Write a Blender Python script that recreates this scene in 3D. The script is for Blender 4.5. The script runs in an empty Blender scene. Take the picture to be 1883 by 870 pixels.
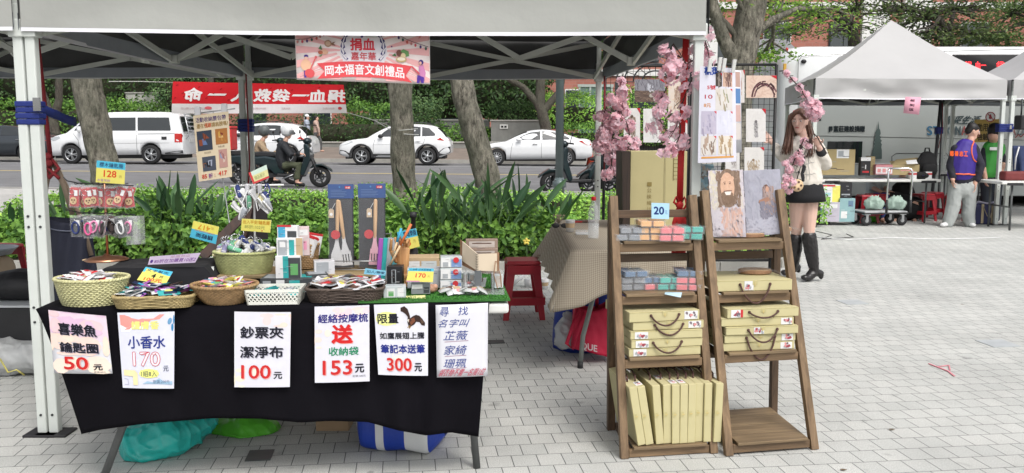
import bpy,bmesh,math,random
import numpy as np
from mathutils import Vector as V,Matrix,noise
from math import sin,cos,pi,atan,sqrt,radians
random.seed(7)
rng=np.random.default_rng(7)
SC=bpy.context.scene
COL=SC.collection
#camera
FPX=1600.0
PITCH=atan(185.0/FPX)
CAMZ=1.42
cam_d=bpy.data.cameras.new("camera")
cam_d.sensor_width=36.0
cam_d.lens=36.0*FPX/1883.0
cam_d.clip_start=0.05
cam_d.clip_end=2000
cam=bpy.data.objects.new("camera",cam_d)
COL.objects.link(cam)
cam.location=(0,0,CAMZ)
cam.rotation_euler=(pi/2-PITCH,0,0)
SC.camera=cam
#light
SUN_EL,SUN_AZ=radians(54),radians(152)
w=bpy.data.worlds.new("World")
SC.world=w
w.use_nodes=True
nt=w.node_tree
sky=nt.nodes.new("ShaderNodeTexSky")
sky.sky_type='NISHITA'
sky.sun_disc=False
sky.sun_elevation=SUN_EL
sky.sun_rotation=SUN_AZ
sky.air_density=1.0
sky.dust_density=4.0
hs=nt.nodes.new("ShaderNodeHueSaturation")
hs.inputs['Saturation'].default_value=0.25
nt.links.new(sky.outputs[0],hs.inputs['Color'])
nt.links.new(hs.outputs[0],nt.nodes['Background'].inputs[0])
nt.nodes['Background'].inputs[1].default_value=0.15
sun_d=bpy.data.lights.new("sun",'SUN')
sun_d.energy=1.2
sun_d.angle=radians(24)
sun_d.color=(1.0,0.965,0.91)
sun=bpy.data.objects.new("sun",sun_d)
COL.objects.link(sun)
sdir=V((sin(SUN_AZ)*cos(SUN_EL),cos(SUN_AZ)*cos(SUN_EL),sin(SUN_EL)))
sun.rotation_euler=(-sdir).to_track_quat('-Z','Y').to_euler()
SC.view_settings.view_transform='Standard'
SC.view_settings.look='None'
SC.view_settings.gamma=1.0
SC.view_settings.use_curve_mapping=False
SC.view_settings.exposure=0.53
SC.cycles.max_bounces=7
SC.cycles.transparent_max_bounces=10
SC.cycles.caustics_reflective=False
SC.cycles.caustics_refractive=False
SC.cycles.use_denoising=True
#picture -> world
CT,ST=cos(PITCH),sin(PITCH)
def ray(u,v):
 x,y=(u-941.5)/FPX,(435-v)/FPX
 return V((x,CT+y*ST,-ST+y*CT))
def P(u,v,Y):
 d=ray(u,v)
 return V((0,0,CAMZ))+d*(Y/d.y)
def H(u,v,z=0.0):
 d=ray(u,v)
 return V((0,0,CAMZ))+d*((z-CAMZ)/d.z)
def rot2(x,y,a):
 return x*cos(a)-y*sin(a),x*sin(a)+y*cos(a)
 #materials
def hx(s):
 s=s.lstrip('#')
 c=[int(s[i:i+2],16)/255 for i in(0,2,4)]
 return tuple(((x+.055)/1.055)**2.4 if x>.04045 else x/12.92 for x in c)
MATS={}
def newmat(name):
 m=bpy.data.materials.new(name)
 m.use_nodes=True
 n=m.node_tree
 return m,n,n.nodes['Principled BSDF']
def node(n,typ,**kw):
 x=n.nodes.new(typ)
 for k,v in kw.items():
  if k.startswith('_'):
   setattr(x,k[1:],v)
  else:
   x.inputs[k.replace('__',' ')].default_value=v
 return x
def M(name,col=None,rough=.6,metal=0,var=.12,vs=9,bump=0,bs=60,alpha=1,trans=0,spec=.4,emit=0,island=0,sheen=0,sss=0,coat=0):
 """plain procedural surface: base colour broken up by noise, optional grain bump, optional per-leaf variation"""
 if name in MATS:
  return MATS[name]
 if isinstance(col,str):
  col=hx(col)
 m,n,b=newmat(name)
 b.inputs['Roughness'].default_value=rough
 b.inputs['Metallic'].default_value=metal
 b.inputs['Specular IOR Level'].default_value=spec
 if trans:
  b.inputs['Transmission Weight'].default_value=trans
  b.inputs['IOR'].default_value=1.3
 if alpha<1:
  b.inputs['Alpha'].default_value=alpha
 if sheen:
  b.inputs['Sheen Weight'].default_value=sheen
 if coat:
  b.inputs['Coat Weight'].default_value=coat
 if sss:
  b.inputs['Subsurface Weight'].default_value=sss
  b.inputs['Subsurface Radius'].default_value=(.01,.005,.003)
 if emit:
  b.inputs['Emission Color'].default_value=(*col,1)
  b.inputs['Emission Strength'].default_value=emit
 tc=node(n,'ShaderNodeTexCoord')
 src=None
 if var:
  nz=node(n,'ShaderNodeTexNoise',Scale=vs,Detail=5.0,Roughness=.6)
  n.links.new(tc.outputs['Object'],nz.inputs['Vector'])
  mr=node(n,'ShaderNodeMapRange')
  mr.inputs[3].default_value=1-var
  mr.inputs[4].default_value=1+var
  mr.inputs[1].default_value=.25
  mr.inputs[2].default_value=.75
  n.links.new(nz.outputs[0],mr.inputs[0])
  src=mr.outputs[0]
 if island:
  g=node(n,'ShaderNodeNewGeometry')
  mr=node(n,'ShaderNodeMapRange')
  mr.inputs[3].default_value=1-island
  mr.inputs[4].default_value=1+island
  n.links.new(g.outputs['Random Per Island'],mr.inputs[0])
  if src:
   mm=node(n,'ShaderNodeMath',_operation='MULTIPLY')
   n.links.new(src,mm.inputs[0])
   n.links.new(mr.outputs[0],mm.inputs[1])
   src=mm.outputs[0]
  else:
   src=mr.outputs[0]
 if src:
  vm=node(n,'ShaderNodeVectorMath',_operation='SCALE')
  vm.inputs[0].default_value=col
  n.links.new(src,vm.inputs['Scale'])
  n.links.new(vm.outputs[0],b.inputs['Base Color'])
 else:
  b.inputs['Base Color'].default_value=(*col,1)
 if bump:
  nb=node(n,'ShaderNodeTexNoise',Scale=bs,Detail=4.0)
  n.links.new(tc.outputs['Object'],nb.inputs['Vector'])
  bp=node(n,'ShaderNodeBump',Strength=bump,Distance=.02)
  n.links.new(nb.outputs[0],bp.inputs['Height'])
  n.links.new(bp.outputs[0],b.inputs['Normal'])
 MATS[name]=m
 return m
def ink(c):
 return M('ink_'+c,tuple(.88*x for x in hx(c)),.75,var=.05,vs=30,spec=.2)
def mix2(n,fac,a,b):
 x=node(n,'ShaderNodeMix',_data_type='RGBA')
 n.links.new(fac,x.inputs[0])
 for i,c in((6,a),(7,b)):
  if isinstance(c,tuple):
   x.inputs[i].default_value=(*c,1)
  else:
   n.links.new(c,x.inputs[i])
 return x.outputs[2]
def leafmat(name,col,var=.45,rough=.55,trans=.25,var2=.25):
 """leaf: per-leaf lightness and hue, a little light passing through"""
 if name in MATS:
  return MATS[name]
 m,n,b=newmat(name)
 c=hx(col) if isinstance(col,str) else col
 g=node(n,'ShaderNodeNewGeometry')
 r=node(n,'ShaderNodeValToRGB')
 e=r.color_ramp.elements
 e[0].position,e[1].position=0,1
 e[0].color=(c[0]*(1-var)*.8,c[1]*(1-var),c[2]*(1-var),1)
 e[1].color=(min(1,c[0]*(1+var)*1.15),c[1]*(1+var),c[2]*(1+var*.6),1)
 n.links.new(g.outputs['Random Per Island'],r.inputs[0])
 tc=node(n,'ShaderNodeTexCoord')
 nz=node(n,'ShaderNodeTexNoise',Scale=1.3,Detail=3.0)
 n.links.new(tc.outputs['Object'],nz.inputs['Vector'])
 mr=node(n,'ShaderNodeMapRange')
 mr.inputs[1].default_value,mr.inputs[2].default_value=.3,.7
 mr.inputs[3].default_value,mr.inputs[4].default_value=1-var2,1+var2
 n.links.new(nz.outputs[0],mr.inputs[0])
 vm=node(n,'ShaderNodeVectorMath',_operation='SCALE')
 n.links.new(r.outputs[0],vm.inputs[0])
 n.links.new(mr.outputs[0],vm.inputs['Scale'])
 n.links.new(vm.outputs[0],b.inputs['Base Color'])
 b.inputs['Roughness'].default_value=rough
 b.inputs['Specular IOR Level'].default_value=.35
 tr=node(n,'ShaderNodeBsdfTranslucent')
 n.links.new(vm.outputs[0],tr.inputs[0])
 ms=node(n,'ShaderNodeMixShader')
 ms.inputs[0].default_value=trans
 n.links.new(b.outputs[0],ms.inputs[1])
 n.links.new(tr.outputs[0],ms.inputs[2])
 n.links.new(ms.outputs[0],n.nodes['Material Output'].inputs[0])
 MATS[name]=m
 return m
def woodmat(name,c1,c2,axis='z',scale=1.0,rough=.6):
 if name in MATS:
  return MATS[name]
 m,n,b=newmat(name)
 tc=node(n,'ShaderNodeTexCoord')
 mp=node(n,'ShaderNodeMapping')
 s={'x':(2.5,45,45),'y':(45,2.5,45),'z':(45,45,2.5)}[axis]
 mp.inputs['Scale'].default_value=tuple(k*scale for k in s)
 n.links.new(tc.outputs['Object'],mp.inputs[0])
 nz=node(n,'ShaderNodeTexNoise',Scale=1.0,Detail=6.0,Roughness=.65,Distortion=.6)
 n.links.new(mp.outputs[0],nz.inputs['Vector'])
 r=node(n,'ShaderNodeValToRGB')
 r.color_ramp.elements[0].position=.3
 r.color_ramp.elements[1].position=.72
 r.color_ramp.elements[0].color=(*hx(c1),1)
 r.color_ramp.elements[1].color=(*hx(c2),1)
 n.links.new(nz.outputs[0],r.inputs[0])
 n2=node(n,'ShaderNodeTexNoise',Scale=5.0,Detail=3.0)
 n.links.new(tc.outputs['Object'],n2 .inputs['Vector'])
 mr=node(n,'ShaderNodeMapRange')
 mr.inputs[3].default_value,mr.inputs[4].default_value=.7,1.3
 n.links.new(n2 .outputs[0],mr.inputs[0])
 vm=node(n,'ShaderNodeVectorMath',_operation='SCALE')
 n.links.new(r.outputs[0],vm.inputs[0])
 n.links.new(mr.outputs[0],vm.inputs['Scale'])
 n.links.new(vm.outputs[0],b.inputs['Base Color'])
 b.inputs['Roughness'].default_value=rough
 bp=node(n,'ShaderNodeBump',Strength=.35,Distance=.004)
 n.links.new(nz.outputs[0],bp.inputs['Height'])
 n.links.new(bp.outputs[0],b.inputs['Normal'])
 MATS[name]=m
 return m
 #mesh building
def wm(o):
 m=o.matrix_basis.copy()
 while o.parent:
  o=o.parent
  m=o.matrix_basis@m
 return m
class MB:
 def __init__(s,mat=None):
  s.v,s.f,s.mi,s.sm,s.mats,s.c=[],[],[],[],[],0
  s.T=None
  if mat:
   s.m(mat)
 def m(s,mat):
  if mat not in s.mats:
   s.mats.append(mat)
  s.c=s.mats.index(mat)
  return s
 def add(s,vs,fs,smooth=False):
  k=len(s.v)
  if s.T is not None:
   vs=[s.T@V(p) for p in vs]
  s.v+=[tuple(p) for p in vs]
  for f in fs:
   s.f.append(tuple(i+k for i in f))
   s.mi.append(s.c)
   s.sm.append(smooth)
  return s
 def box(s,x0,x1,y0,y1,z0,z1):
  vs=[(x,y,z) for z in(z0,z1) for y in(y0,y1) for x in(x0,x1)]
  return s.add(vs,[(0,2,3,1),(4,5,7,6),(0,1,5,4),(2,6,7,3),(0,4,6,2),(1,3,7,5)])
 def hexa(s,lo,hi):
  """prism between two 4-point loops"""
  return s.add(list(lo)+list(hi),[(3,2,1,0),(4,5,6,7),(0,1,5,4),(1,2,6,5),(2,3,7,6),(3,0,4,7)])
 def bar(s,p,q,wd,th,up=(0,0,1)):
  p,q,up=V(p),V(q),V(up)
  t=(q-p).normalized()
  a=t.cross(up)
  if a.length<1e-4:
   a=t.cross(V((0,1,0)))
  a.normalize()
  b=a.cross(t)
  lo=[p+a*(i*wd/2)+b*(j*th/2) for i,j in((-1,-1),(1,-1),(1,1),(-1,1))]
  hi=[x+(q-p) for x in lo]
  return s.hexa(lo,hi)
 def tube(s,pts,r,n=8,smooth=True,cap=True,flat=None,closed=False):
  pts=[V(p) for p in pts]
  N=len(pts)
  rs=r if isinstance(r,(list,tuple)) else[r]*N
  vs,fs=[],[]
  prev=None
  for i,p in enumerate(pts):
   if closed:
    t=pts[(i+1)%N]-pts[i-1]
   else:
    t=pts[min(i+1,N-1)]-pts[max(i-1,0)]
   t=t.normalized() if t.length>1e-9 else V((0,0,1))
   if flat is not None:
    a=V(flat)-t*V(flat).dot(t)
    if a.length<1e-3:
     a=t.orthogonal()
   elif prev is None:
    a=t.orthogonal()
   else:
    a=prev-t*prev.dot(t)
    if a.length<1e-6:
     a=t.orthogonal()
   a.normalize()
   prev=a
   b=t.cross(a)
   ra,rb=rs[i] if isinstance(rs[i],(list,tuple)) else(rs[i],rs[i])
   for k in range(n):
    w_=2*pi*k/n
    vs.append(p+a*(cos(w_)*ra)+b*(sin(w_)*rb))
  M_=N if closed else N-1
  for i in range(M_):
   j=(i+1)%N
   for k in range(n):
    l=(k+1)%n
    fs.append((i*n+k,i*n+l,j*n+l,j*n+k))
  if cap and not closed:
   fs.append(tuple(range(n-1,-1,-1)))
   fs.append(tuple((N-1)*n+k for k in range(n)))
  return s.add(vs,fs,smooth)
 def lathe(s,prof,c=(0,0,0),n=20,sx=1,sy=1,smooth=True,axis='z',cap=True):
  vs,fs=[],[]
  N=len(prof)
  for r,z in prof:
   for k in range(n):
    w_=2*pi*k/n
    a,b=r*cos(w_)*sx,r*sin(w_)*sy
    q=(a,b,z) if axis=='z' else((a,z,b) if axis=='y' else(z,a,b))
    vs.append((c[0]+q[0],c[1]+q[1],c[2]+q[2]))
  for i in range(N-1):
   for k in range(n):
    l=(k+1)%n
    fs.append((i*n+k,i*n+l,(i+1)*n+l,(i+1)*n+k))
  k0=len(s.v)
  s.add(vs,fs,smooth)
  if cap:
   s.f+=[tuple(k0+k for k in range(n-1,-1,-1)),tuple(k0+(N-1)*n+k for k in range(n))]
   s.mi+=[s.c,s.c]
   s.sm+=[False,False]
  return s
 def ell(s,c,rx,ry=None,rz=None,n=12,m=8):
  ry=rx if ry is None else ry
  rz=rx if rz is None else rz
  prof=[(sin(pi*i/m) if 0<i<m else 1e-4,-cos(pi*i/m)*rz) for i in range(m+1)]
  return s.lathe(prof,c,n,rx,ry)
 def limb(s,pts,rs,side=(1,0,0),n=12):
  """closed capsule chain with round ends; rs = radius or (across side, other)"""
  pts=[V(p) for p in pts]
  rs=[r if isinstance(r,(tuple,list)) else(r,r) for r in rs]
  d0=(pts[0]-pts[1]).normalized()
  d1=(pts[-1]-pts[-2]).normalized()
  a,ra,b,rb=[],[],[],[]
  for k in(.999,.85,.5):
   h=k
   q=sqrt(max(0,1-h*h))
   e=min(rs[0])
   a.append(pts[0]+d0*(e*h))
   ra.append((rs[0][0]*q,rs[0][1]*q))
   e=min(rs[-1])
   b.insert(0,pts[-1]+d1*(e*h))
   rb.insert(0,(rs[-1][0]*q,rs[-1][1]*q))
  return s.tube(a+pts+b,ra+rs+rb,n,True,True,side)
 def prism(s,poly,f,d0,d1):
  """2-D outline pushed from depth d0 to d1; f(a,b,d) -> point"""
  n=len(poly)
  vs=[f(a,b,d0) for a,b in poly]+[f(a,b,d1) for a,b in poly]
  fs=[tuple(range(n)),tuple(range(2*n-1,n-1,-1))]
  fs+=[(i,i+n,(i+1)%n+n,(i+1)%n) for i in range(n)]
  return s.add(vs,fs)
 def grid(s,nu,nv,f,smooth=True,thick=0):
  vs=[V(f(i/nu,j/nv)) for j in range(nv+1) for i in range(nu+1)]
  fs=[(j*(nu+1)+i,j*(nu+1)+i+1,(j+1)*(nu+1)+i+1,(j+1)*(nu+1)+i) for j in range(nv) for i in range(nu)]
  return s.add(vs,fs,smooth)
 def build(s,name,parent=None,W=False,bevel=0,seg=2,subd=0,solid=0,kind=None,fix=True,angle=None):
  vs=np.array(s.v,dtype=np.float64).reshape(-1,3)
  loc=None
  if parent is not None:
   if W:
    inv=np.array(wm(parent).inverted())
    vs=vs@inv[:3,:3].T+inv[:3,3]
  else:
   lo,hi=vs.min(0),vs.max(0)
   loc=np.array([(lo[0]+hi[0])/2,(lo[1]+hi[1])/2,lo[2]])
   vs=vs-loc
  me=bpy.data.meshes.new(name)
  me.from_pydata(vs.tolist(),[],s.f)
  for mt in s.mats:
   me.materials.append(mt)
  me.polygons.foreach_set('material_index',s.mi)
  me.polygons.foreach_set('use_smooth',s.sm)
  if fix and len(s.f)<30000:
   bm=bmesh.new()
   bm.from_mesh(me)
   bmesh.ops.recalc_face_normals(bm,faces=bm.faces)
   bm.to_mesh(me)
   bm.free()
  me.update()
  o=bpy.data.objects.new(name,me)
  COL.objects.link(o)
  if parent is not None:
   o.parent=parent
  else:
   o.location=loc
  if solid:
   d=o.modifiers.new('solid','SOLIDIFY')
   d.thickness=solid
   d.offset=0
  if bevel:
   d=o.modifiers.new('bevel','BEVEL')
   d.width=bevel
   d.segments=seg
   d.limit_method='ANGLE'
   d.angle_limit=radians(35)
   d.use_clamp_overlap=True
  if subd:
   d=o.modifiers.new('subd','SUBSURF')
   d.levels=d.render_levels=subd
  if kind:
   o['kind']=kind
  return o
 def vox(s,name,parent,size,rules,smooth=4,W=False,wr=0,wf=9):
  """merge the closed shapes into one continuous skin; rules = [(test(point), material)], last one is the default"""
  me=bpy.data.meshes.new('tmp')
  me.from_pydata(s.v,[],s.f)
  bm=bmesh.new()
  bm.from_mesh(me)
  bmesh.ops.recalc_face_normals(bm,faces=bm.faces)
  bm.to_mesh(me)
  bm.free()
  o=bpy.data.objects.new('tmp',me)
  COL.objects.link(o)
  d=o.modifiers.new('r','REMESH')
  d.mode='VOXEL'
  d.voxel_size=size
  if smooth:
   d=o.modifiers.new('s','SMOOTH')
   d.iterations=smooth
   d.factor=.5
  bpy.context.view_layer.update()
  dg=bpy.context.evaluated_depsgraph_get()
  r=bpy.data.meshes.new_from_object(o.evaluated_get(dg))
  bpy.data.objects.remove(o)
  bpy.data.meshes.remove(me)
  r.name=name
  if W and parent is not None:
   r.transform(wm(parent).inverted())
  r.materials.clear()
  for _,mt in rules:
   r.materials.append(mt)
  if len(rules)>1:
   c=np.zeros(len(r.polygons)*3)
   r.polygons.foreach_get('center',c)
   c=c.reshape(-1,3)
   idx=[]
   for p in c:
    k=len(rules)-1
    for i,(t_,_) in enumerate(rules[:-1]):
     if t_(p):
      k=i
      break
    idx.append(k)
   r.polygons.foreach_set('material_index',idx)
  if wr:
   for v_ in r.vertices:
    q=V((v_.co.x*wf+v_.co.z*wf*.5,v_.co.y*wf,v_.co.z*wf*.8))
    v_.co+=v_.normal*(wr*((1-abs(2*noise.noise(q)))**3-.45+.5*(1-abs(2*noise.noise(q*2.1+V((9,0,0)))))**3))
    v_.co.z=max(v_.co.z,.003) if wr>.012 else v_.co.z
  r.polygons.foreach_set('use_smooth',[True]*len(r.polygons))
  ob=bpy.data.objects.new(name,r)
  COL.objects.link(ob)
  if parent is not None:
   ob.parent=parent
  return ob
def snap(o,pts,off=.004):
 """lay points (in the parent's space) onto the surface of a sibling mesh"""
 r=[]
 for p in pts:
  ok,c,n,_=o.closest_point_on_mesh(V(p))
  r.append(c+n*off)
 return r
def dense(pts,k=6):
 q=[]
 for a,b in zip(pts[:-1],pts[1:]):
  q+=[V(a).lerp(V(b),i/k) for i in range(k)]
 return q+[V(pts[-1])]
def thing(name,label,cat,loc=(0,0,0),rz=0,group=None):
 o=bpy.data.objects.new(name,None)
 o.empty_display_size=.1
 COL.objects.link(o)
 o.location=loc
 o.rotation_euler=(0,0,rz)
 return tag(o,label,cat,group)
def tag(o,label,cat,group=None,kind=None):
 o['label']=label
 o['category']=cat
 if group:
  o['group']=group
 if kind:
  o['kind']=kind
 return o
def plab(o,label):
 o['label']=label
 return o
KIDS={}
def dup(root,loc=None,rz=None,label=None,group=None):
 def cp(o,par):
  c=o.copy()
  COL.objects.link(c)
  if par is not None:
   c.parent=par
  for ch in[x for x in COL.objects if x.parent==o]:
   cp(ch,c)
  return c
 r=cp(root,None)
 if loc is not None:
  r.location=loc
 if rz is not None:
  r.rotation_euler=(0,0,rz)
 if label:
  r['label']=label
 if group:
  r['group']=group
 return r
 #printed matter
TXT={}
def glyphs(s):
 if s not in TXT:
  c=bpy.data.curves.new('t','FONT')
  c.body=s
  c.size=1
  c.resolution_u=3
  o=bpy.data.objects.new('t',c)
  COL.objects.link(o)
  bpy.context.view_layer.update()
  me=bpy.data.meshes.new_from_object(o.evaluated_get(bpy.context.evaluated_depsgraph_get()))
  bpy.data.objects.remove(o)
  bpy.data.curves.remove(c)
  vs=np.zeros(len(me.vertices)*3)
  me.vertices.foreach_get('co',vs)
  vs=vs.reshape(-1,3)[:,:2]
  fs=[tuple(p.vertices) for p in me.polygons]
  bpy.data.meshes.remove(me)
  lo,hi=vs.min(0),vs.max(0)
  TXT[s]=((vs-lo)/np.maximum(hi-lo,1e-6),fs,(hi-lo))
 return TXT[s]
class Sheet:
 """a flat or gently curved printed sheet: corners TL,TR,BR,BL in world space; s to the right, t down"""
 def __init__(s,TL,TR,BR,BL,bend=0,wave=0,seed=0,nn=8,fine=0):
  s.nn=nn if(bend or wave) else 1
  s.dz=(.000007 if fine else .00003)*max(1,(V(TL)-V((0,0,CAMZ))).length/4)
  s.c=[V(p) for p in(TL,TR,BR,BL)]
  s.n=(s.c[3]-s.c[0]).cross(s.c[1]-s.c[0]).normalized()
  s.bend,s.wave,s.seed=bend,wave,seed
  s.w=(s.c[1]-s.c[0]).length
  s.h=(s.c[3]-s.c[0]).length
  s.L={}
  s.k=0
  s.lift=0
 def at(s,a,b,d=0):
  p=s.c[0]*((1-a)*(1-b))+s.c[1]*(a*(1-b))+s.c[2]*(a*b)+s.c[3]*((1-a)*b)
  o=s.bend*(4*a*(1-a))+s.wave*sin(a*7+s.seed+b*3)*(.4+.6*b)
  return p+s.n*(o+d)
 def mb(s,part):
  return s.L.setdefault(part,MB())
 def z(s):
  s.k+=1
  return .0008+s.lift+s.dz*s.k
 def rect(s,a0,b0,a1,b1,col,part='printed_picture',n=0):
  n=s.nn
  d=s.z()
  s.mb(part).m(ink(col)).grid(n,n,lambda i,j:s.at(a0+(a1-a0)*i,b0+(b1-b0)*j,d))
  return s
 def poly(s,pts,col,part='printed_picture'):
  s.lift=max(s.lift,min(.0012,abs(s.bend)*(max(a for a,b in pts)-min(a for a,b in pts))**2))
  d=s.z()
  s.mb(part).m(ink(col)).add([s.at(a,b,d) for a,b in pts],[tuple(range(len(pts)))])
  return s
 def oval(s,a,b,ra,rb,col,part='printed_picture',n=16,rot=0):
  q=[]
  for i in range(n):
   x,y=ra*s.w*cos(2*pi*i/n),rb*s.h*sin(2*pi*i/n)
   x,y=rot2(x,y,rot)
   q.append((a+x/s.w,b+y/s.h))
  return s.poly(q,col,part)
 def line(s,pts,wd,col,part='printed_picture'):
  d=s.z()
  mb=s.mb(part).m(ink(col))
  for(a,b),(c,e) in zip(pts[:-1],pts[1:]):
   dx,dy=(c-a)*s.w,(e-b)*s.h
   l=max(1e-6,sqrt(dx*dx+dy*dy))
   nx,ny=-dy/l*wd/2/s.w,dx/l*wd/2/s.h
   mb.add([s.at(a+nx,b+ny,d),s.at(c+nx,e+ny,d),s.at(c-nx,e-ny,d),s.at(a-nx,b-ny,d)],[(0,1,2,3)])
  return s
 def text(s,body,a0,b0,a1,b1,col,bold=.0,part='lettering',arc=0,flip=False,rot180=False,slant=0):
  vs,fs,sz=glyphs(body)
  mb=s.mb(part).m(ink(col))
  offs=[(0,0)]
  if bold:
   e=bold*(b1-b0)*s.h
   offs+=[(e,0),(-e,0),(0,e),(0,-e),(.7*e,.7*e),(-.7*e,-.7*e)]
  for ox,oy in offs:
   d=s.z()
   q=[]
   for x,y in vs:
    if flip:
     x=1-x
    if rot180:
     x,y=1-x,1-y
    x+=slant*(y-.5)
    a=a0+(a1-a0)*x+ox/s.w
    b=b1-(b1-b0)*y+oy/s.h+arc*4*(x-.5)**2
    q.append(s.at(a,b,d))
   mb.add(q,fs)
  return s
 def blotch(s,a0,b0,a1,b1,cols,n,seed=1,r=.08,soft=True):
  R=random.Random(seed)
  for i in range(n):
   a,b=R.uniform(a0,a1),R.uniform(b0,b1)
   ra=r*R.uniform(.4,1.1)
   rb=ra*s.w/s.h*R.uniform(.5,1.4)
   ra=min(ra,a-a0+.002,a1-a+.002)
   rb=min(rb,b-b0+.002,b1-b+.002)
   if ra>.004 and rb>.004:
    s.oval(a,b,ra,rb,R.choice(cols),n=9,rot=0)
  return s
 def make(s,name,label,cat,paper,group=None,back=.0012,extra=None):
  t=thing(name,label,cat,(s.c[2]+s.c[3])/2,0,group)
  mb=MB(paper)
  if back>.002:
   mb.hexa([s.at(*q,-back) for q in((0,0),(1,0),(1,1),(0,1))],[s.at(*q) for q in((0,0),(1,0),(1,1),(0,1))])
   mb.build('sheet',t,W=True)
  else:
   mb.grid(s.nn,s.nn,lambda i,j:s.at(i,j))
   mb.build('sheet',t,W=True,solid=back*.7)
  for part,m_ in s.L.items():
   m_.build(part,t,W=True,fix=False)
  return t
  #leaves
def leaf_mesh(name,parent,cen,nrm,size,mat,aspect=.5,droop=.15,core=None,axis=None):
 """many folded leaf faces: cen (N,3), nrm (N,3) outward direction, size (N,)"""
 N=len(cen)
 cen=np.asarray(cen,float)
 nrm=np.asarray(nrm,float)
 nrm=nrm/(np.linalg.norm(nrm,axis=1,keepdims=True)+1e-9)
 rnd=rng.normal(size=(N,3))
 ax=np.cross(nrm,rnd) if axis is None else np.asarray(axis,float)+rnd*.3
 ax/=np.linalg.norm(ax,axis=1,keepdims=True)+1e-9
 sd=np.cross(nrm,ax)
 sd/=np.linalg.norm(sd,axis=1,keepdims=True)+1e-9
 s=np.asarray(size)[:,None]
 base=cen-ax*s*.5
 tip=cen+ax*s*.5-nrm*s*droop
 l=cen+sd*s*aspect*.5+nrm*s*.08
 r=cen-sd*s*aspect*.5+nrm*s*.08
 vs=np.stack([base,l,tip,r],1).reshape(-1,3)
 cv,cf=(np.zeros((0,3)),[])
 if core is not None:
  cv,cf=core
  cv=np.asarray(cv,float)
 allv=np.concatenate([vs,cv])
 loc=np.zeros(3)
 if parent is None:
  lo,hi=allv.min(0),allv.max(0)
  loc=np.array([(lo[0]+hi[0])/2,(lo[1]+hi[1])/2,lo[2]])
  allv=allv-loc
 idx=np.arange(N*4).reshape(N,4)
 tri=np.concatenate([idx[:,[0,1,2]],idx[:,[0,2,3]]])
 nl=len(tri)*3+sum(len(f) for f in cf)
 me=bpy.data.meshes.new(name)
 me.vertices.add(len(allv))
 me.vertices.foreach_set('co',allv.ravel())
 loops=np.concatenate([tri.ravel()]+[np.array(f)+N*4 for f in cf]).astype(np.int32)
 starts=list(range(0,len(tri)*3,3))
 k=len(tri)*3
 for f in cf:
  starts.append(k)
  k+=len(f)
 me.loops.add(nl)
 me.loops.foreach_set('vertex_index',loops)
 me.polygons.add(len(starts))
 me.polygons.foreach_set('loop_start',starts)
 me.materials.append(mat)
 me.materials.append(M('foliage_core',(.035,.038,.02),.9))  # dark core colour stands for inner twigs and the shade among the leaves
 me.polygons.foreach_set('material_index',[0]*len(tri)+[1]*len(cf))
 me.update(calc_edges=True)
 o=bpy.data.objects.new(name,me)
 COL.objects.link(o)
 if parent is not None:
  o.parent=parent
 else:
  o.location=loc
 return o
def boxhedge(name,label,x0,x1,y0,y1,z0,z1,n,size,mat,rough=.12,cat='hedge',group=None,faces='ftlr',aspect=.55,seed=0,kind=None,top_wave=.0,parts=False):
 """clipped or loose hedge: lumpy dark core and leaves over its front, top and ends"""
 A={'f':(x1-x0)*(z1-z0),'t':(x1-x0)*(y1-y0),'l':(y1-y0)*(z1-z0),'r':(y1-y0)*(z1-z0)}
 tot=sum(A[k] for k in faces)
 cs,ns=[],[]
 for k in faces:
  q=max(4,int(n*A[k]/tot))
  u,v=rng.random(q),rng.random(q)
  if k=='f':
   c=np.stack([x0+(x1-x0)*u,np.full(q,y0),z0+(z1-z0)*v],1);m_=(0,-1,.35)
  elif k=='t':
   c=np.stack([x0+(x1-x0)*u,y0+(y1-y0)*v,np.full(q,z1)],1);m_=(0,-.15,1)
  elif k=='l':
   c=np.stack([np.full(q,x0),y0+(y1-y0)*u,z0+(z1-z0)*v],1);m_=(-1,0,.3)
  else:
   c=np.stack([np.full(q,x1),y0+(y1-y0)*u,z0+(z1-z0)*v],1);m_=(1,0,.3)
  cs.append(c)
  ns.append(np.tile(np.array(m_,float),(q,1)))
 c,nn=np.concatenate(cs),np.concatenate(ns)
 wob=np.array([noise.noise(V((p[0]*.9+seed,p[1]*.9,p[2]*1.3))) for p in c])
 c=c+nn*(rng.normal(size=(len(c),1))*rough*.45)+nn*(wob[:,None]*rough*1.6)
 if top_wave:
  hw=np.array([noise.noise(V((p[0]*.35+seed*3,0,7))) for p in c])
  c[:,2]+=hw*top_wave*(c[:,2]-z0)/(z1-z0)
 nn=nn+rng.normal(size=nn.shape)*.55
 i=rough*.9
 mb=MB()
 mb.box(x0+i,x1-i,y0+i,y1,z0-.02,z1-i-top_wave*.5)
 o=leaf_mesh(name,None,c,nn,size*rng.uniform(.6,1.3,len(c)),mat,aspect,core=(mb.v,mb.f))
 if kind:
  o['kind']=kind
  if kind=='structure':
   return o
 return tag(o,label,cat,group)
def blob(cx,cy,cz,rx,ry,rz,n):
 d=rng.normal(size=(n,3))
 d/=np.linalg.norm(d,axis=1,keepdims=True)
 r=(.55+.45*rng.random((n,1))**.6)
 return np.array([cx,cy,cz])+d*r*np.array([rx,ry,rz]),d
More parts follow.
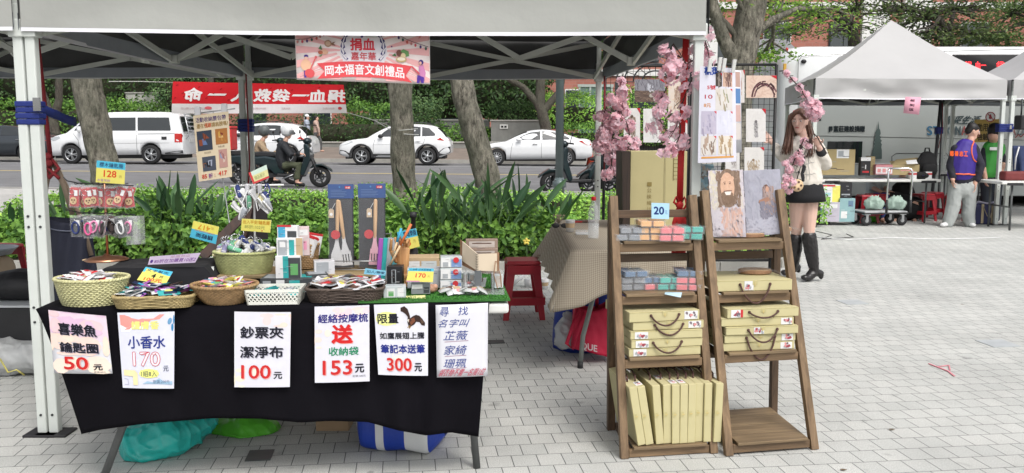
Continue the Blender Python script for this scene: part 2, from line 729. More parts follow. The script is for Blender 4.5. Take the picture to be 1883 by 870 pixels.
 #ground, road, far side
def paver_mat():
 m,n,b=newmat('pavers')
 tc=node(n,'ShaderNodeTexCoord')
 mp=node(n,'ShaderNodeMapping')
 mp.inputs['Rotation'].default_value=(0,0,radians(-7))
 n.links.new(tc.outputs['Object'],mp.inputs[0])
 br=node(n,'ShaderNodeTexBrick')
 br.offset=.5
 for k,v in(('Scale',1.0),('Brick Width',.113),('Row Height',.133),('Mortar Size',.0024),('Mortar Smooth',.15),('Bias',0)):
  br.inputs[k].default_value=v
 br.inputs['Color1'].default_value=(.51,.51,.485,1)
 br.inputs['Color2'].default_value=(.45,.455,.435,1)
 br.inputs['Mortar'].default_value=(.13,.134,.13,1)
 n.links.new(mp.outputs[0],br.inputs['Vector'])
 sp=node(n,'ShaderNodeTexNoise',Scale=210.0,Detail=3.0,Roughness=.8)
 big=node(n,'ShaderNodeTexNoise',Scale=1.1,Detail=6.0,Roughness=.65)
 for x in(sp,big):
  n.links.new(tc.outputs['Object'],x.inputs['Vector'])
 r1=node(n,'ShaderNodeMapRange');r1 .inputs[1].default_value,r1 .inputs[2].default_value=.3,.7
 r1 .inputs[3].default_value,r1 .inputs[4].default_value=.55,1.42
 r2=node(n,'ShaderNodeMapRange');r2 .inputs[1].default_value,r2 .inputs[2].default_value=.3,.7
 r2 .inputs[3].default_value,r2 .inputs[4].default_value=.84,1.12
 n.links.new(sp.outputs[0],r1 .inputs[0]);n.links.new(big.outputs[0],r2 .inputs[0])
 mm=node(n,'ShaderNodeMath',_operation='MULTIPLY')
 n.links.new(r1 .outputs[0],mm.inputs[0]);n.links.new(r2 .outputs[0],mm.inputs[1])
 st=node(n,'ShaderNodeTexNoise',Scale=7.0,Detail=2.0)
 n.links.new(tc.outputs['Object'],st.inputs['Vector'])
 r3=node(n,'ShaderNodeMapRange');r3 .inputs[1].default_value,r3 .inputs[2].default_value=.66,.76
 r3 .inputs[3].default_value,r3 .inputs[4].default_value=1.0,.72
 n.links.new(st.outputs[0],r3 .inputs[0])
 m3=node(n,'ShaderNodeMath',_operation='MULTIPLY')
 n.links.new(mm.outputs[0],m3 .inputs[0]);n.links.new(r3 .outputs[0],m3 .inputs[1])
 vo=node(n,'ShaderNodeTexVoronoi',Scale=2.6)
 n.links.new(tc.outputs['Object'],vo.inputs['Vector'])
 r4=node(n,'ShaderNodeMapRange');r4 .inputs[1].default_value,r4 .inputs[2].default_value=.03,.045
 r4 .inputs[3].default_value,r4 .inputs[4].default_value=.6,1.0
 n.links.new(vo.outputs['Distance'],r4 .inputs[0])
 m4=node(n,'ShaderNodeMath',_operation='MULTIPLY')
 n.links.new(m3 .outputs[0],m4 .inputs[0]);n.links.new(r4 .outputs[0],m4 .inputs[1])
 vm=node(n,'ShaderNodeVectorMath',_operation='SCALE')
 n.links.new(br.outputs[0],vm.inputs[0]);n.links.new(m4 .outputs[0],vm.inputs['Scale'])
 n.links.new(vm.outputs[0],b.inputs['Base Color'])
 b.inputs['Roughness'].default_value=.75
 b.inputs['Specular IOR Level'].default_value=.3
 bp=node(n,'ShaderNodeBump',Strength=.5,Distance=.004)
 ad=node(n,'ShaderNodeMath',_operation='MULTIPLY_ADD')
 ad.inputs[1].default_value=-1.0
 n.links.new(br.outputs['Fac'],ad.inputs[0]);n.links.new(sp.outputs[0],ad.inputs[2])
 n.links.new(ad.outputs[0],bp.inputs['Height'])
 n.links.new(bp.outputs[0],b.inputs['Normal'])
 return m
ASPH=M('asphalt',(.17,.17,.175),.8,var=.22,vs=1.2,bump=.3,bs=140)
CONC=M('concrete',(.36,.35,.32),.8,var=.2,vs=2.5,bump=.15,bs=50)
SOIL=M('soil',(.05,.038,.028),.95,var=.4,vs=14,bump=.8,bs=40)
SIDE=M('sidewalk',(.20,.165,.14),.85,var=.2,vs=1.5,bump=.2,bs=60)
LIGHTPAVE=M('light_paving',(.42,.41,.39),.8,var=.15,vs=3,bump=.1)
DIRT=M('earth',(.09,.08,.06),.95,var=.3,vs=.4)
def RZ(x):
 return .21-.008*x
o=MB(DIRT).add([(-400,-60,-.3),(400,-60,-.3),(400,600,-.3),(-400,600,-.3)],[(0,1,2,3)]).build('ground',kind='structure')
o=MB(paver_mat()).add([(-40,-6,0),(60,-6,0),(60,40,0),(4.2,40,0),(4.2,16,0),(-40,16,0)],[(0,1,2,3,4,5)]).build('plaza_paving',kind='structure')
o.location=(0,0,0)
for v_ in o.data.vertices:
 v_.co+=V((10,17,0))
bed=[(-30,9.55),(2.2,9.15),(2.9,9.35),(3.25,9.8),(3.35,10.6),(3.3,15.2),(-30,15.2)]
mb=MB(SOIL)
n_=len(bed)
mb.add([(x,y,.06) for x,y in bed],[tuple(range(n_))])
mb.build('planting_bed',kind='structure')
mb=MB(CONC)
for(a,b),(c,d) in zip(bed[:-2],bed[1:-1]):
 mb.bar((a,b,.045),(c,d,.045),.07,.09)
mb.build('bed_kerb',kind='structure')
mb=MB(LIGHTPAVE)
mb.grid(20,1,lambda i,j:(-40+44.2*i,15.2+2.6*j,.012+(RZ(-40+44.2*i)+.08)*j))
mb.build('footpath',kind='structure')
mb=MB(ASPH)
mb.grid(30,6,lambda i,j:(-70+150*i,17.8+20.4*j,RZ(-70+150*i)))
road=mb.build('road',kind='structure')
mb=MB(CONC)
mb.grid(30,1,lambda i,j:(-40+44.2*i,17.66+.15*j,RZ(-40+44.2*i)+.085))
mb.grid(30,1,lambda i,j:(-40+44.2*i,17.81,RZ(-40+44.2*i)+.085-.1*j))
mb.build('near_kerb',kind='structure')
YEL=M('road_yellow',(.62,.50,.2),.7,var=.25,vs=6)
WHT=M('road_white',(.6,.6,.58),.7,var=.25,vs=6)
mb=MB(YEL)
mb.grid(30,1,lambda i,j:(-70+150*i,27.2+.28*j,RZ(-70+150*i)+.006))
mb.build('yellow_road_line',kind='structure')
mb=MB(WHT)
mb.grid(30,1,lambda i,j:(-70+150*i,33.9+.14*j,RZ(-70+150*i)+.006))
mb.build('white_road_line',kind='structure')
mb=MB(CONC)
mb.grid(30,1,lambda i,j:(-70+150*i,38.0+.3*j,RZ(-70+150*i)+.16))
mb.grid(30,1,lambda i,j:(-70+150*i,38.0,RZ(-70+150*i)+.16*j))
mb.build('far_kerb',kind='structure')
mb=MB(SIDE)
mb.grid(30,3,lambda i,j:(-70+150*i,38.3+5.7*j,RZ(-70+150*i)+.16+.42*j))
mb.build('sidewalk',kind='structure')
mb=MB(DIRT)
mb.grid(4,2,lambda i,j:(-90+190*i,44+60*j,.7+1.2*min(1,j*3)))
mb.build('terrace',kind='structure')
MET=M('dark_metal',(.06,.063,.066),.45,.6,var=.1)
for u,v,w_,d_,lab in((478,838,.11,.13,'dark square drain lid in the paving below the stall table'),(910,629,.13,.1,'dark drain lid in the paving near the red stool'),(1835,632,.2,.2,'pale grey square drain lid in the open paving at right'),(1567,556,.2,.2,'small grey drain lid in paving beyond the ladder shelves')):
 c=H(u,v)
 mb=MB(M('lid_dark',(.07,.08,.082),.5,.3) if c.x<1 else M('lid_pale',(.38,.40,.41),.6))
 a=radians(7)
 q=[rot2(x*w_/2,y*d_/2,a) for x,y in((-1,-1),(1,-1),(1,1),(-1,1))]
 mb.hexa([(c.x+x,c.y+y,-.02) for x,y in q],[(c.x+x,c.y+y,.004) for x,y in q])
 tag(mb.build('drain_lid'),lab,'drain lid','drain lids in the paving')
 #far side walls, hedges, building
WALLC=M('grey_wall',(.2,.2,.185),.85,var=.25,vs=1.5,bump=.2,bs=20)
def px_box(u0,u1,v0,v1,Y,d):
 a,b=P(u0,v1,Y),P(u1,v0,Y)
 return a.x,b.x,Y,Y+d,a.z,b.z
def wall(u0,u1,v0,v1,Y,d,label,mat=WALLC,cap=True):
 x0,x1,y0,y1,z0,z1=px_box(u0,u1,v0,v1,Y,d)
 t=thing('garden_wall',label,'wall',((x0+x1)/2,Y,z0))
 mb=MB(mat).box(x0,x1,y0,y1,z0-.6,z1)
 mb.build('wall_body',t,W=True)
 if cap:
  MB(CONC).box(x0-.04,x1+.04,y0-.05,y1+.05,z1,z1+.07).build('coping',t,W=True,bevel=.01)
 return t
wall(-150,1250,263,284,43.9,.3,'long low grey retaining wall along the far sidewalk behind the parked cars')
wall(903,1005,223,252,44.6,3.2,'grey concrete planter wall above the white sedan')
wall(688,900,222,250,46.5,.4,'grey wall half hidden by shrubs behind the two leaning trees')
wall(232,290,172,196,48.0,.5,'pale grey block wall among shrubs above the white van',M('pale_wall',(.42,.42,.38),.85,var=.15))
x0,x1,y0,y1,z0,z1=px_box(919,934,229,237,44.55,.05)
t=thing('socket_box','small white box with two dark holes on the grey planter wall','socket box',((x0+x1)/2,y0,z0))
MB(M('offwhite',(.6,.6,.57),.6)).box(x0,x1,y0,y1,z0,z1).build('case',t,W=True,bevel=.01)
for k in(.3,.7):
 MB(M('black',(.012,.012,.013),.5)).box(x0+(x1-x0)*k-.06,x0+(x1-x0)*k+.06,y0-.01,y0-.001,z0+.06,z1-.06).build('hole',t,W=True)
LF_D=leafmat('leaf_dark',(.045,.10,.03),.5)
LF_M=leafmat('leaf_mid',(.13,.28,.055),.5)
LF_B=leafmat('leaf_bright',(.28,.54,.10),.42)
LF_Y=leafmat('leaf_fresh',(.22,.40,.07),.4,trans=.4)
LF_C=leafmat('leaf_cool',(.12,.22,.09),.45)
def ph(u0,u1,v0,v1,Y,d,label,n,size,mat,rough=.35,tw=.5,faces='ftlr',name='hedge',cat='hedge',z0=None):
 x0,x1,y0,y1,z0_,z1=px_box(u0,u1,v0,v1,Y,d)
 return boxhedge(name,label,x0,x1,y0,y1,z0_ if z0 is None else z0,z1,n,size,mat,rough,cat=cat,faces=faces,seed=u0*.1,top_wave=tw)
ph(-160,230,190,268,45,2,'clipped hedge behind the dark sedan and the white van',5200,.17,LF_M,.3,.2)
ph(-160,330,60,200,48,3,'tall dark ivy wall of foliage behind the clipped hedge at far left',7000,.22,LF_D,.5,1)
ph(230,345,196,268,46,2,'loose mid green shrub row above the white van roof',2600,.16,LF_M,.4,.4,name='shrub',cat='shrub')
ph(285,335,120,215,45.6,2,'small bushy tree-like shrub beside the pale block wall',1900,.16,LF_C,.5,.6,name='shrub',cat='shrub')
ph(330,720,60,200,49,3,'tall dark ivy wall of foliage behind the red banner',8500,.22,LF_D,.5,1)
ph(290,800,215,262,45,1.5,'low trimmed hedge behind the white crossover car',3600,.14,LF_D,.3,.2)
ph(640,720,195,232,46.8,1.5,'rounded green shrub left of the straight tree trunk',1900,.15,LF_M,.3,.4,name='shrub',cat='shrub')
ph(745,800,185,250,46,1.6,'loose bright shrub between the two leaning tree trunks',1800,.16,LF_C,.4,.5,name='shrub',cat='shrub')
ph(720,1010,60,215,50,3,'deep green foliage wall behind the two leaning trees',7500,.24,LF_D,.6,1)
ph(905,1000,190,224,45.6,2,'dark clipped hedge on top of the grey planter wall',2400,.14,LF_D,.3,.2)
ph(800,905,236,264,45,1,'grassy green edging shrubs in front of grey wall',1500,.15,LF_M,.3,.3)
ph(1000,1290,178,236,44.4,3,'bright rounded hedge right of the grey lamp post',6000,.14,LF_B,.35,.4)
ph(1040,1420,232,268,43.2,.6,'low dark hedge in front of the bright rounded hedge',3600,.13,LF_M,.25,.2)
ph(1280,1470,160,240,45.5,3,'dense green hedge seen through the black grid panel',4200,.15,LF_M,.4,.4)
BRICK=None
def brick():
 m,n,b=newmat('brick_facade')
 tc=node(n,'ShaderNodeTexCoord')
 mp=node(n,'ShaderNodeMapping');mp.inputs['Rotation'].default_value=(radians(90),0,0)
 n.links.new(tc.outputs['Object'],mp.inputs[0])
 br=node(n,'ShaderNodeTexBrick')
 for k,v in(('Scale',1.0),('Brick Width',.5),('Row Height',.22),('Mortar Size',.012)):
  br.inputs[k].default_value=v
 br.inputs['Color1'].default_value=(.40,.155,.115,1)
 br.inputs['Color2'].default_value=(.33,.125,.095,1)
 br.inputs['Mortar'].default_value=(.34,.2,.16,1)
 n.links.new(mp.outputs[0],br.inputs['Vector'])
 n.links.new(br.outputs[0],b.inputs['Base Color'])
 b.inputs['Roughness'].default_value=.8
 return m
BRICK=brick()
GLASSD=M('window_glass',(.03,.04,.045),.08,var=.05,spec=.8)
WHITEP=M('white_paint',(.72,.72,.7),.55,var=.08)
t=thing('brick_building','red brick building with white bands and tall windows across the street','building',(4,62,1.5))
mb=MB(BRICK).box(-38,60,62,74,.5,24)
mb.build('wall',t,W=True)
mb=MB(WHITEP)
for z in(5.6,10.2,14.8):
 mb.box(-38.1,60.1,61.85,61.99,z,z+.45)
mb.build('cornice',t,W=True)
mb=MB(WHITEP)
for x in(12.4,24.3,27.2,36):
 mb.box(x,x+1.9,61.6,61.98,1,24)
mb.build('pilaster',t,W=True)
for i in range(17):
 for k,z in enumerate((2.0,6.6,11.2)):
  x=-33+i*4.6
  f=MB(WHITEP if i%3 else MET).box(x-.08,x+1.88,61.9,61.96,z-.08,z+2.7).build('window',t,W=True)
  MB(GLASSD).box(x,x+.87,61.82,61.895,z,z+2.6).build('pane',f,W=True)
  MB(GLASSD).box(x+.93,x+1.8,61.82,61.895,z,z+2.6).build('pane',f,W=True)
t=thing('glass_porch','glazed porch with pale metal frame beside the brick wall','porch',(6.5,50,1.9))
x0,x1,y0,y1,z0,z1=px_box(1065,1125,160,232,50,2)
mb=MB(M('pale_frame',(.4,.45,.42),.5))
for k in range(4):
 x=x0+(x1-x0)*k/3
 mb.box(x-.05,x+.05,y0,y0+.1,z0-1,z1)
mb.box(x0-.1,x1+.1,y0-.02,y0+.12,z1,z1+.15)
mb.box(x0,x1,y0+.01,y0+.09,z0+1.0,z0+1.08)
mb.build('frame',t,W=True)
MB(M('green_glass',(.12,.2,.16),.1,spec=.8)).box(x0,x1,y0+.04,y0+.06,z0-1,z1).build('pane',t,W=True)
c=P(1205,150,40)
t=thing('arched_gate','dark wrought metal arch seen above the hanging pictures','gate',(c.x,40,.8))
mb=MB(MET)
for r in(.6,1.0,1.4,1.75):
 mb.tube([(c.x+r*cos(a),40,c.z+r*.8*sin(a)) for a in np.linspace(0,pi,15)],.035,6)
for k in range(9):
 a=pi*k/8
 mb.tube([(c.x+.6*cos(a),40,c.z+.48*sin(a)),(c.x+1.75*cos(a),40,c.z+1.4*sin(a))],.02,5)
mb.build('arch',t,W=True)
for sx in(-1,1):
 MB(MET).box(c.x+sx*1.75-.08,c.x+sx*1.75+.08,39.93,40.07,.4,c.z).build('post',t,W=True)
t=thing('sloping_shed_roof','grey sheet roof of a low shed beyond the grid panel','shed',(P(1420,90,52).x,52,1.5))
a,b=P(1395,90,52),P(1475,68,52)
MB(M('grey_roof',(.2,.21,.22),.6)).hexa([(a.x,51,a.z-.9),(b.x,51,a.z-.9),(b.x,51,a.z-.7),(a.x,51,a.z-.7)],[(a.x,55,b.z),(b.x,55,b.z),(b.x,55,b.z+.2),(a.x,55,b.z+.2)]).build('roof',t,W=True)
MB(BRICK).box(a.x+.2,b.x-.2,51.3,54.7,.5,a.z-.8).build('wall',t,W=True)
#near planting
def bx(u,Y):
 return(u-941.5)/FPX*Y*1.005
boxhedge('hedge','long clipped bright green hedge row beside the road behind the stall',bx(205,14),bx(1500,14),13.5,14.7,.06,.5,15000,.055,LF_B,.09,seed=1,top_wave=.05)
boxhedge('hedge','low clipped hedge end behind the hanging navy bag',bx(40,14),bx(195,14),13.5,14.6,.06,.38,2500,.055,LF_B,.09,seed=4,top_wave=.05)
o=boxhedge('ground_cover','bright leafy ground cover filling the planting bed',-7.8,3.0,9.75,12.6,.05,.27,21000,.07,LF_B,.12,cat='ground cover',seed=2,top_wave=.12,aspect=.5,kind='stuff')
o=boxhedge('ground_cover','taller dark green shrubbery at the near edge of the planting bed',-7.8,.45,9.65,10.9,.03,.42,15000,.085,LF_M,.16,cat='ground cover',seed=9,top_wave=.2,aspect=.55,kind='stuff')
PADD=leafmat('paddle_leaf',(.05,.115,.05),.45,.32,.15)
STALK=leafmat('leaf_stalk',(.06,.12,.04),.3,.5,.05)
def paddle_plant(u,Y,nl,hgt,label,seed,spread=.35,lean=0):
 R=random.Random(seed)
 c=V((bx(u,Y),Y,.06))
 t=thing('paddle_plant',label,'plant',c,0,'paddle leaved plants in the bed')
 lf,st=MB(PADD),MB(STALK)
 for i in range(nl):
  a=R.uniform(0,2*pi)
  s=R.uniform(.15,1)*spread
  h=hgt*R.uniform(.5,1.0)
  tip=V((cos(a)*s*h*1.3+lean*h,sin(a)*s*.7*h,h*.62))
  b0=V((cos(a)*.05*R.random(),sin(a)*.05*R.random(),0))
  mid=(b0+tip)/2+V((0,0,h*.06))
  st.tube([b0,mid,tip],[.011,.009,.006],6)
  d=(tip-mid).normalized()
  L,Wd=h*R.uniform(.40,.56),R.uniform(.04,.075)
  bendv=V((d.x,d.y,0))*.5-V((0,0,R.uniform(.05,.5)))
  sd=d.cross(V((cos(a+1.3*R.uniform(-1,1)),sin(a),.4))).normalized()
  nn=sd.cross(d)
  tw=R.uniform(.15,.5)
  def f(i_,j_,d=d,tip=tip,L=L,Wd=Wd,sd=sd,nn=nn,bendv=bendv,tw=tw):
   wv=Wd*(sin(pi*min(1,j_*.93+.05))**.75)*.62
   k=(i_-.5)*2
   return tip+d*(L*j_)+bendv*(L*.35*j_*j_)+sd*(k*wv)+nn*(abs(k)*wv*tw)
  lf.grid(4,7,f)
 lf.build('foliage',t)
 st.build('stem',t)
 return t
pl=[(745,9.9,13,1.0,'at the foot of the straight trunk behind the spatula packets'),(800,9.7,18,1.1,'just right of the straight tree trunk'),(850,9.6,14,.85,'low and leaning in front of the leaning trunk'),(905,9.6,17,1.1,'in front of the leaning tree trunk'),(955,9.8,17,.95,'right of the leaning tree trunk above the red stool'),(1000,10.0,14,.8,'nearest the checked table at the clump end'),(1030,10.6,10,.75,'beside the foot of the grey lamp post'),(290,9.9,18,.95,'behind the hanging keyring packets'),(335,9.8,17,1.05,'below the clipped hanging poster'),(385,10.0,15,.8,'left of the wooden easel'),(130,10.0,14,.8,'behind the hanging navy bag'),(240,10.6,11,.75,'between the bag and the keyring packets'),(25,10.0,11,.6,'left of the double tent pole')]
for i,(u,Y,nl,h,lab) in enumerate(pl):
 paddle_plant(u,Y,nl,h,'dark paddle leaved plant '+lab,40+i,.42 if nl>8 else .55,(-.12 if u>940 else .0))
c=P(968,444,9.45)
t=thing('flower','small yellow flower above the red stool','flower',c)
mb=MB(M('petal_yellow',(.75,.6,.12),.6,sss=.1))
for k in range(5):
 a=2*pi*k/5
 mb.T=Matrix.Translation(c)@Matrix.Rotation(a,4,'Y')@Matrix.Translation((0,-.01,.03))
 mb.ell((0,0,-.008),.014,.007,.019,8,6)
mb.T=None
mb.build('petals',t,W=True)
MB(STALK).tube([c+V((0,.02,-.01)),c+V((.02,.05,-.4))],.005,6).build('stem',t,W=True)
#trees
def barkmat(name,c1,c2):
 m,n,b=newmat(name)
 tc=node(n,'ShaderNodeTexCoord')
 mp=node(n,'ShaderNodeMapping');mp.inputs['Scale'].default_value=(1,1,.35)
 n.links.new(tc.outputs['Object'],mp.inputs[0])
 n1=node(n,'ShaderNodeTexNoise',Scale=17.0,Detail=9.0,Roughness=.78)
 n2=node(n,'ShaderNodeTexNoise',Scale=2.6,Detail=4.0)
 n.links.new(mp.outputs[0],n1 .inputs['Vector']);n.links.new(tc.outputs['Object'],n2 .inputs['Vector'])
 r=node(n,'ShaderNodeValToRGB')
 r.color_ramp.elements[0].position,r.color_ramp.elements[1].position=.36,.66
 r.color_ramp.elements[0].color,r.color_ramp.elements[1].color=(*c1,1),(*c2,1)
 n.links.new(n1 .outputs[0],r.inputs[0])
 mr=node(n,'ShaderNodeMapRange')
 mr.inputs[1].default_value,mr.inputs[2].default_value=.42,.58
 n.links.new(n2 .outputs[0],mr.inputs[0])
 o_=mix2(n,mr.outputs[0],r.outputs[0],(.10,.105,.075))
 mm=node(n,'ShaderNodeMix',_data_type='RGBA');mm.inputs[0].default_value=.45
 n.links.new(r.outputs[0],mm.inputs[6]);n.links.new(o_,mm.inputs[7])
 n.links.new(mm.outputs[2],b.inputs['Base Color'])
 b.inputs['Roughness'].default_value=.9
 bp=node(n,'ShaderNodeBump',Strength=1.0,Distance=.09)
 n.links.new(n1 .outputs[0],bp.inputs['Height']);n.links.new(bp.outputs[0],b.inputs['Normal'])
 return m
BARK=barkmat('bark',(.03,.024,.017),(.50,.46,.375))
BARKD=barkmat('bark_dark',(.03,.026,.02),(.13,.11,.09))
def trunk_mb(mb,pts,rs,seed=0,n=30,sub=14):
 P_,R_=[],[]
 for i in range(len(pts)-1):
  for k in range(sub):
   f=k/sub
   P_.append(V(pts[i]).lerp(V(pts[i+1]),f));R_.append(rs[i]+(rs[i+1]-rs[i])*f)
 P_.append(V(pts[-1]));R_.append(rs[-1])
 k0=len(mb.v)
 mb.tube(P_,R_,n)
 for i in range(k0,len(mb.v)):
  p=V(mb.v[i])
  q=P_[min(len(P_)-1,(i-k0)//n)]
  d=p-q
  f=1+.15*noise.noise(p*3.1+V((seed,0,0)))+.10*noise.noise(V((p.x*11,p.y*11,p.z*4)))
  mb.v[i]=tuple(q+d*f)
def tree(name,label,pts,rs,clusters,leafm,lsize,bark=BARK,seed=0,group=None,limb_r=.06,start=None,aspect=.5,flatz=.35):
 R=random.Random(seed)
 t=thing(name,label,'tree',pts[0],0,group)
 mb=MB(bark)
 trunk_mb(mb,pts,rs,seed)
 mb.build('trunk',t,W=True)
 br=MB(bark)
 cs,ns=[],[]
 for(c,r,ntw,nlf) in clusters:
  c,r=V(c),V(r)
  s0=V(start) if start else V(pts[-1])
  m1=s0 .lerp(c,.5)+V((R.uniform(-.3,.3),R.uniform(-.3,.3),R.uniform(0,.5)))
  br.tube([s0,s0 .lerp(m1,.5)+V((R.uniform(-.12,.12),0,.1)),m1,m1 .lerp(c,.6),c],[limb_r,limb_r*.85,limb_r*.65,limb_r*.5,limb_r*.35],7)
  for k in range(ntw):
   d=V((R.gauss(0,1),R.gauss(0,1),R.gauss(0,1))).normalized()*(R.random()**.45)
   e=c+V((d.x*r.x,d.y*r.y,d.z*r.z))
   h=m1 .lerp(c,R.uniform(.3,1))
   kink=h.lerp(e,.5)+V((R.uniform(-.15,.15),R.uniform(-.15,.15),R.uniform(-.12,.2)))*min(1.5,r.length*.4)
   br.tube([h,kink,e],[limb_r*.38,limb_r*.28,limb_r*.12],5)
   q=max(3,nlf//ntw)
   sp=.30*(r.x*r.y*r.z)**(1/3)
   pp=np.array(e)+rng.normal(size=(q,3))*np.array([sp,sp,sp*flatz])
   cs.append(pp)
   ns.append(np.tile(np.array([0,0,1.0]),(q,1))+rng.normal(size=(q,3))*.5)
 br.build('branches',t,W=True,fix=False)
 c_,n_=np.concatenate(cs),np.concatenate(ns)
 c_=c_-np.array(pts[0])
 leaf_mesh('crown',t,c_,n_,lsize*rng.uniform(.6,1.35,len(c_)),leafm,aspect)
 return t
def up(b,lean,h):
 return V(b)+V((lean*h,0,h))
b=V((bx(205,12.2),12.2,0))  # plaza tree crowns are out of view, added to shade the plaza
tree('tree','thick mottled tree trunk left of the red banner',[b,b+V((-.04,0,.9)),b+V((-.22,0,2.0)),b+V((-.36,0,4.3))],[.24,.185,.20,.17],[(b+V((-1.8,-.5,6)),(1.8,1.6,.9),20,420),(b+V((.8,.6,6.6)),(1.7,1.6,.9),20,420)],LF_M,.16,seed=1,group='plaza trees')
b=V((bx(752,11.9),11.9,0))
tree('tree','straight grey tree trunk right of the red banner',[b,b+V((-.06,0,.9)),b+V((-.1,0,2.2)),b+V((-.2,0,4.5))],[.2,.155,.16,.14],[(b+V((-.8,.8,6.3)),(1.9,1.7,.9),20,420),(b+V((.3,-.8,6.7)),(1.7,1.4,.8),18,380)],LF_M,.16,seed=2,group='plaza trees')
b=V((bx(912,11.4),11.4,0))
tree('tree','leaning grey tree trunk in front of the white sedan',[b,b+V((-.12,0,.9)),b+V((-.36,0,1.75)),b+V((-.55,.1,2.6)),b+V((-.9,.1,4.6))],[.21,.165,.155,.14,.12],[(b+V((-1.2,.8,6.3)),(1.9,1.6,.9),20,420),(b+V((1.5,.3,6.6)),(1.8,1.5,.9),20,420)],LF_M,.16,seed=3,group='plaza trees')
b=V((bx(1352,13.2),13.2,0))
tree('tree','big forked tree with furrowed bark above the grid panel',[b,b+V((-.0,0,1.4)),b+V((.01,0,2.4)),b+V((.14,0,3.3)),b+V((.35,0,4.6))],[.3,.2,.19,.21,.14],[(P(1310,40,13.6),(.35,.6,.3),8,300),(P(1425,40,14.4),(.7,.7,.45),14,520),(P(1420,105,14.2),(.45,.5,.22),9,420),(P(1330,-60,13),(1.2,1,.6),16,900),(P(1500,20,14.8),(.8,.8,.35),14,500)],LF_Y,.075,seed=4,limb_r=.055,start=b+V((.05,0,2.75)),flatz=.4)
mbx=MB(BARK)
trunk_mb(mbx,[b+V((.0,0,2.35)),b+V((-.28,-.1,2.85)),b+V((-.45,-.1,3.3)),b+V((-.8,-.2,4.4))],[.13,.1,.09,.06],5)
mbx.build('limb',bpy.data.objects['tree.003'],W=True)
def cl(u,v,Y,r,ntw,nlf):
 return(P(u,v,Y),r,ntw,nlf)
b=V((bx(1565,25),25,.2))
tree('tree','wide tree with wiry branches behind the left end of the bus',[b,b+V((.1,0,2.4)),b+V((-.2,0,4.2))],[.25,.2,.15],[cl(1500,30,25,(1.5,1.3,.5),30,520),cl(1450,60,24.6,(1.1,1,.35),22,260),cl(1580,10,25.4,(1.4,1.2,.5),26,460),cl(1560,62,24.4,(1.2,1,.3),22,240),cl(1400,10,25,(1.3,1,.5),20,380)],leafmat('leaf_olive',(.13,.22,.06),.45,trans=.35),.1,BARKD,11,limb_r=.07,flatz=.25)
b=V((bx(1722,24),24,.2))
tree('tree','dense olive green tree behind the middle of the bus',[b,b+V((.1,0,2.6)),b+V((.0,0,4.0))],[.28,.22,.17],[cl(1690,35,24,(1.5,1.2,.55),34,950),cl(1760,20,24.5,(1.5,1.2,.6),34,950),cl(1640,15,24.3,(1.2,1.1,.5),26,480),cl(1700,72,23.6,(1.2,.9,.3),22,650),cl(1790,66,23.6,(1.3,.9,.3),24,800)],leafmat('leaf_dusk',(.10,.155,.055),.45,trans=.3),.11,BARKD,12,limb_r=.08,flatz=.3)
b=V((bx(1885,25),25,.2))
tree('tree','leafy tree behind the right end of the bus',[b,b+V((-.1,0,2.6)),b+V((.0,0,4.3))],[.26,.2,.15],[cl(1850,30,25,(1.3,1.2,.55),28,1200),cl(1920,20,25,(1.5,1.2,.6),20,1200),cl(1835,75,24.4,(1.3,.9,.25),16,900)],leafmat('leaf_olive2',(.11,.19,.06),.45,trans=.3),.11,BARKD,13,limb_r=.07,flatz=.3)
b=V((bx(95,41),41,.7))
tree('tree','dark forked tree by the sidewalk behind the dark sedan',[b+V((.5,0,0)),b+V((.3,0,1.5)),b+V((-.3,0,3.2)),b+V((-.5,0,5.2))],[.3,.25,.2,.16],[(b+V((-.5,0,7)),(3,2,1.2),20,900)],LF_D,.25,BARKD,14)
mbx=MB(BARKD);trunk_mb(mbx,[b+V((.35,0,1.3)),b+V((.7,0,2.4)),b+V((.8,0,4.6))],[.2,.17,.13],5)
mbx.build('limb',bpy.data.objects['tree.007'],W=True)
b=V((bx(1010,43.4),43.4,.9))
tree('tree','twisted dark tree on the planter above the white sedan',[b+V((-.2,0,0)),b+V((-.2,0,1.0)),b+V((-.5,0,2.0)),b+V((-.45,0,3.6)),b+V((-.9,0,5))],[.3,.27,.26,.2,.15],[(b+V((-1.5,1,4.6)),(3.2,1.4,1),22,1400),(b+V((1.8,1,5.0)),(2.4,1.4,.8),20,900)],LF_D,.24,BARKD,15)
mbx=MB(BARKD);trunk_mb(mbx,[b+V((-.45,0,1.9)),b+V((-1.3,0,2.9)),b+V((-2.6,0,3.6)),b+V((-4.2,0,4.4))],[.2,.15,.12,.08],6)
trunk_mb(mbx,[b+V((-.35,0,1.7)),b+V((.5,0,2.7)),b+V((.75,0,4.2))],[.2,.16,.12],7)
mbx.build('limb',bpy.data.objects['tree.008'],W=True)
b=V((bx(395,42),42,.8))
tree('tree','slim dark tree across the street behind the hanging poster',[b,b+V((0,0,2)),b+V((.2,0,5))],[.18,.15,.12],[(b+V((0,0,6)),(2.4,1.6,1),18,700)],LF_D,.24,BARKD,16)
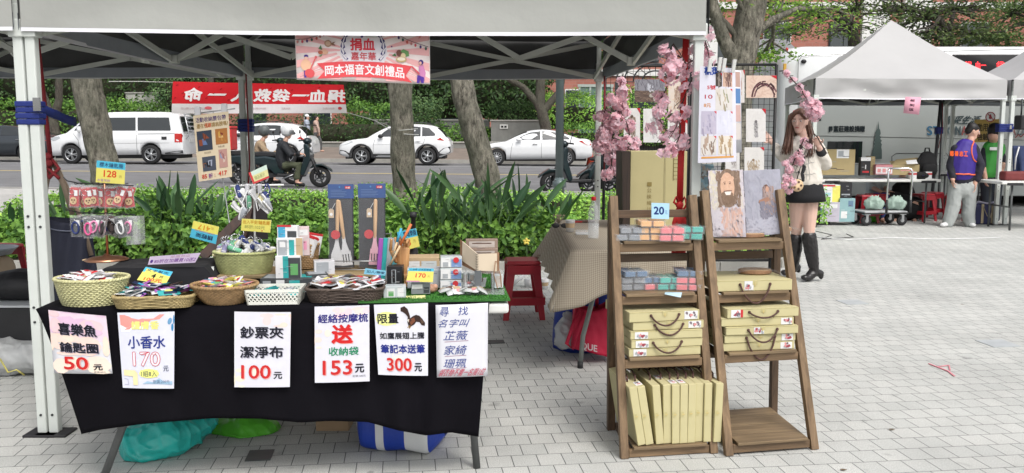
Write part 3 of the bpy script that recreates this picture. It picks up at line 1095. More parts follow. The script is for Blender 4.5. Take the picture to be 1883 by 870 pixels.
#lamp post, cone
POSTG=M('post_grey',(.13,.165,.17),.45,.3,var=.08)
c=V((bx(1028,17.0),17.0,.12))
t=thing('lamp_post','tall grey round lamp post behind the stall beside the road','lamp post',c)
MB(POSTG).tube([(0,0,.25),(0,0,6.4)],.078,20).build('pole',t)
MB(POSTG).lathe([(.1,0),(.1,.3),(.135,.3),(.135,.42),(.1,.44),(.08,.5)],n=8).build('base_collar',t)
mb=MB(POSTG)
for k in range(4):
 a=pi/4+k*pi/2
 mb.lathe([(.018,.42),(.018,.47)],(.11*cos(a),.11*sin(a),0),6)
mb.build('bolts',t)
MB(POSTG).tube([(0,0,6.3),(0,.5,6.6),(0,1.5,6.75)],.045,10).build('arm',t)
MB(POSTG).box(-.12,.12,1.3,2.0,6.68,6.8).build('lamp_head',t,bevel=.03)
c=P(1086,304,36);c.z=RZ(c.x)
t=thing('traffic_cone','orange red traffic cone by the sedan tail','traffic cone',c)
MB(M('cone_red',(.6,.07,.03),.5)).lathe([(.19,.04),(.06,.62),(.03,.68)],n=16).build('cone_body',t)
MB(WHITEP).lathe([(.132,.26),(.096,.42)],n=16,cap=False).build('reflective_band',t)
MB(M('black',(.012,.012,.013),.5)).box(-.22,.22,-.22,.22,0,.04).build('base',t,bevel=.01)
#cars
TYRE=M('tyre',(.018,.018,.019),.8,var=.2)
RIM=M('rim_silver',(.45,.46,.47),.3,.85,var=.05)
BLK=M('black_plastic',(.022,.022,.024),.55,var=.15)
CARGL=M('car_glass',(.014,.018,.02),.06,var=.05,spec=.9)
REDL=M('tail_red',(.45,.015,.012),.2,var=.05,spec=.6)
LAMPG=M('lamp_clear',(.5,.52,.54),.12,.3,var=.05)
CHROME=M('chrome',(.6,.61,.62),.15,1,var=.03)
CARW=M('car_white',(.69,.70,.71),.25,var=.03,coat=.6)
CARK=M('car_darkgrey',(.035,.042,.05),.22,.3,var=.03,coat=.6)
SEAM=M('seam',(.03,.03,.032),.7,var=0)
PLATE=M('plate',(.62,.62,.6),.5)
def interp(tab,x):
 if x<=tab[0][0]:
  return tab[0][1]
 for(a,b),(c,d) in zip(tab[:-1],tab[1:]):
  if x<=c:
   f=(x-a)/max(1e-9,c-a)
   return b+(d-b)*f
 return tab[-1][1]
def smooth_tab(tab,n=3):
 """round an outline by corner cutting, keeping the ends"""
 for _ in range(n):
  q=[tab[0]]
  for(a,b),(c,d) in zip(tab[:-1],tab[1:]):
   q+=[(a*.75+c*.25,b*.75+d*.25),(a*.25+c*.75,b*.25+d*.75)]
  tab=q+[tab[-1]]
 return tab
class Car:
 def __init__(s,L,Wd,belt,roof,sill,wheels,wr,plan,roofw,bottom=None):
  s.L,s.W,s.wr,s.wheels,s.roofw=L,Wd,wr,wheels,roofw
  s.belt=smooth_tab(belt,2)
  s.roof=smooth_tab(roof,2)
  s.sill=sill
  s.plan=smooth_tab(plan,2)
  s.bottom=bottom or[(0,sill),(L,sill)]
 def half(s,x):
  return interp(s.plan,x)*s.W/2
 def zb(s,x):
  z=interp(s.bottom,x)
  for xc in s.wheels:
   ra=s.wr*1.17
   if abs(x-xc)<ra:
    z=max(z,s.wr+sqrt(ra*ra-(x-xc)**2))
  return z
 def section(s,x):
  h,b=s.half(x),interp(s.belt,x)
  r=interp(s.roof,x) if s.roof[0][0]<=x<=s.roof[-1][0] else-1
  zb=s.zb(x)
  m1,m2=max(zb+.02,.40*b+.12),b-.05
  m1=max(m1,zb+.01)
  pts=[(0,zb),(h*.8,zb),(h*.965,zb+.015),(h*.995,m1),(h,max(m1+.01,.72*b)),(h*.975,max(m2,m1+.02)),(h*.93,b)]
  if r>b+.03:
   rw=h*s.roofw
   pts+=[(rw+(h*.93-rw)*.5,b+(r-b)*.5),(rw,b+(r-b)*.9),(rw*.9,r-(r-b)*.01),(rw*.5,r+.012),(0,r+.018)]
  else:
   pts+=[(h*.86,b+.012),(h*.8,b+.018),(h*.65,b+.025),(h*.35,b+.034),(0,b+.036)]
  return pts
 def ysurf(s,x,z):
  p=s.section(x)
  for(ya,za),(yb,zb_) in zip(p[1:-1],p[2:]):
   if za<=z<=zb_ and zb_>za:
    return ya+(yb-ya)*(z-za)/(zb_-za)
  return p[4][0]
 def build(s,t,paint,glass_top=(),cladding=None):
  xs=set(np.linspace(0,s.L,70).tolist())
  for xc in s.wheels:
   ra=s.wr*1.17
   for k in np.linspace(-1,1,19):
    xs.add(xc+ra*sin(k*pi/2))
   xs.add(xc-ra-.004);xs.add(xc+ra+.004)
  xs=sorted(x for x in xs if 0<=x<=s.L)
  mb=MB(paint)
  mb.m(CARGL);mb.m(paint)
  secs=[]
  for x in xs:
   p=s.section(x)
   secs.append([(x,-y,z) for y,z in p]+[(x,y,z) for y,z in p[::-1][1:]])
  n=len(secs[0])
  vs=[q for c in secs for q in c]
  k0=len(p)-1
  for i in range(len(xs)-1):
   for j in range(n-1):
    xm=(xs[i]+xs[i+1])/2
    g=any(a<xm<b for a,b in glass_top) and 8<=j<=n-10
    mb.c=0 if not g else 1
    mb.mats=[paint,CARGL]
    s_=[(i*n+j,(i+1)*n+j,(i+1)*n+j+1,i*n+j+1)]
    for f in s_:
     mb.f.append(f);mb.mi.append(mb.c);mb.sm.append(True)
  mb.v=vs
  mb.f.append(tuple(range(n-1,-1,-1)));mb.mi.append(0);mb.sm.append(False)
  mb.f.append(tuple((len(xs)-1)*n+j for j in range(n)));mb.mi.append(0);mb.sm.append(False)
  body=mb.build('body',t)
  MB(BLK).box(.25,s.L-.25,-s.W*.36,s.W*.36,s.sill-.06,s.sill+.34).build('underbody',t)
  return body
 def panel(s,t,name,pts,mat,off=.007,sub=None,side=-1,label=None):
  """polygon (x,z) laid on the car side"""
  mb=MB(mat)
  d=[]
  m=len(pts)
  for i in range(m):
   a,b=pts[i],pts[(i+1)%m]
   for k in range(4):
    d.append((a[0]+(b[0]-a[0])*k/4,a[1]+(b[1]-a[1])*k/4))
  mb.add([(x,side*(s.ysurf(x,z)+off),z) for x,z in d],[tuple(range(len(d)))])
  o=mb.build(name,t)
  return o
 def seam(s,mb,pts,wd=.012,off=.004):
  for(a,b),(c,d) in zip(pts[:-1],pts[1:]):
   for k in range(6):
    p=(a+(c-a)*k/6,b+(d-b)*k/6);q=(a+(c-a)*(k+1)/6,b+(d-b)*(k+1)/6)
    dx,dz=q[0]-p[0],q[1]-p[1]
    l=sqrt(dx*dx+dz*dz) or 1
    nx,nz=-dz/l*wd/2,dx/l*wd/2
    mb.add([(x,-(s.ysurf(x,z)+off),z) for x,z in((p[0]+nx,p[1]+nz),(q[0]+nx,q[1]+nz),(q[0]-nx,q[1]-nz),(p[0]-nx,p[1]-nz))],[(0,1,2,3)])
 def wheel(s,t,xc,side,spokes=10,dark=False,paired=False):
  y=side*(s.half(xc)-.13)
  w_=thing('wheel','','',(xc,y,s.wr))
  for k in('label','category'):
   del w_[k]
  w_.parent=t
  r=s.wr
  MB(TYRE).lathe([(r*.66,-.10),(r*.93,-.11),(r,-.085),(r,.085),(r*.93,.11),(r*.66,.10)],n=32,axis='y',cap=False).build('tyre',w_)
  mb=MB(BLK)
  mb.lathe([(r*.68,0),(r*.1,0)],n=28,axis='y',cap=False)
  mb.m(BLK if dark else RIM)
  mb.lathe([(r*.68,side*.095),(r*.62,side*.10),(r*.60,side*.06)],n=32,axis='y',cap=False)
  for k in range(spokes):
   a=2*pi*(k//2)/(spokes/2)+(.17 if k%2 else-.17) if paired else 2*pi*k/spokes
   ca,sa=cos(a),sin(a)
   mb.bar((ca*r*.12,side*.09,sa*r*.12),(ca*r*.64,side*.075,sa*r*.64),r*.085,.03,(0,1,0))
  mb.lathe([(r*.16,side*.1),(r*.12,side*.112),(.002,side*.114)],n=14,axis='y',cap=False)
  mb.build('rim',w_)
 def arch_trim(s,t,xc,wd=.075,mat=BLK):
  mb=MB(mat)
  ra=s.wr*1.16
  a=np.linspace(-.12,pi+.12,22)
  for i in range(21):
   q=[]
   for r_,an in((ra,a[i]),(ra,a[i+1]),(ra+wd,a[i+1]),(ra+wd,a[i])):
    x,z=xc+r_*cos(an),max(s.sill,s.wr+r_*sin(an))
    q.append((x,-(s.half(min(max(x,0),s.L))*1.0+.012),z))
   mb.add(q,[(0,1,2,3)])
  mb.build('wheel_arch_trim',t)
def car_at(u,v,Y,name,label,cat,group='cars parked along the far kerb',rz=0):
 p=P(u,v,Y)
 return thing(name,label,cat,(p.x,p.y,RZ(p.x)),rz,group)
GRP='cars parked along the far kerb'
#white saloon
def sedan(t,paint):
 L=4.85
 c=Car(L,1.84,[(0,.62),(.12,.74),(.5,.84),(1.25,.95),(1.7,.99),(2.6,1.0),(3.9,1.03),(4.5,1.07),(4.75,1.02),(4.85,.86)],[(1.25,.95),(1.75,1.2),(2.15,1.38),(2.65,1.45),(3.2,1.43),(3.75,1.3),(4.35,1.07)],.24,(.95,3.78),.335,[(0,.70),(.1,.84),(.5,.95),(1.2,1),(3.8,1),(4.5,.94),(4.75,.86),(4.85,.74)],.72,[(0,.30),(.3,.24),(4.5,.26),(4.85,.36)])
 c.build(t,paint,[(1.35,2.2),(3.45,4.25)])
 fw=c.panel(t,'side_window',[(1.72,1.03),(2.0,1.2),(2.3,1.33),(2.72,1.385),(2.72,1.04)],CARGL)
 c.panel(t,'side_window',[(2.8,1.04),(2.8,1.385),(3.2,1.37),(3.6,1.28),(3.88,1.12),(3.9,1.06)],CARGL)
 c.panel(t,'headlight',[(.05,.66),(.12,.74),(.55,.83),(.62,.78),(.3,.68)],LAMPG)
 c.panel(t,'taillight',[(4.28,.98),(4.42,1.02),(4.78,.96),(4.80,.82),(4.6,.83)],REDL)
 mb=MB(SEAM)
 c.seam(mb,[(1.62,1.0),(1.55,.7),(1.5,.3)]);c.seam(mb,[(2.76,1.02),(2.76,.3)]);c.seam(mb,[(3.78,1.03),(3.6,.82),(3.42,.6),(3.36,.3)])
 c.seam(mb,[(1.5,.3),(3.36,.3)])
 mb.build('door_seam',t,fix=False)
 for x in(2.5,3.55):
  MB(CHROME).box(x-.1,x+.1,-.955,-.925,.86,.885).build('door_handle',t,bevel=.006)
 MB(paint).T
 m=MB(paint);m.ell((1.86,-.98,1.05),.12,.07,.075);m.build('side_mirror',t)
 for xc in c.wheels:
  for sd in(-1,1):
   c.wheel(t,xc,sd,12)
 mb=MB(BLK).box(-.01,.12,-.5,.5,.35,.55);mb.build('grille',t)
 MB(PLATE).box(4.83,4.86,-.19,.19,.68,.84).build('number_plate',t)
 return c
t=car_at(872,303,36.3,'car','white saloon car with tinted windows behind the grey lamp post','car',GRP)
sedan(t,CARW)
#dark saloon at far left: pale grey-blue side, dark tail
t=car_at(-98,300,36.2,'car','dark grey saloon car partly cut by the left edge of the photo','car',GRP)
sedan(t,CARK)
#crossover
def suv(t,paint,blackroof=False):
 L=4.5
 c=Car(L,1.84,[(0,.74),(.1,.86),(.45,.97),(1.15,1.05),(1.4,1.07),(2.6,1.09),(3.8,1.13),(4.2,1.13),(4.42,1.05),(4.5,.8)],[(1.1,1.05),(1.55,1.33),(1.95,1.54),(2.5,1.62),(3.2,1.62),(3.75,1.57),(4.05,1.45),(4.3,1.13)],.30,(.92,3.56),.355,[(0,.74),(.1,.86),(.45,.95),(1.1,1),(3.7,1),(4.3,.95),(4.45,.86),(4.5,.80)],.76,[(0,.42),(.3,.30),(4.1,.30),(4.5,.48)])
 c.build(t,paint,[(1.2,1.95),(3.98,4.28)])
 c.panel(t,'side_window',[(1.62,1.12),(1.85,1.33),(2.05,1.46),(2.5,1.53),(2.5,1.13)],CARGL)
 c.panel(t,'side_window',[(2.57,1.13),(2.57,1.53),(3.1,1.53),(3.3,1.51),(3.3,1.14)],CARGL)
 c.panel(t,'side_window',[(3.36,1.14),(3.36,1.51),(3.65,1.46),(3.9,1.22),(3.86,1.16)],CARGL)
 c.panel(t,'headlight',[(.08,.78),(.14,.87),(.5,.95),(.62,.92),(.35,.82)],LAMPG)
 c.panel(t,'taillight',[(3.95,1.0),(4.1,1.1),(4.38,1.08),(4.46,.98),(4.3,.95)],REDL)
 c.panel(t,'sill_trim',[(1.32,.3),(1.32,.44),(3.14,.44),(3.14,.3)],BLK,.012)
 c.panel(t,'rear_bumper',[(3.98,.34),(4.0,.5),(4.2,.66),(4.49,.74),(4.49,.5),(4.3,.42)],BLK,.012)
 c.panel(t,'front_bumper',[(.02,.44),(.05,.6),(.3,.56),(.5,.42),(.48,.34),(.2,.34)],BLK,.012)
 for xc in c.wheels:
  c.arch_trim(t,xc)
 mb=MB(SEAM)
 c.seam(mb,[(1.5,1.08),(1.42,.8),(1.4,.46)]);c.seam(mb,[(2.53,1.1),(2.53,.46)]);c.seam(mb,[(3.5,1.12),(3.42,.86),(3.2,.6),(3.15,.46)])
 c.seam(mb,[(1.4,.8),(3.4,.86)],.006)
 mb.build('door_seam',t,fix=False)
 for x in(2.3,3.2):
  MB(paint).box(x-.1,x+.1,-.955,-.92,.93,.96).build('door_handle',t,bevel=.008)
 m=MB(BLK);m.ell((1.72,-.98,1.14),.11,.07,.08);m.build('side_mirror',t)
 MB(MET).tube([(1.95,-.66,1.62),(2.2,-.66,1.68),(3.5,-.66,1.68),(3.75,-.66,1.61)],.018,6).build('roof_rail',t)
 m=MB(BLK);m.box(4.2,4.42,-.55,.55,1.52,1.56);m.build('spoiler',t)
 for xc in c.wheels:
  for sd in(-1,1):
   c.wheel(t,xc,sd,10,paired=True)
 MB(PLATE).box(4.49,4.515,-.19,.19,.8,.96).build('number_plate',t)
 return c
t=car_at(630,303,35.8,'car','white crossover car with black wheel arches left of the straight trunk','car',GRP)
suv(t,CARW)
t=car_at(376,300,35.0,'car','white hatchback crossover behind the scooter rider','car',GRP)
suv(t,CARW)
#van with ladder rack
def van(t,paint):
 L=5.3
 c=Car(L,1.95,[(0,.78),(.15,.98),(.6,1.12),(1.0,1.2),(1.2,1.22),(5.1,1.24),(5.25,1.2),(5.3,.9)],[(.75,1.14),(1.2,1.5),(1.55,1.82),(2.0,1.95),(3,1.99),(4.9,1.98),(5.12,1.86),(5.25,1.3)],.26,(.98,4.05),.36,[(0,.76),(.12,.88),(.5,.97),(1.0,1),(5.0,1),(5.25,.96),(5.3,.93)],.86,[(0,.3),(5.3,.36)])
 c.build(t,paint,[(.85,1.5)])
 c.panel(t,'side_window',[(1.12,1.27),(1.3,1.48),(1.58,1.72),(2.15,1.74),(2.15,1.27)],CARGL)
 c.panel(t,'side_window',[(2.28,1.27),(2.28,1.76),(3.5,1.77),(3.5,1.27)],CARGL)
 c.panel(t,'side_window',[(3.58,1.27),(3.58,1.77),(4.78,1.77),(4.85,1.3),(4.82,1.27)],CARGL)
 c.panel(t,'headlight',[(.06,.84),(.14,.98),(.55,1.06),(.6,.98),(.4,.88)],LAMPG)
 c.panel(t,'taillight',[(5.0,.82),(5.0,1.16),(5.27,1.16),(5.28,.82)],REDL)
 c.panel(t,'fuel_cap',[(4.5,.92),(4.5,1.04),(4.7,1.04),(4.7,.92)],BLK)
 c.panel(t,'rear_bumper',[(4.6,.36),(4.6,.42),(5.29,.52),(5.29,.40)],BLK,.01)
 mb=MB(SEAM)
 c.seam(mb,[(1.08,1.2),(1.3,.9),(1.36,.3)]);c.seam(mb,[(2.2,1.25),(2.2,.3)]);c.seam(mb,[(3.54,1.25),(3.54,.34)]);c.seam(mb,[(2.2,.78),(5.2,.8)],.008)
 c.seam(mb,[(3.6,1.14),(5.0,1.15)],.02)
 mb.build('door_seam',t,fix=False)
 m=MB(paint);m.ell((1.42,-1.1,1.3),.08,.1,.13);m.build('side_mirror',t)
 MB(paint).box(2.34,2.54,-1.01,-.98,1.02,1.06).build('door_handle',t,bevel=.008)
 for xc in c.wheels:
  for sd in(-1,1):
   c.wheel(t,xc,sd,10,paired=True)
 MB(CARGL).hexa([(5.285,-.75,1.25),(5.285,.75,1.25),(5.30,.75,1.25),(5.30,-.75,1.25)],[(5.14,-.7,1.82),(5.14,.7,1.82),(5.16,.7,1.82),(5.16,-.7,1.82)]).build('rear_window',t)
 MB(PLATE).box(5.3,5.32,-.22,.22,.82,.98).build('number_plate',t)
 mb=MB(RIM)
 for y in(-.7,.5):
  mb.tube([(5.36,y,.95),(5.48,y,1.1),(5.32,y,1.95)],.025,6)
 for z in(1.12,1.28,1.44,1.6,1.76,1.9):
  mb.tube([(5.36+(1.95-z)*.15,-.72,z),(5.36+(1.95-z)*.15,.52,z)],.022,6)
 for z in(1.15,1.7):
  mb.tube([(5.4,-.7,z),(5.75,-.7,z+.12),(5.62,-.6,z+.26)],.02,6)
  mb.tube([(5.4,.4,z),(5.75,.4,z+.12)],.02,6)
 mb.build('rear_rack',t)
 return c
t=car_at(108,298,34.6,'van','white passenger van with a metal rack on its tail','van',GRP)
van(t,CARW)
#scooters
GRN=M('scooter_teal',(.012,.026,.032),.3,.3,var=.06,coat=.5)
SEATM=M('seat_black',(.02,.02,.022),.6,var=.1)
def scooter(t,paint):
 """local: x forward, z up, wheelbase 1.30, y across"""
 for x in(0,1.31):
  w_=bpy.data.objects.new('wheel',None);COL.objects.link(w_);w_.parent=t;w_.location=(x,0,.24)
  MB(TYRE).lathe([(.15,-.05),(.22,-.055),(.24,-.03),(.24,.03),(.22,.055),(.15,.05)],n=28,axis='y',cap=False).build('tyre',w_)
  mb=MB(BLK).lathe([(.155,-.03),(.155,.03)],n=24,axis='y',cap=False)
  mb.m(M('rim_dark',(.07,.075,.08),.35,.6))
  for k in range(5):
   a=2*pi*k/5
   mb.bar((0,0,0),(.155*cos(a),0,.155*sin(a)),.035,.03,(0,1,0))
  mb.lathe([(.05,-.045),(.05,.045)],n=14,axis='y')
  mb.lathe([(.11,-.047),(.075,-.047),(.075,-.05),(.11,-.05)],n=20,axis='y',cap=False)
  mb.build('rim',w_)
 f=lambda a,b,d:(a,d,b)
 mb=MB(paint).prism([(-.36,.58),(-.28,.70),(.1,.72),(.42,.66),(.52,.5),(.52,.3),(.3,.28),(.22,.38),(.02,.5),(-.2,.52)],f,-.15,.15)
 mb.build('rear_body',t,bevel=.05,seg=3)
 mb=MB(paint).prism([(.92,.26),(.98,.28),(1.13,.62),(1.12,.9),(1.06,1.0),(.98,.98),(1.0,.72),(.88,.34)],f,-.19,.19)
 mb.build('leg_shield',t,bevel=.05,seg=3)
 MB(paint).prism([(1.08,.42),(1.16,.53),(1.36,.54),(1.56,.42),(1.6,.34),(1.42,.47),(1.2,.46)],f,-.075,.075).build('front_mudguard',t,bevel=.02)
 MB(BLK).prism([(.36,.24),(.95,.24),(.98,.30),(.36,.32)],f,-.17,.17).build('footboard',t,bevel=.02)
 MB(SEATM).prism([(-.34,.72),(-.3,.8),(.05,.82),(.3,.80),(.44,.74),(.4,.69),(-.2,.70)],f,-.13,.13).build('seat',t,bevel=.035,seg=3)
 mb=MB(BLK).tube([(1.03,0,.95),(.99,0,1.06)],.045,10)
 mb.tube([(.93,-.33,1.06),(.99,-.15,1.07),(.99,.15,1.07),(.93,.33,1.06)],.017,8)
 mb.build('handlebar',t)
 MB(paint).ell((1.04,0,1.05),.1,.15,.08).build('headlamp_cowl',t)
 MB(LAMPG).ell((1.13,0,.86),.03,.1,.07).build('headlight',t)
 MB(REDL).ell((-.36,0,.62),.03,.09,.03).build('taillight',t)
 for sd in(-1,1):
  mb=MB(BLK).tube([(.97,sd*.22,1.07),(.95,sd*.3,1.22)],.008,6)
  mb.ell((.95,sd*.32,1.26),.02,.06,.045)
  mb.build('mirror',t)
 mb=MB(BLK)
 mb.tube([(1.31,-.08,.24),(1.18,-.08,.55),(1.1,-.05,.75)],.026,8).tube([(1.31,.08,.24),(1.18,.08,.55),(1.1,.05,.75)],.026,8)
 mb.tube([(0,-.08,.24),(-.08,-.1,.55)],.03,8).bar((-.02,-.09,.24),(.4,-.09,.3),.05,.1)
 mb.build('fork',t)
 MB(BLK).prism([(-.33,.5),(-.2,.5),(-.36,.3),(-.45,.3)],f,-.08,.08).build('rear_mudguard',t,bevel=.01)
 MB(RIM).tube([(.5,-.2,.2),(.75,-.22,.3)],.014,6).build('side_stand',t)
 MB(PLATE).box(-.43,-.42,-.11,.11,.36,.46).build('number_plate',t)
 return t
p=P(500,343,19.9)
zr=RZ(p.x)
rider_scooter=thing('scooter','dark teal scooter ridden along the road past the hedge','scooter',(p.x-.2,19.9,zr),0,'scooters')
scooter(rider_scooter,GRN)
s2=dup(rider_scooter,(p.x-1.15,21.2,RZ(p.x)),0,'second scooter carrying the red box behind the tent pole')
for ch in COL.objects:
 if ch.parent==s2 and ch.name.startswith(('rear_body','leg_shield','front_mudguard')):
  pass
q=P(1072,360,18.9)
s3=dup(rider_scooter,(q.x+.55,18.7,RZ(q.x)),pi+.25,'dark scooter parked by the road nearest the lamp post')
s4=dup(rider_scooter,(q.x+1.35,18.9,RZ(q.x)),pi+.3,'dark parked scooter behind the tall carton on the checked table')
z0=RZ(p.x)
c=V((p.x-1.15-.32,21.2,z0+.82))
t=thing('delivery_box','red carrier box strapped on the tail of the second scooter','carrier box',c)
MB(M('box_red',(.55,.03,.035),.45)).box(-.24,.24,-.24,.24,0,.52).build('box_body',t,bevel=.03)
MB(M('box_red',None)).box(-.25,.25,-.25,.25,.52,.58).build('lid',t,bevel=.015)
MB(WHITEP).box(-.2,.2,-.245,-.2405,.2,.3).build('reflective_strip',t)
#donation bus
BUSW=M('bus_white',(.72,.73,.73),.3,var=.03,coat=.4)
BUSG=M('bus_silver',(.36,.385,.375),.32,.15,var=.06,vs=.8,coat=.3)
YB=17.4
bl,br_=P(1436,300,YB),P(2080,300,YB)
x0,x1=bl.x,bl.x+9.6
ztop=P(1600,83,YB).z
t=thing('bus','long white and silver blood donation bus behind the pavilions','bus',((x0+x1)/2,YB+1.25,0))
R_=.16
def bus_sec(x):
 e=min(1,max(0,(x-x0)/.5))
 ins=(1-sqrt(max(0,1-(1-e)**2)))
 h=1.25-.25*ins
 zt=ztop-.3*ins
 pts=[(-h,.35),(-h,1.3),(-h,2.1),(-h,zt-.30),(-h+.03,zt-.16),(-h+.12,zt-.05),(-h+.3,zt),(0,zt+.05),(h-.3,zt),(h-.12,zt-.05),(h-.03,zt-.16),(h,zt-.3),(h,1.3),(h,.35)]
 return[(x,YB+1.25+a,b) for a,b in pts]
xs=[x0+d for d in(0,.02,.06,.12,.2,.3,.4,.5)]+list(np.linspace(x0+1,x1,20))
secs=[bus_sec(x) for x in xs]
mb=MB(BUSW)
n_=len(secs[0])
mb.v=[p for s_ in secs for p in s_]
mb.m(BUSG)
for i in range(len(xs)-1):
 for j in range(n_-1):
  mb.f.append((i*n_+j,(i+1)*n_+j,(i+1)*n_+j+1,i*n_+j+1))
  mb.mi.append(1 if j<2 and xs[i]>x0+.25 else 0);mb.sm.append(True)
mb.f.append(tuple(range(n_-1,-1,-1)));mb.mi.append(0);mb.sm.append(False)
mb.f.append(tuple((len(xs)-1)*n_+j for j in range(n_)));mb.mi.append(0);mb.sm.append(False)
mb.build('body',t,W=True)
def yb(d):
 return YB-d
def bus_panel(name,u0,v0,u1,v1,mat,d=.012,bev=.03):
 a,b=P(u0,v1,YB),P(u1,v0,YB)
 return MB(mat).box(a.x,b.x,YB-d,YB-.001,a.z,b.z).build(name,t,W=True,bevel=min(bev,d*.8))
def bus_line(pts,mat=SEAM,r=.006):
 q=[P(u,v,YB-.004) for u,v in pts]
 return MB(mat).tube(q,r,5).build('panel_seam',t,W=True)
bus_panel('skirt',1450,305,2100,360,BUSG,.01)
bus_line([(1467,150),(1468,112),(1474,104),(1484,102),(1600,98),(1760,94),(1900,90)])
bus_line([(1480,300),(1720,302),(1900,304)],M('trim_pale',(.55,.57,.57),.35,.3),.012)
bus_line([(1640,322),(1640,288),(1648,282),(1740,282),(1745,288),(1745,322)])
bus_line([(1500,250),(1620,252),(1900,258)],SEAM,.004)
mb=MB(BLK).ell(P(1478,113,YB)+V((0,0,0)),.055,.04,.04);mb.build('marker_lamp',t,W=True)
MB(REDL).ell(P(1447,91,YB+.05),.03,.03,.04).build('marker_lamp',t,W=True)
MB(BLK).ell(P(1431,97,YB+.35),.05,.05,.04).build('marker_lamp',t,W=True)
MB(M('lamp_amber',(.6,.35,.06),.3)).box(P(1441,130,YB).x,P(1446,130,YB).x,YB-.0,YB+.05,P(1441,132,YB).z,P(1441,117,YB).z).build('marker_lamp',t,W=True)
MB(BLK).ell(P(1548,110,YB),.1,.03,.06).build('window_vent',t,W=True)
bus_panel('window',1520,260,1586,300,CARGL,.012)
bus_panel('grille',1486,192,1511,222,BLK,.012)
bus_panel('led_board',1747,100,1990,160,M('led_black',(.012,.012,.014),.15,spec=.7),.03)
LED=M('led_red',(1.0,.03,.04),.4,var=0,emit=2.2)
led=Sheet(P(1747,100,YB-.032),P(1990,100,YB-.032),P(1990,160,YB-.032),P(1747,160,YB-.032))
q=MB(LED)
for body,a0,b0,a1,b1 in(('捐',.11,.22,.16,.46),('血一',.19,.22,.27,.44),('袋',.35,.22,.41,.46),('救人',.45,.22,.54,.46),('一命',.12,.52,.17,.68),('感謝您的',.19,.54,.42,.74),('熱血',.45,.52,.54,.74)):
 vs,fs,sz=glyphs(body)
 for ox in(0,.002):
  led.k+=1
  q.add([led.at(a0+(a1-a0)*x+ox,b1-(b1-b0)*y,.002+.0003*led.k) for x,y in vs],fs)
q.build('led_lettering',t,W=True,fix=False)
lv=Sheet(P(1500,180,YB-.012),P(1900,180,YB-.012),P(1900,330,YB-.012),P(1500,330,YB-.012))
def lu(u,v):
 return(u-1500)/400,(v-180)/150
def ltext(body,u0,v0,u1,v1,col,bold=0,slant=0):
 a,b=lu(u0,v0);c,d=lu(u1,v1)
 lv.text(body,a,b,c,d,col,bold,slant=slant)
ltext('富莊建設捐贈',1533,231,1590,242,'#20282c',.04)
lv.poly([lu(1524,232),lu(1531,232),lu(1531,238),lu(1528,243),lu(1528,236),lu(1526,243),lu(1524,243)],'#20282c','lettering')
ltext('精采生活',1737,213,1800,228,'#3a4649',.03,.2)
ltext('份',1862,215,1874,226,'#3a4649',.03)
for ch,u0,u1,col in(('S',1705,1714,'#3f6f8f'),('T',1716,1725,'#3f6f8f'),('.',1727,1729,'#3f6f8f'),('I',1737,1739,'#46555c'),('G',1742,1753,'#46555c'),('N',1757,1766,'#4b5a60'),('A',1768,1778,'#9a5a58'),('T',1780,1788,'#9a5a58'),('I',1791,1793,'#9a5a58'),('U',1796,1804,'#8a4a48'),('S',1806,1813,'#8a4a48'),('A',1858,1867,'#8a5a58'),('Z',1869,1877,'#5d6a6e'),('A',1879,1888,'#7a8a8e')):
 ltext(ch,u0,232 if ch!='.' else 246,u1,248,col,.03)
lv.line([lu(1866,253),lu(1872,247),lu(1876,252),lu(1884,244)],.02,'#8e4a48','lettering')
tw=[(1615,222),(1616,236),(1618,239),(1619,246),(1617,249),(1620,252),(1618,255),(1621,258),(1619,262),(1621,265),(1620,270),(1621,276),(1621,292),(1603,292),(1604,276),(1607,268),(1606,264),(1608,261),(1606,257),(1609,254),(1608,250),(1610,247),(1609,243),(1611,239),(1613,236)]
lv.poly([lu(*p_) for p_ in tw],'#53615f','printed_tower')
for part,m_ in lv.L.items():
 m_.build(part,t,W=True,fix=False)
for wx in(x0+2.3,x0+7.4):
 MB(TYRE).lathe([(.28,0),(.46,0),(.48,.06),(.48,.24),(.28,.26)],(wx,YB+.04,.48),28,axis='y').build('wheel',t,W=True)
MB(BLK).box(x0+.3,x1-.3,YB+.15,YB+2.35,.2,.5).build('underbody',t,W=True)
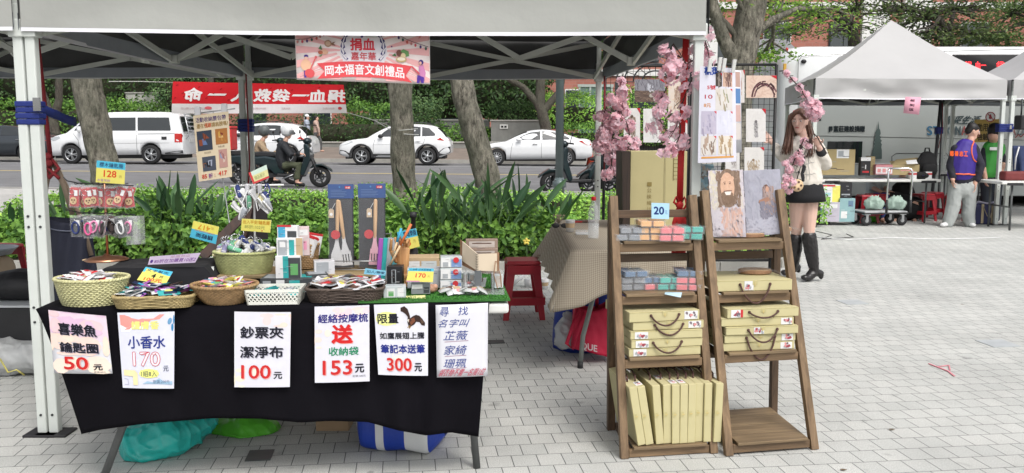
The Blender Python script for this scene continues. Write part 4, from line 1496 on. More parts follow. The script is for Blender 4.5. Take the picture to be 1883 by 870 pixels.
#pop-up pavilions
CLOTH=M('canopy_cloth',(.32,.325,.305),.75,var=.05,vs=3,bump=.3,bs=7,sheen=.1)
CLOTHW=M('canopy_white',(.41,.405,.405),.75,var=.04,vs=2,bump=.1,bs=4)
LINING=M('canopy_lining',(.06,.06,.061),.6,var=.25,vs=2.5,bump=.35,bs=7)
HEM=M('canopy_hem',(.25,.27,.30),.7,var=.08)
HEMW=M('hem_white',(.70,.70,.74),.7,var=.03)
ALU=M('frame_alu',(.56,.58,.54),.5,.15,var=.08)
POLEW=M('pole_enamel',(.58,.61,.58),.45,var=.06,vs=5)
NOTE=[]
def tent(t,c,zv,zh,za,cloth,legcol,hem=.07,leg=.045,detail=True,legs=(0,1,2,3),fold=.012,legpos={}):
 """c = ground corners front-left, front-right, rear-right, rear-left"""
 c=[V((p[0],p[1],0)) for p in c]
 mid=(c[0]+c[1]+c[2]+c[3])/4
 ap=V((mid.x,mid.y,za))
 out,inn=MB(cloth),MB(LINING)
 for k in range(4):
  a,b=c[k]+V((0,0,zh)),c[(k+1)%4]+V((0,0,zh))
  def f(i,j,a=a,b=b,k=k):
   p=a.lerp(b,i).lerp(ap,j)
   sag=-.22*(zh-zv)*sin(pi*min(1,j*1.05))*(1 if zh-zv>.01 else 0)-.03*sin(pi*i)*sin(pi*j)
   return p+V((0,0,sag+.01*noise.noise(p*2.0)*(1-j)))
  out.grid(14,12,f)
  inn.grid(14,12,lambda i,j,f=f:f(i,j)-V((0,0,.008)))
 out.build('roof',t,W=True)
 inn.build('lining',t,W=True)
 for k in range(4):
  a,b=c[k],c[(k+1)%4]
  n=(b-a).cross(V((0,0,1))).normalized()
  L=(b-a).length
  def g(i,j,d=0,a=a,b=b,n=n,k=k):
   p=a.lerp(b,i)
   e=min(1,8*i,8*(1-i))
   wv=fold*(sin(i*L*5+k)*.5+noise.noise(V((i*L*2.3,j*2.2,k*5)))*1.6+.9*sin(j*5+i*4+2.2*noise.noise(V((i*3,k,0)))))*e
   return p+n*(.022+wv+d)+V((0,0,zh+(zv-zh)*j-.012*sin(pi*i)*j))
  mb=MB(cloth).grid(40,8,lambda i,j,g=g:g(i,j))
  v_=mb.build('valance',t,W=True)
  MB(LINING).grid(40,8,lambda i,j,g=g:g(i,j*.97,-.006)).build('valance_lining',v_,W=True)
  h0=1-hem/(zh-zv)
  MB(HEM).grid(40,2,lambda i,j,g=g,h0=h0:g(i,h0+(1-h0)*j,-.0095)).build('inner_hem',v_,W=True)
  MB(HEMW).grid(40,1,lambda i,j,g=g:g(i,.965+.055*j,.004)).build('white_hem',v_,W=True)
 for k in legs:
  p=c[k]
  d=(mid-p).normalized()
  l=leg/2
  q=V((*legpos[k],0)) if k in legpos else p+d*.03
  mb=MB(legcol)
  mb.box(q.x-l,q.x+l,q.y-l,q.y+l,.01,zv+.12)
  o=mb.build('leg',t,W=True,bevel=.006)
  s=l*.78
  MB(legcol).box(q.x-s,q.x+s,q.y-s,q.y+s,zv+.12,zh-.02).build('inner_leg',o,W=True)
  mb=MB(MET)
  for h in(.1,.55,.62,1.0,1.05):
   mb.lathe([(.006,-l-.004),(.006,-l)],(q.x,q.y,h),8,axis='y')
  mb.build('rivets',o,W=True)
  MB(BLK).box(q.x-.075,q.x+.075,q.y-.06,q.y+.06,0,.012).build('foot_plate',o,W=True,bevel=.003)
  MB(legcol).box(q.x-l-.012,q.x+l+.012,q.y-l-.012,q.y+l+.012,zv-.03,zv+.05).build('slider',o,W=True,bevel=.005)
 zl,zt=zv+.0,zh-.03
 ins=[p+(mid-p).normalized()*.07 for p in c]
 if detail:
  for k in range(4):
   a,b=ins[k],ins[(k+1)%4]
   m_=(a+b)/2
   n=(b-a).cross(V((0,0,1))).normalized()*.014
   mb=MB(ALU)
   for(p,q,z0,z1,s) in((a,m_,zt,zl,1),(a,m_,zl,zt,-1),(m_,b,zl,zt,1),(m_,b,zt,zl,-1)):
    mb.bar(p+n*s+V((0,0,z0)),q+n*s+V((0,0,z1)),.018,.034)
   for h,z in((.25,(zl+zt)/2),(.75,(zl+zt)/2)):
    q=a.lerp(b,h)
    mb.box(q.x-.02,q.x+.02,q.y-.03,q.y+.03,z-.02,z+.02)
   mb.box(m_.x-.025,m_.x+.025,m_.y-.025,m_.y+.025,zl-.02,zl+.03)
   mb.box(m_.x-.025,m_.x+.025,m_.y-.025,m_.y+.025,zt-.02,zt+.03)
   mb.build('side_truss',t,W=True)
   cz=zh-.12
   MB(ALU).bar(m_+V((0,0,zt)),m_.lerp(mid,.5)+V((0,0,zl+.02)),.018,.034).build('roof_strut',t,W=True)
   MB(ALU).bar(m_+V((0,0,zl)),m_.lerp(mid,.5)+V((0,0,zt+.12)),.018,.034).build('roof_strut',t,W=True)
   MB(ALU).bar(m_.lerp(mid,.5)+V((0,0,zl+.02)),mid+V((0,0,cz+.25)),.018,.034).build('roof_strut',t,W=True)
   MB(ALU).bar(m_.lerp(mid,.5)+V((0,0,zt+.12)),mid+V((0,0,cz)),.018,.034).build('roof_strut',t,W=True)
   MB(ALU).bar(a+V((0,0,zt)),a.lerp(mid,.42)+V((0,0,zt+.42*(za-zt)-.1)),.018,.034).build('roof_strut',t,W=True)
  MB(ALU).box(mid.x-.02,mid.x+.02,mid.y-.02,mid.y+.02,zh-.2,za-.02).build('centre_post',t,W=True)
 return t
TA=[(-2.21,4.02),(.905,4.175),(.735,7.30),(-2.14,7.12)]
stall_tent=thing('pavilion','grey pop-up pavilion over the gift stall with the pink sign','pavilion',(TA[0][0],TA[0][1],0),0,'pop-up pavilions')
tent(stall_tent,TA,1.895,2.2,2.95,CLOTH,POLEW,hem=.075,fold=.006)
nb=thing('pavilion','neighbouring grey pavilion of which only the edge pole at far left shows','pavilion',(-5.35,3.88,0),0,'pop-up pavilions')
tent(nb,[(-5.4,3.87),(-2.236,4.0),(-2.25,7.11),(-5.3,6.96)],1.895,2.2,2.95,CLOTH,POLEW,hem=.075,fold=.004,legpos={1:(-2.243,4.04),2:(-2.175,7.095)})
FR=H(1834,414);FL=P(1493,300,13.55);FL.z=0
RL=V((5.06,16.25,0));RR=FR+(RL-FL)*.98
zv=P(1600,181,13.65).z;zh=P(1600,145,13.65).z;za=P(1640,38,15.1).z
bus_tent=thing('pavilion','white peaked pavilion with the pink paper label in front of the bus','pavilion',(FL.x,FL.y,0),0,'pop-up pavilions')
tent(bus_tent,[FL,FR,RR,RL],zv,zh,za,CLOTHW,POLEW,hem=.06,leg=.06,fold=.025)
right_tent=dup(bus_tent,(FL.x+(FR.x-FL.x)+.10,FL.y+(FR.y-FL.y)+.0,0),0,'white pavilion cut by the right edge of the photo')
STRAP=M('strap_blue',(.012,.025,.16),.7,var=.15,vs=30,bump=.2,bs=200)
def strap(cx,cy,wx,wy,z0,z1,tail,label):
 t=thing('tie_strap',label,'strap',(cx,cy,z0),0,'blue straps tying poles together')
 mb=MB(STRAP)
 n=4
 for k in range(n):
  a=z0+(z1-z0)*k/n
  e=.002*(k%2)
  mb.box(cx-wx-e,cx+wx+e,cy-wy-e,cy+wy+e,a+.001,a+(z1-z0)/n*.97+.001)
 mb.build('wrap',t,W=True,bevel=.006)
 if tail:
  m2=MB(STRAP)
  q=[V(p) for p in tail]
  m2 .grid(10,2,lambda i,j:(lambda p:p+V((0,0,(j-.5)*.045-.05*sin(pi*i)*.5)))(q[0].lerp(q[1],min(1,i*2)) if i<.5 else q[1].lerp(q[2],i*2-1)))
  m2 .build('tail',t,W=True,solid=.003)
  MB(CHROME).box(q[0].x-.012,q[0].x+.02,q[0].y-.004,q[0].y+.004,q[0].z-.03,q[0].z+.03).build('buckle',t,W=True)
lx=TA[0][0]
strap(lx-.006,4.045,.054,.032,P(48,230,4.02).z,P(48,186,4.02).z,[P(66,192,4.0),P(105,202,4.25),P(140,224,4.5)],'wide blue strap with a loose tail on the left double pole')
strap(TA[3][0]-.01,7.095,.058,.034,P(467,243,7.1).z,P(467,219,7.1).z,None,'blue strap on the rear left pole beside the red banner')
strap(FR.x+.02,FR.y+.02,.11,.06,P(1850,243,13.9).z,P(1850,228,13.9).z,[P(1858,234,13.8),P(1868,232,13.8),P(1878,236,13.9)],'blue strap on the pole at right in front of the bus')
s=Sheet(P(1665,178,13.55),P(1694,179,13.55),P(1690,211,13.55),P(1661,208,13.55))
for i,ch in enumerate('報到區'):
 s.text(ch,.34,.14+.27*i,.62,.28+.27*i,'#5a3a48',.05)
s.make('paper_label','pink vertical paper label hanging from the white pavilion','paper label',M('pink_paper',(.68,.33,.42),.7,var=.03))
ROPE=M('rope_red',(.22,.02,.025),.8,var=.2,vs=60)
RIB=M('ribbon_red',(.5,.02,.02),.5,var=.1)
def rope(label,pts,r=.008,name='rope',mat=ROPE,cat='rope',knot=None):
 t=thing(name,label,cat,pts[-1])
 MB(mat).tube(pts,r,7).build('strand',t,W=True)
 if knot:
  mb=MB(mat)
  for k in range(5):
   a=knot+V((random.uniform(-.025,.025),random.uniform(-.02,.02),random.uniform(-.03,.03)))
   mb.ell(a,.022,.018,.02,8,6)
  for k in range(3):
   mb.tube([knot,knot+V((random.uniform(-.05,.05),-.01,-.05)),knot+V((random.uniform(-.08,.05),-.02,-.1))],.009,6)
  mb.build('knot',t,W=True)
 return t
kn=P(93,291,4.35)
rope('dark red rope hanging beside the left pole and holding the navy bag',[P(67,58,4.25),P(76,140,4.27),P(86,230,4.3),kn],.011,knot=kn)
rope('thin dark red cord down the rear left pole',[P(452,130,6.98),P(456,220,6.98),P(459,300,6.98),P(452,430,6.9)],.006)
rope('thin dark red cord down the rear right pole',[P(1112,140,7.15),P(1112,250,7.15),P(1111,330,7.15)],.006)
t=thing('ribbon','long bright red ribbon tied in a bow beside the pink blossoms','ribbon',P(1250,470,4.3))
mb=MB(RIB)
def rib(pts,w_,mb):
 q=[V(p) for p in pts]
 mb.tube(q,[(w_,.003)]*len(q),8,flat=(1,0,0))
rib([P(1262,62,4.3),P(1259,130,4.31),P(1255,220,4.3),P(1252,300,4.3),P(1250,372,4.28)],.016,mb)
mb.build('band',t,W=True)
mb=MB(RIB)
for du,w_ in((-10,.012),(0,.014),(9,.012)):
 rib([P(1250,378,4.27),P(1250+du,410,4.27),P(1249+du*.8,440,4.28),P(1248+du,474,4.28)],w_,mb)
rib([P(1250,378,4.27),P(1259,362,4.25),P(1263,376,4.25),P(1257,386,4.26),P(1263,402,4.27)],.007,mb)
rib([P(1250,378,4.27),P(1243,362,4.25),P(1239,372,4.25),P(1248,380,4.27)],.006,mb)
mb.ell(P(1250,377,4.265),.02,.014,.02,8,6)
mb.build('bow',t,W=True)
#signs and banners on the pavilion
s=Sheet(P(541.7,50.6,4.125),P(790.4,52,4.165),P(790.9,155.2,4.165),P(545.7,146.5,4.125),bend=.004)
def cx(x):
 return(x-135)/1545
def cy(y):
 return(y-133)/622
import itertools
for k in range(13):
 a0=radians(180+k*15-4);a1=radians(180+k*15+4)
 R0=.16
 q=[]
 for a,r in((a0,R0),(a0,.9),(a1,.9),(a1,R0)):
  x,y=.5+r*cos(a),.42-r*sin(a)*s.w/s.h*-1*-1
  q.append((min(.995,max(.005,x)),min(.97,max(.02,.42+r*sin(a)*1.2))))
 if len(set(q))==4:
  s.poly(q,'#eeb4b4')
for k in range(1,12):
 a0=radians(k*15-4);a1=radians(k*15+4)
 q=[(min(.995,max(.005,.5+r*cos(a))),min(.97,max(.02,.42+r*sin(a)*1.2))) for a,r in((a0,.2),(a0,.9),(a1,.9),(a1,.2))]
 s.poly(q,'#eeb4b4')
s.oval(.505,.42,.175,.42,'#e3dee4',n=28)
for sd in(-1,1):
 for k in range(7):
  a=radians(200+22*k) if sd>0 else radians(-20-22*k)
  a=radians(-48+16*k)
  x,y=.502+sd*.152*cos(a),.40-.44*sin(a)*.9
  x2,y2=.502+sd*.16*cos(a+.33),.40-.44*sin(a+.33)*.95
  for e in(-.013,.011):
   s.poly([(x,y),(x+sd*(e+.006),y-.05),(x2+sd*e*.6,y2),(x+sd*(e-.006),y-.03)],'#3c356e')
s.poly([(.478,.09),(.505,.02),(.518,.0),(.515,.06),(.49,.12)],'#d2566a')
s.poly([(.482,.17),(.51,.08),(.52,.1),(.497,.19)],'#4a3a86')
s.poly([(.45,.12),(.465,.115),(.463,.13)],'#3c356e');s.poly([(.53,.115),(.556,.13),(.54,.135)],'#3c356e')
s.text('捐血',.408,.20,.588,.415,'#d8434f',.035)
s.text('嘉年華',.412,.45,.595,.60,'#c9474f',.015)
arcf=lambda x:.62+.11*(2*(x-.505))**2*4*.62
top=[(x,.622+.30*(x-.50)**2*1.6) for x in np.linspace(.155,.865,16)]
bot=[(x,y+.285+.03*abs(x-.5)) for x,y in top]
s.poly(top+[(.815,.86)]+[bot[-1]]+bot[::-1][1:-1]+[bot[0]]+[(.212,.82)],'#e2565c','printed_ribbon')
s.text('岡本福音文創禮品',.215,.672,.805,.865,'#f4eef0',.022,arc=.045)
for base_,sag in(([(0,.235),(.08,.22),(.16,.16),(.22,.08),(.285,.0)],0),([(.70,.0),(.76,.12),(.83,.21),(.9,.27),(.99,.335)],0)):
 s.line(base_,.0022,'#6a4a52')
 for i in range(9):
  f=(i+.5)/9*(len(base_)-1)
  k=int(f);f-=k
  a=base_[k][0]+(base_[k+1][0]-base_[k][0])*f;b=base_[k][1]+(base_[k+1][1]-base_[k][1])*f
  s.oval(a,b+.045,.0085,.03,('#c98a86','#d4606a','#5b4478','#47665c','#c9655f')[i%5],n=10)
s.oval(.072,.05,.021,.05,'#d24a4f');s.oval(.183,.01,.01,.02,'#4c5a52')
s.oval(.243,.3,.027,.065,'#b08a74');s.oval(.243,.3,.018,.045,'#cfae98');s.poly([(.265,.29),(.30,.26),(.285,.3),(.30,.34),(.27,.33)],'#8a6a58')
s.poly([(.17,.4),(.19,.33),(.2,.42)],'#5d7f58');s.oval(.215,.46,.028,.05,'#e0b096');s.oval(.185,.47,.018,.035,'#b96a52');s.poly([(.17,.54),(.2,.5),(.19,.55)],'#6d8f60')
s.oval(.77,.455,.022,.06,'#7a5348');s.poly([(.78,.42),(.80,.38),(.84,.42),(.845,.5),(.82,.52)],'#6f9a62');s.oval(.80,.5,.018,.05,'#e6cfa6');s.oval(.785,.57,.04,.05,'#c9b183');s.oval(.785,.56,.03,.03,'#f0e6cf');s.poly([(.715,.5),(.74,.46),(.75,.52)],'#557a50')
s.poly([(.915,.2),(.925,.06),(.94,.05),(.935,.16)],'#e08a86');s.oval(.715,.34,.006,.014,'#6a4a78')
s.oval(.078,.545,.016,.03,'#4e3c86');s.oval(.078,.585,.014,.03,'#efc1ae');s.oval(.075,.72,.04,.11,'#eebf9f');s.poly([(.058,.82),(.072,.82),(.075,.955),(.058,.955)],'#5a3f96')
s.line([(.105,.8),(.15,.56)],.006,'#dc6a6e');s.oval(.15,.56,.01,.024,'#dc6a6e');s.oval(.1,.87,.036,.085,'#dd5c60')
s.oval(.933,.61,.018,.045,'#4b3a80');s.oval(.928,.625,.01,.028,'#e8b7a6');s.poly([(.915,.68),(.95,.66),(.968,.8),(.96,.93),(.925,.9)],'#cd86b4');s.poly([(.905,.84),(.955,.88),(.953,.985),(.935,.985),(.925,.92),(.92,.985),(.9,.985)],'#57399a')
s.line([(.862,.69),(.92,.82)],.008,'#d25c68')
s.make('stall_sign','pink printed sign with red ribbon lettering under the canopy edge','sign',M('sign_pink',(.80,.70,.68),.55,var=.04))
s=Sheet(P(318,150,13.0),P(632,156,13.4),P(638,208,13.4),P(316,209,13.0),wave=.03,bend=-.05,nn=28)
s.rect(0,0,1,.69,'#c8202a','printed_field',8)
s.rect(0,.69,1,1,'#d9d3d6','printed_field',8)
for i,(ch,a) in enumerate(zip('捐血一袋救人一命',(.915,.80,.70,.585,.475,.345,.215,.08))):
 s.text(ch,a-.012,(.2 if ch!='一' else .36),a+(.085 if ch!='一' else .085),(.6 if ch!='一' else .42),'#e6e0e2',.045,flip=True,slant=.12)
for a,w_ in((.05,.1),(.16,.06),(.45,.08),(.62,.05),(.86,.07)):
 s.text('捐血中心關心您',a,.80,a+w_,.87,'#b99aa0',0,flip=True)
s.oval(.2,.82,.02,.05,'#d5636c');s.oval(.962,.83,.012,.05,'#c44a52')
for k in range(26):
 a=(k*.0413+.02)%1
 s.line([(a,.12+.5*((k*7)%10)/10),(a+.012,.09+.5*((k*7)%10)/10)],.008,'#7c1218','printed_field')
bn=s.make('street_banner','red street banner with mirrored white writing strung behind the stall','banner',M('banner_red',(.55,.02,.025),.6,var=.05))
STR=M('string_pale',(.5,.5,.48),.7)
t=thing('string','pale strings tying the red banner to the straight tree trunk','string',P(638,208,13.4))
mb=MB(STR)
mb.tube([P(638,207,13.4),P(690,222,12.8),P(730,246,11.75),P(770,248,11.75)],.006,5).tube([P(700,225,12.7),P(735,240,11.7),P(768,237,11.7)],.005,5)
mb.build('cords',t,W=True)
t=thing('string','pale string stretching from the red banner left to the thick trunk','string',P(316,152,13.0))
MB(STR).tube([P(318,152,13.0),P(260,150,12.4),P(200,150,12.1)],.006,5).build('cords',t,W=True)
#stall table, cloth, posters
TZ=.745
def TB(u,v,dz=0):
 return H(u,v,TZ+dz)
A,B=TB(68,569),TB(936,555)
E1=(B-A).normalized();E2=V((-E1 .y,E1 .x,0))
TABW=(B-A).length
TANG=math.atan2(E1 .y,E1 .x)
def TL_(a,b,z=0):
 return A+E1*a+E2*b+V((0,0,z))
PLW=M('table_plastic',(.66,.66,.63),.45,var=.05)
t=thing('folding_table','white folding table of the gift stall under the black cloth','table',TL_(TABW/2,.35,-TZ),TANG)
mb=MB(PLW);mb.box(-TABW/2,TABW/2,-.35,.37,TZ-.05,TZ-.006);mb.build('tabletop',t,bevel=.012,seg=3)
LEGM=M('leg_grey',(.10,.105,.105),.5,.3)
for sx in(-1,1):
 x=sx*(TABW/2-(.34 if sx<0 else .19))
 for y in(-.24,.28):
  MB(LEGM).tube([(x,y,TZ-.05),(x+sx*.03,y*.98,.35),(x+sx*(.06 if sx>0 else .17),y,.0)],.016,10).build('leg',t)
 MB(LEGM).tube([(x+sx*.03,-.24,.45),(x+sx*.03,.28,.45)],.012,8).build('leg_brace',t)
CLK=M('cloth_navy',(.0045,.004,.006),.8,var=.25,vs=3,bump=.12,bs=300,sheen=.0,spec=.08)
hem=[(.0,798),(.05,790),(.15,780),(.33,769),(.45,770),(.55,777),(.63,774),(.72,776),(.80,792),(.87,801),(.93,795),(1.0,803)]
def cloth_front(i,j):
 ut=66+(900-66)*i;vt=569+(556-569)*i
 ub=150+(880-150)*i;vb=interp(hem,i)
 lo=1 if i>.5 else(1-(1-i*2)*.0)
 jj=j
 u=ut+(ub-ut)*(jj**(1.0 if i>.5 else .85));v=vt+(vb-vt)*jj
 Y=(A+E1*(TABW*.98*i)).y
 wv=(.007*sin(i*21+.6)+.005*sin(i*47+2)+.012*noise.noise(V((i*6,j*1.5,2))))*(.15+j)*(.45+.9*max(0,j-.45))
 if i<.12:
  wv+=.05*j*(1-i/.12)
 if i>.88:
  wv+=.03*j*((i-.88)/.12)
 wv+=.006*noise.noise(V((i*22,j*2.5,9)))*(.3+j)+.004*sin(i*95+3*j)*max(0,i-.7)*3
 wv+=.03*sin((i-.72)*60)*j*max(0,1-abs(i-.84)/.12)
 return P(u,v,Y-.012-.012*min(1,j*6)+wv)
t=thing('table_cloth','black cloth hanging over the front of the gift stall table','table cloth',TL_(TABW/2,0,-.5))
MB(CLK).grid(90,26,cloth_front).build('front_drop',t,W=True,solid=.003)
def cloth_top(i,j):
 p=TL_(TABW*.965*i,.73*(1-j)-.012*j)
 p.z=TZ+.002+.002*noise.noise(p*9)
 if j>.97:
  return cloth_front(i,0)
 return p
MB(CLK).grid(40,16,cloth_top).build('top_sheet',t,W=True,solid=.003)
def back_drop(i,j):
 p=TL_(TABW*.965*i,.735,-.45*j)
 return p+E2*(.02*sin(i*40)*j)
MB(CLK).grid(40,6,back_drop).build('back_drop',t,W=True,solid=.003)
TURF=leafmat('turf_blade',(.05,.20,.03),.35,trans=.1)
t=thing('turf_mat','strip of green artificial turf on the right end of the stall table','turf mat',TL_(1.55,.2,0))
a0,b0=TB(660,557),TB(938,553)
ea=(a0-A).dot(E1)
mb=MB(M('turf_base',(.035,.14,.025),.9,var=.3,vs=60))
mb.hexa([TL_(ea,-.005,.004),TL_(TABW+.005,-.005,.004),TL_(TABW+.005,.66,.004),TL_(ea,.66,.004)],[TL_(ea,-.005,.010),TL_(TABW+.005,-.005,.010),TL_(TABW+.005,.66,.010),TL_(ea,.66,.010)])
mb.build('backing',t,W=True)
N=9000
pp=np.array([tuple(TL_(ea+(TABW-ea)*random.random(),.66*random.random()-.004,.013)) for _ in range(N)])-np.array(t.location)
leaf_mesh('blades',t,pp,rng.normal(size=(N,3))*np.array([1,1,.1]),rng.uniform(.006,.011,N),TURF,.35,axis=np.tile([0,0,1.0],(N,1))+rng.normal(size=(N,3))*.4)
PAPER=M('paper_white',(.62,.62,.66),.6,var=.03)
PINKS=['#eed5d8','#f0d6c6','#efcdd0','#f0dcc9']
def fr(TL,BR):
 return lambda u,v:((u-TL[0])/(BR[0]-TL[0]),(v-TL[1])/(BR[1]-TL[1]))
def poster(c,lab,bend,dY,paint):
 Y=[(A+E1*(TABW*.98*(u-66)/834)).y-dY for u,v in c]
 s=Sheet(*[P(u,v,y-(0 if k<2 else .004)) for k,((u,v),y) in enumerate(zip(c,Y))],bend=bend)
 W_=(c[0][0]+c[3][0])/2,(c[0][1]+c[1][1])/2
 E_=(c[1][0]+c[2][0])/2,(c[2][1]+c[3][1])/2
 paint(s,fr(W_,E_))
 return s.make('poster',lab,'poster',PAPER,'price posters pinned on the black cloth')
def p1(s,f):
 s.rect(0,0,1,.45,'#e4cfdc');s.blotch(0,0,1,.35,['#e2b9cd','#e9c8cc','#ddbdd6'],14,3,.2)
 s.blotch(0,.35,1,.7,['#efd3c8','#f0d9c8','#e8cdd4'],14,5,.22);s.blotch(0,.7,1,1,['#f2e2cf','#f1dccd'],8,6,.2)
 s.text('喜樂魚',.17,.19,.82,.38,'#8f8a9c',.02);s.text('喜樂魚',.155,.18,.805,.37,'#191a24',.035)
 s.text('鑰匙圈',.17,.50,.82,.66,'#8f8a9c',.02);s.text('鑰匙圈',.155,.49,.805,.65,'#191a24',.035)
 s.text('50',.22,.735,.63,.935,'#e9a39c',.03);s.text('50',.20,.725,.61,.925,'#c62a28',.03)
 s.text('元',.70,.84,.85,.935,'#191a24',.04);s.text('原價:60元',.70,.955,.9,.985,'#6a6670',0)
poster([(89,570),(195,581),(207,687),(99.6,686)],'pinkish poster with black writing and a red 50, leftmost on the cloth',.006,.05,p1)
def p2(s,f):
 s.rect(0,0,1,1,'#dadbe8')
 s.poly([(.04,.03),(.83,.03),(.74,.09),(.6,.1),(.45,.17),(.28,.17),(.2,.22),(.05,.23)],'#e79a92')
 s.poly([(.04,.16),(.15,.2),(.3,.15),(.42,.19),(.55,.13),(.6,.15),(.45,.22),(.3,.19),(.2,.25),(.05,.25)],'#f0f0f4')
 s.oval(.92,.12,.035,.045,'#6f9fc4',rot=.3);s.oval(.965,.2,.02,.05,'#3b86b8');s.oval(.99,.1,.012,.06,'#3b86b8')
 s.text('護膚香',.24,.115,.73,.22,'#efe98a',.03)
 s.text('小香水',.16,.31,.84,.47,'#2b3a86',.02)
 for e,col in((.045,'#c23a48'),(0,'#eadfe6')):
  s.text('170',.24,.52,.74,.70,col,max(0,e))
 s.oval(.53,.80,.19,.06,'#eeee88');s.rect(.37,.755,.69,.845,'#eeee88')
 s.text('1組8入',.38,.765,.68,.84,'#34405a',.01);s.text('元',.80,.70,.9,.77,'#34405a',.01)
 s.poly([(.05,.755),(.26,.76),(.31,.80),(.31,.955),(.22,.955),(.22,.84),(.05,.83)],'#eedfae')
 s.poly([(.4,.935),(.5,.9),(.6,.915),(.72,.86),(.82,.91),(.97,.9),(.97,.945)],'#a3c2da')
 s.text('原價:200元',.60,.885,.92,.93,'#4a5878',0);s.line([(.05,.87),(.12,.88),(.13,.95),(.05,.95)],.002,'#a8a8bc')
poster([(215.8,575),(321,573),(320,714.5),(226,713)],'white poster with pink and blue shapes and an outlined 170',.005,.048,p2)
def p3(s,f):
 s.rect(0,0,1,1,'#dcdbe4');s.blotch(.45,.02,1,.2,['#eed3d2','#f0dacb'],8,3,.12);s.blotch(0,.75,.5,1,['#efe6cf','#ece9d4'],5,4,.15)
 s.text('鈔票夾',.125,.205,.88,.355,'#9a97a8',.02);s.text('鈔票夾',.11,.195,.865,.345,'#1b1c26',.03)
 s.text('潔淨布',.125,.465,.88,.615,'#9a97a8',.02);s.text('潔淨布',.11,.455,.865,.605,'#1b1c26',.03)
 s.text('100',.145,.715,.665,.89,'#eaa9a4',.025);s.text('100',.13,.705,.65,.88,'#c92e2e',.025);s.text('元',.71,.795,.86,.885,'#1b1c26',.03)
poster([(431,573),(535,574),(533,711.6),(431,712)],'white poster with two black lines and a red 100, in the middle of the cloth',.004,.048,p3)
def p4(s,f):
 s.rect(0,0,1,1,'#dddce6');s.blotch(.3,.02,1,.16,['#efd2d8','#eed9d2'],9,9,.13);s.blotch(0,.3,.3,.55,['#efdcd2','#f0e3d4'],5,4,.14)
 s.text('經絡按摩梳',.065,.105,.975,.215,'#37327e',.03)
 s.text('送',.335,.26,.70,.49,'#eaa39c',.04);s.text('送',.32,.25,.685,.48,'#d0282a',.05)
 s.text('收納袋',.26,.535,.80,.645,'#2f8a64',.025)
 s.text('153',.165,.72,.69,.905,'#eaa39c',.025);s.text('153',.15,.71,.675,.895,'#c92e2e',.025);s.text('元',.74,.765,.9,.875,'#1b1c26',.035)
 s.text('定價:180元',.69,.905,.93,.935,'#55535e',0)
poster([(578.5,564),(679,561),(679.7,701),(579,704)],'white poster with purple, green and red writing and a red 153',.004,.048,p4)
def p5(s,f):
 s.rect(0,0,1,1,'#dddde6');s.oval(.22,.20,.20,.10,'#e9ec9a');s.rect(.06,.12,.40,.28,'#e9ec9a');s.blotch(.3,.65,.8,.85,['#efe6dc'],3,4,.15)
 s.text('限量',.055,.135,.44,.265,'#22222c',.03)
 s.poly([(.49,.05),(.56,.03),(.62,.07),(.66,.16),(.665,.2),(.72,.17),(.78,.155),(.84,.17),(.9,.22),(.945,.27),(.94,.31),(.88,.30),(.84,.26),(.78,.25),(.74,.29),(.68,.31),(.64,.335),(.63,.30),(.61,.25),(.62,.18),(.58,.14),(.53,.11),(.49,.10)],'#3a2a26')
 s.poly([(.64,.22),(.74,.19),(.76,.24),(.68,.30)],'#7a4a36');s.poly([(.61,.22),(.645,.21),(.63,.26)],'#e3dccf');s.poly([(.85,.2),(.93,.26),(.88,.28)],'#5d4a3e')
 s.line([(.68,.31),(.64,.345)],.003,'#a88a5a');s.line([(.66,.3),(.61,.33)],.003,'#a88a5a')
 s.text('如鷹展翅上騰',.08,.395,.93,.485,'#22222c',.025);s.text('筆記本送筆',.085,.565,.935,.685,'#2a3486',.03)
 s.text('300',.205,.765,.685,.94,'#eaa39c',.025);s.text('300',.19,.755,.67,.93,'#c92e2e',.025);s.text('元',.735,.825,.875,.935,'#22222c',.035)
poster([(687.5,560.5),(787,557),(787,691),(695.7,689)],'white poster with a brown bird and a red 300',.005,.048,p5)
def p6(s,f):
 for body,a0,b0,a1,b1 in(('尋',.08,.03,.25,.16),('找',.43,.03,.62,.15),('名字叫',.05,.20,.62,.31),('芷薇',.16,.36,.60,.49),('家綺',.16,.56,.58,.69),('珊珮',.15,.75,.58,.87)):
  s.text(body,a0,b0,a1,b1,'#4a5694',.006,slant=.12)
 s.line([(.16,.51),(.62,.50)],.002,'#9a6a8a');s.line([(.16,.71),(.58,.70)],.002,'#9a6a8a');s.line([(.15,.89),(.58,.87)],.002,'#9a6a8a')
 s.text('領衣物不需一名限1位',.05,.885,.95,.985,'#c4566a',.006,slant=.1)
poster([(801,561),(897.6,557),(896.5,691),(803.5,694)],'white sheet with blue and red handwriting at the right end of the cloth',.006,.048,p6)
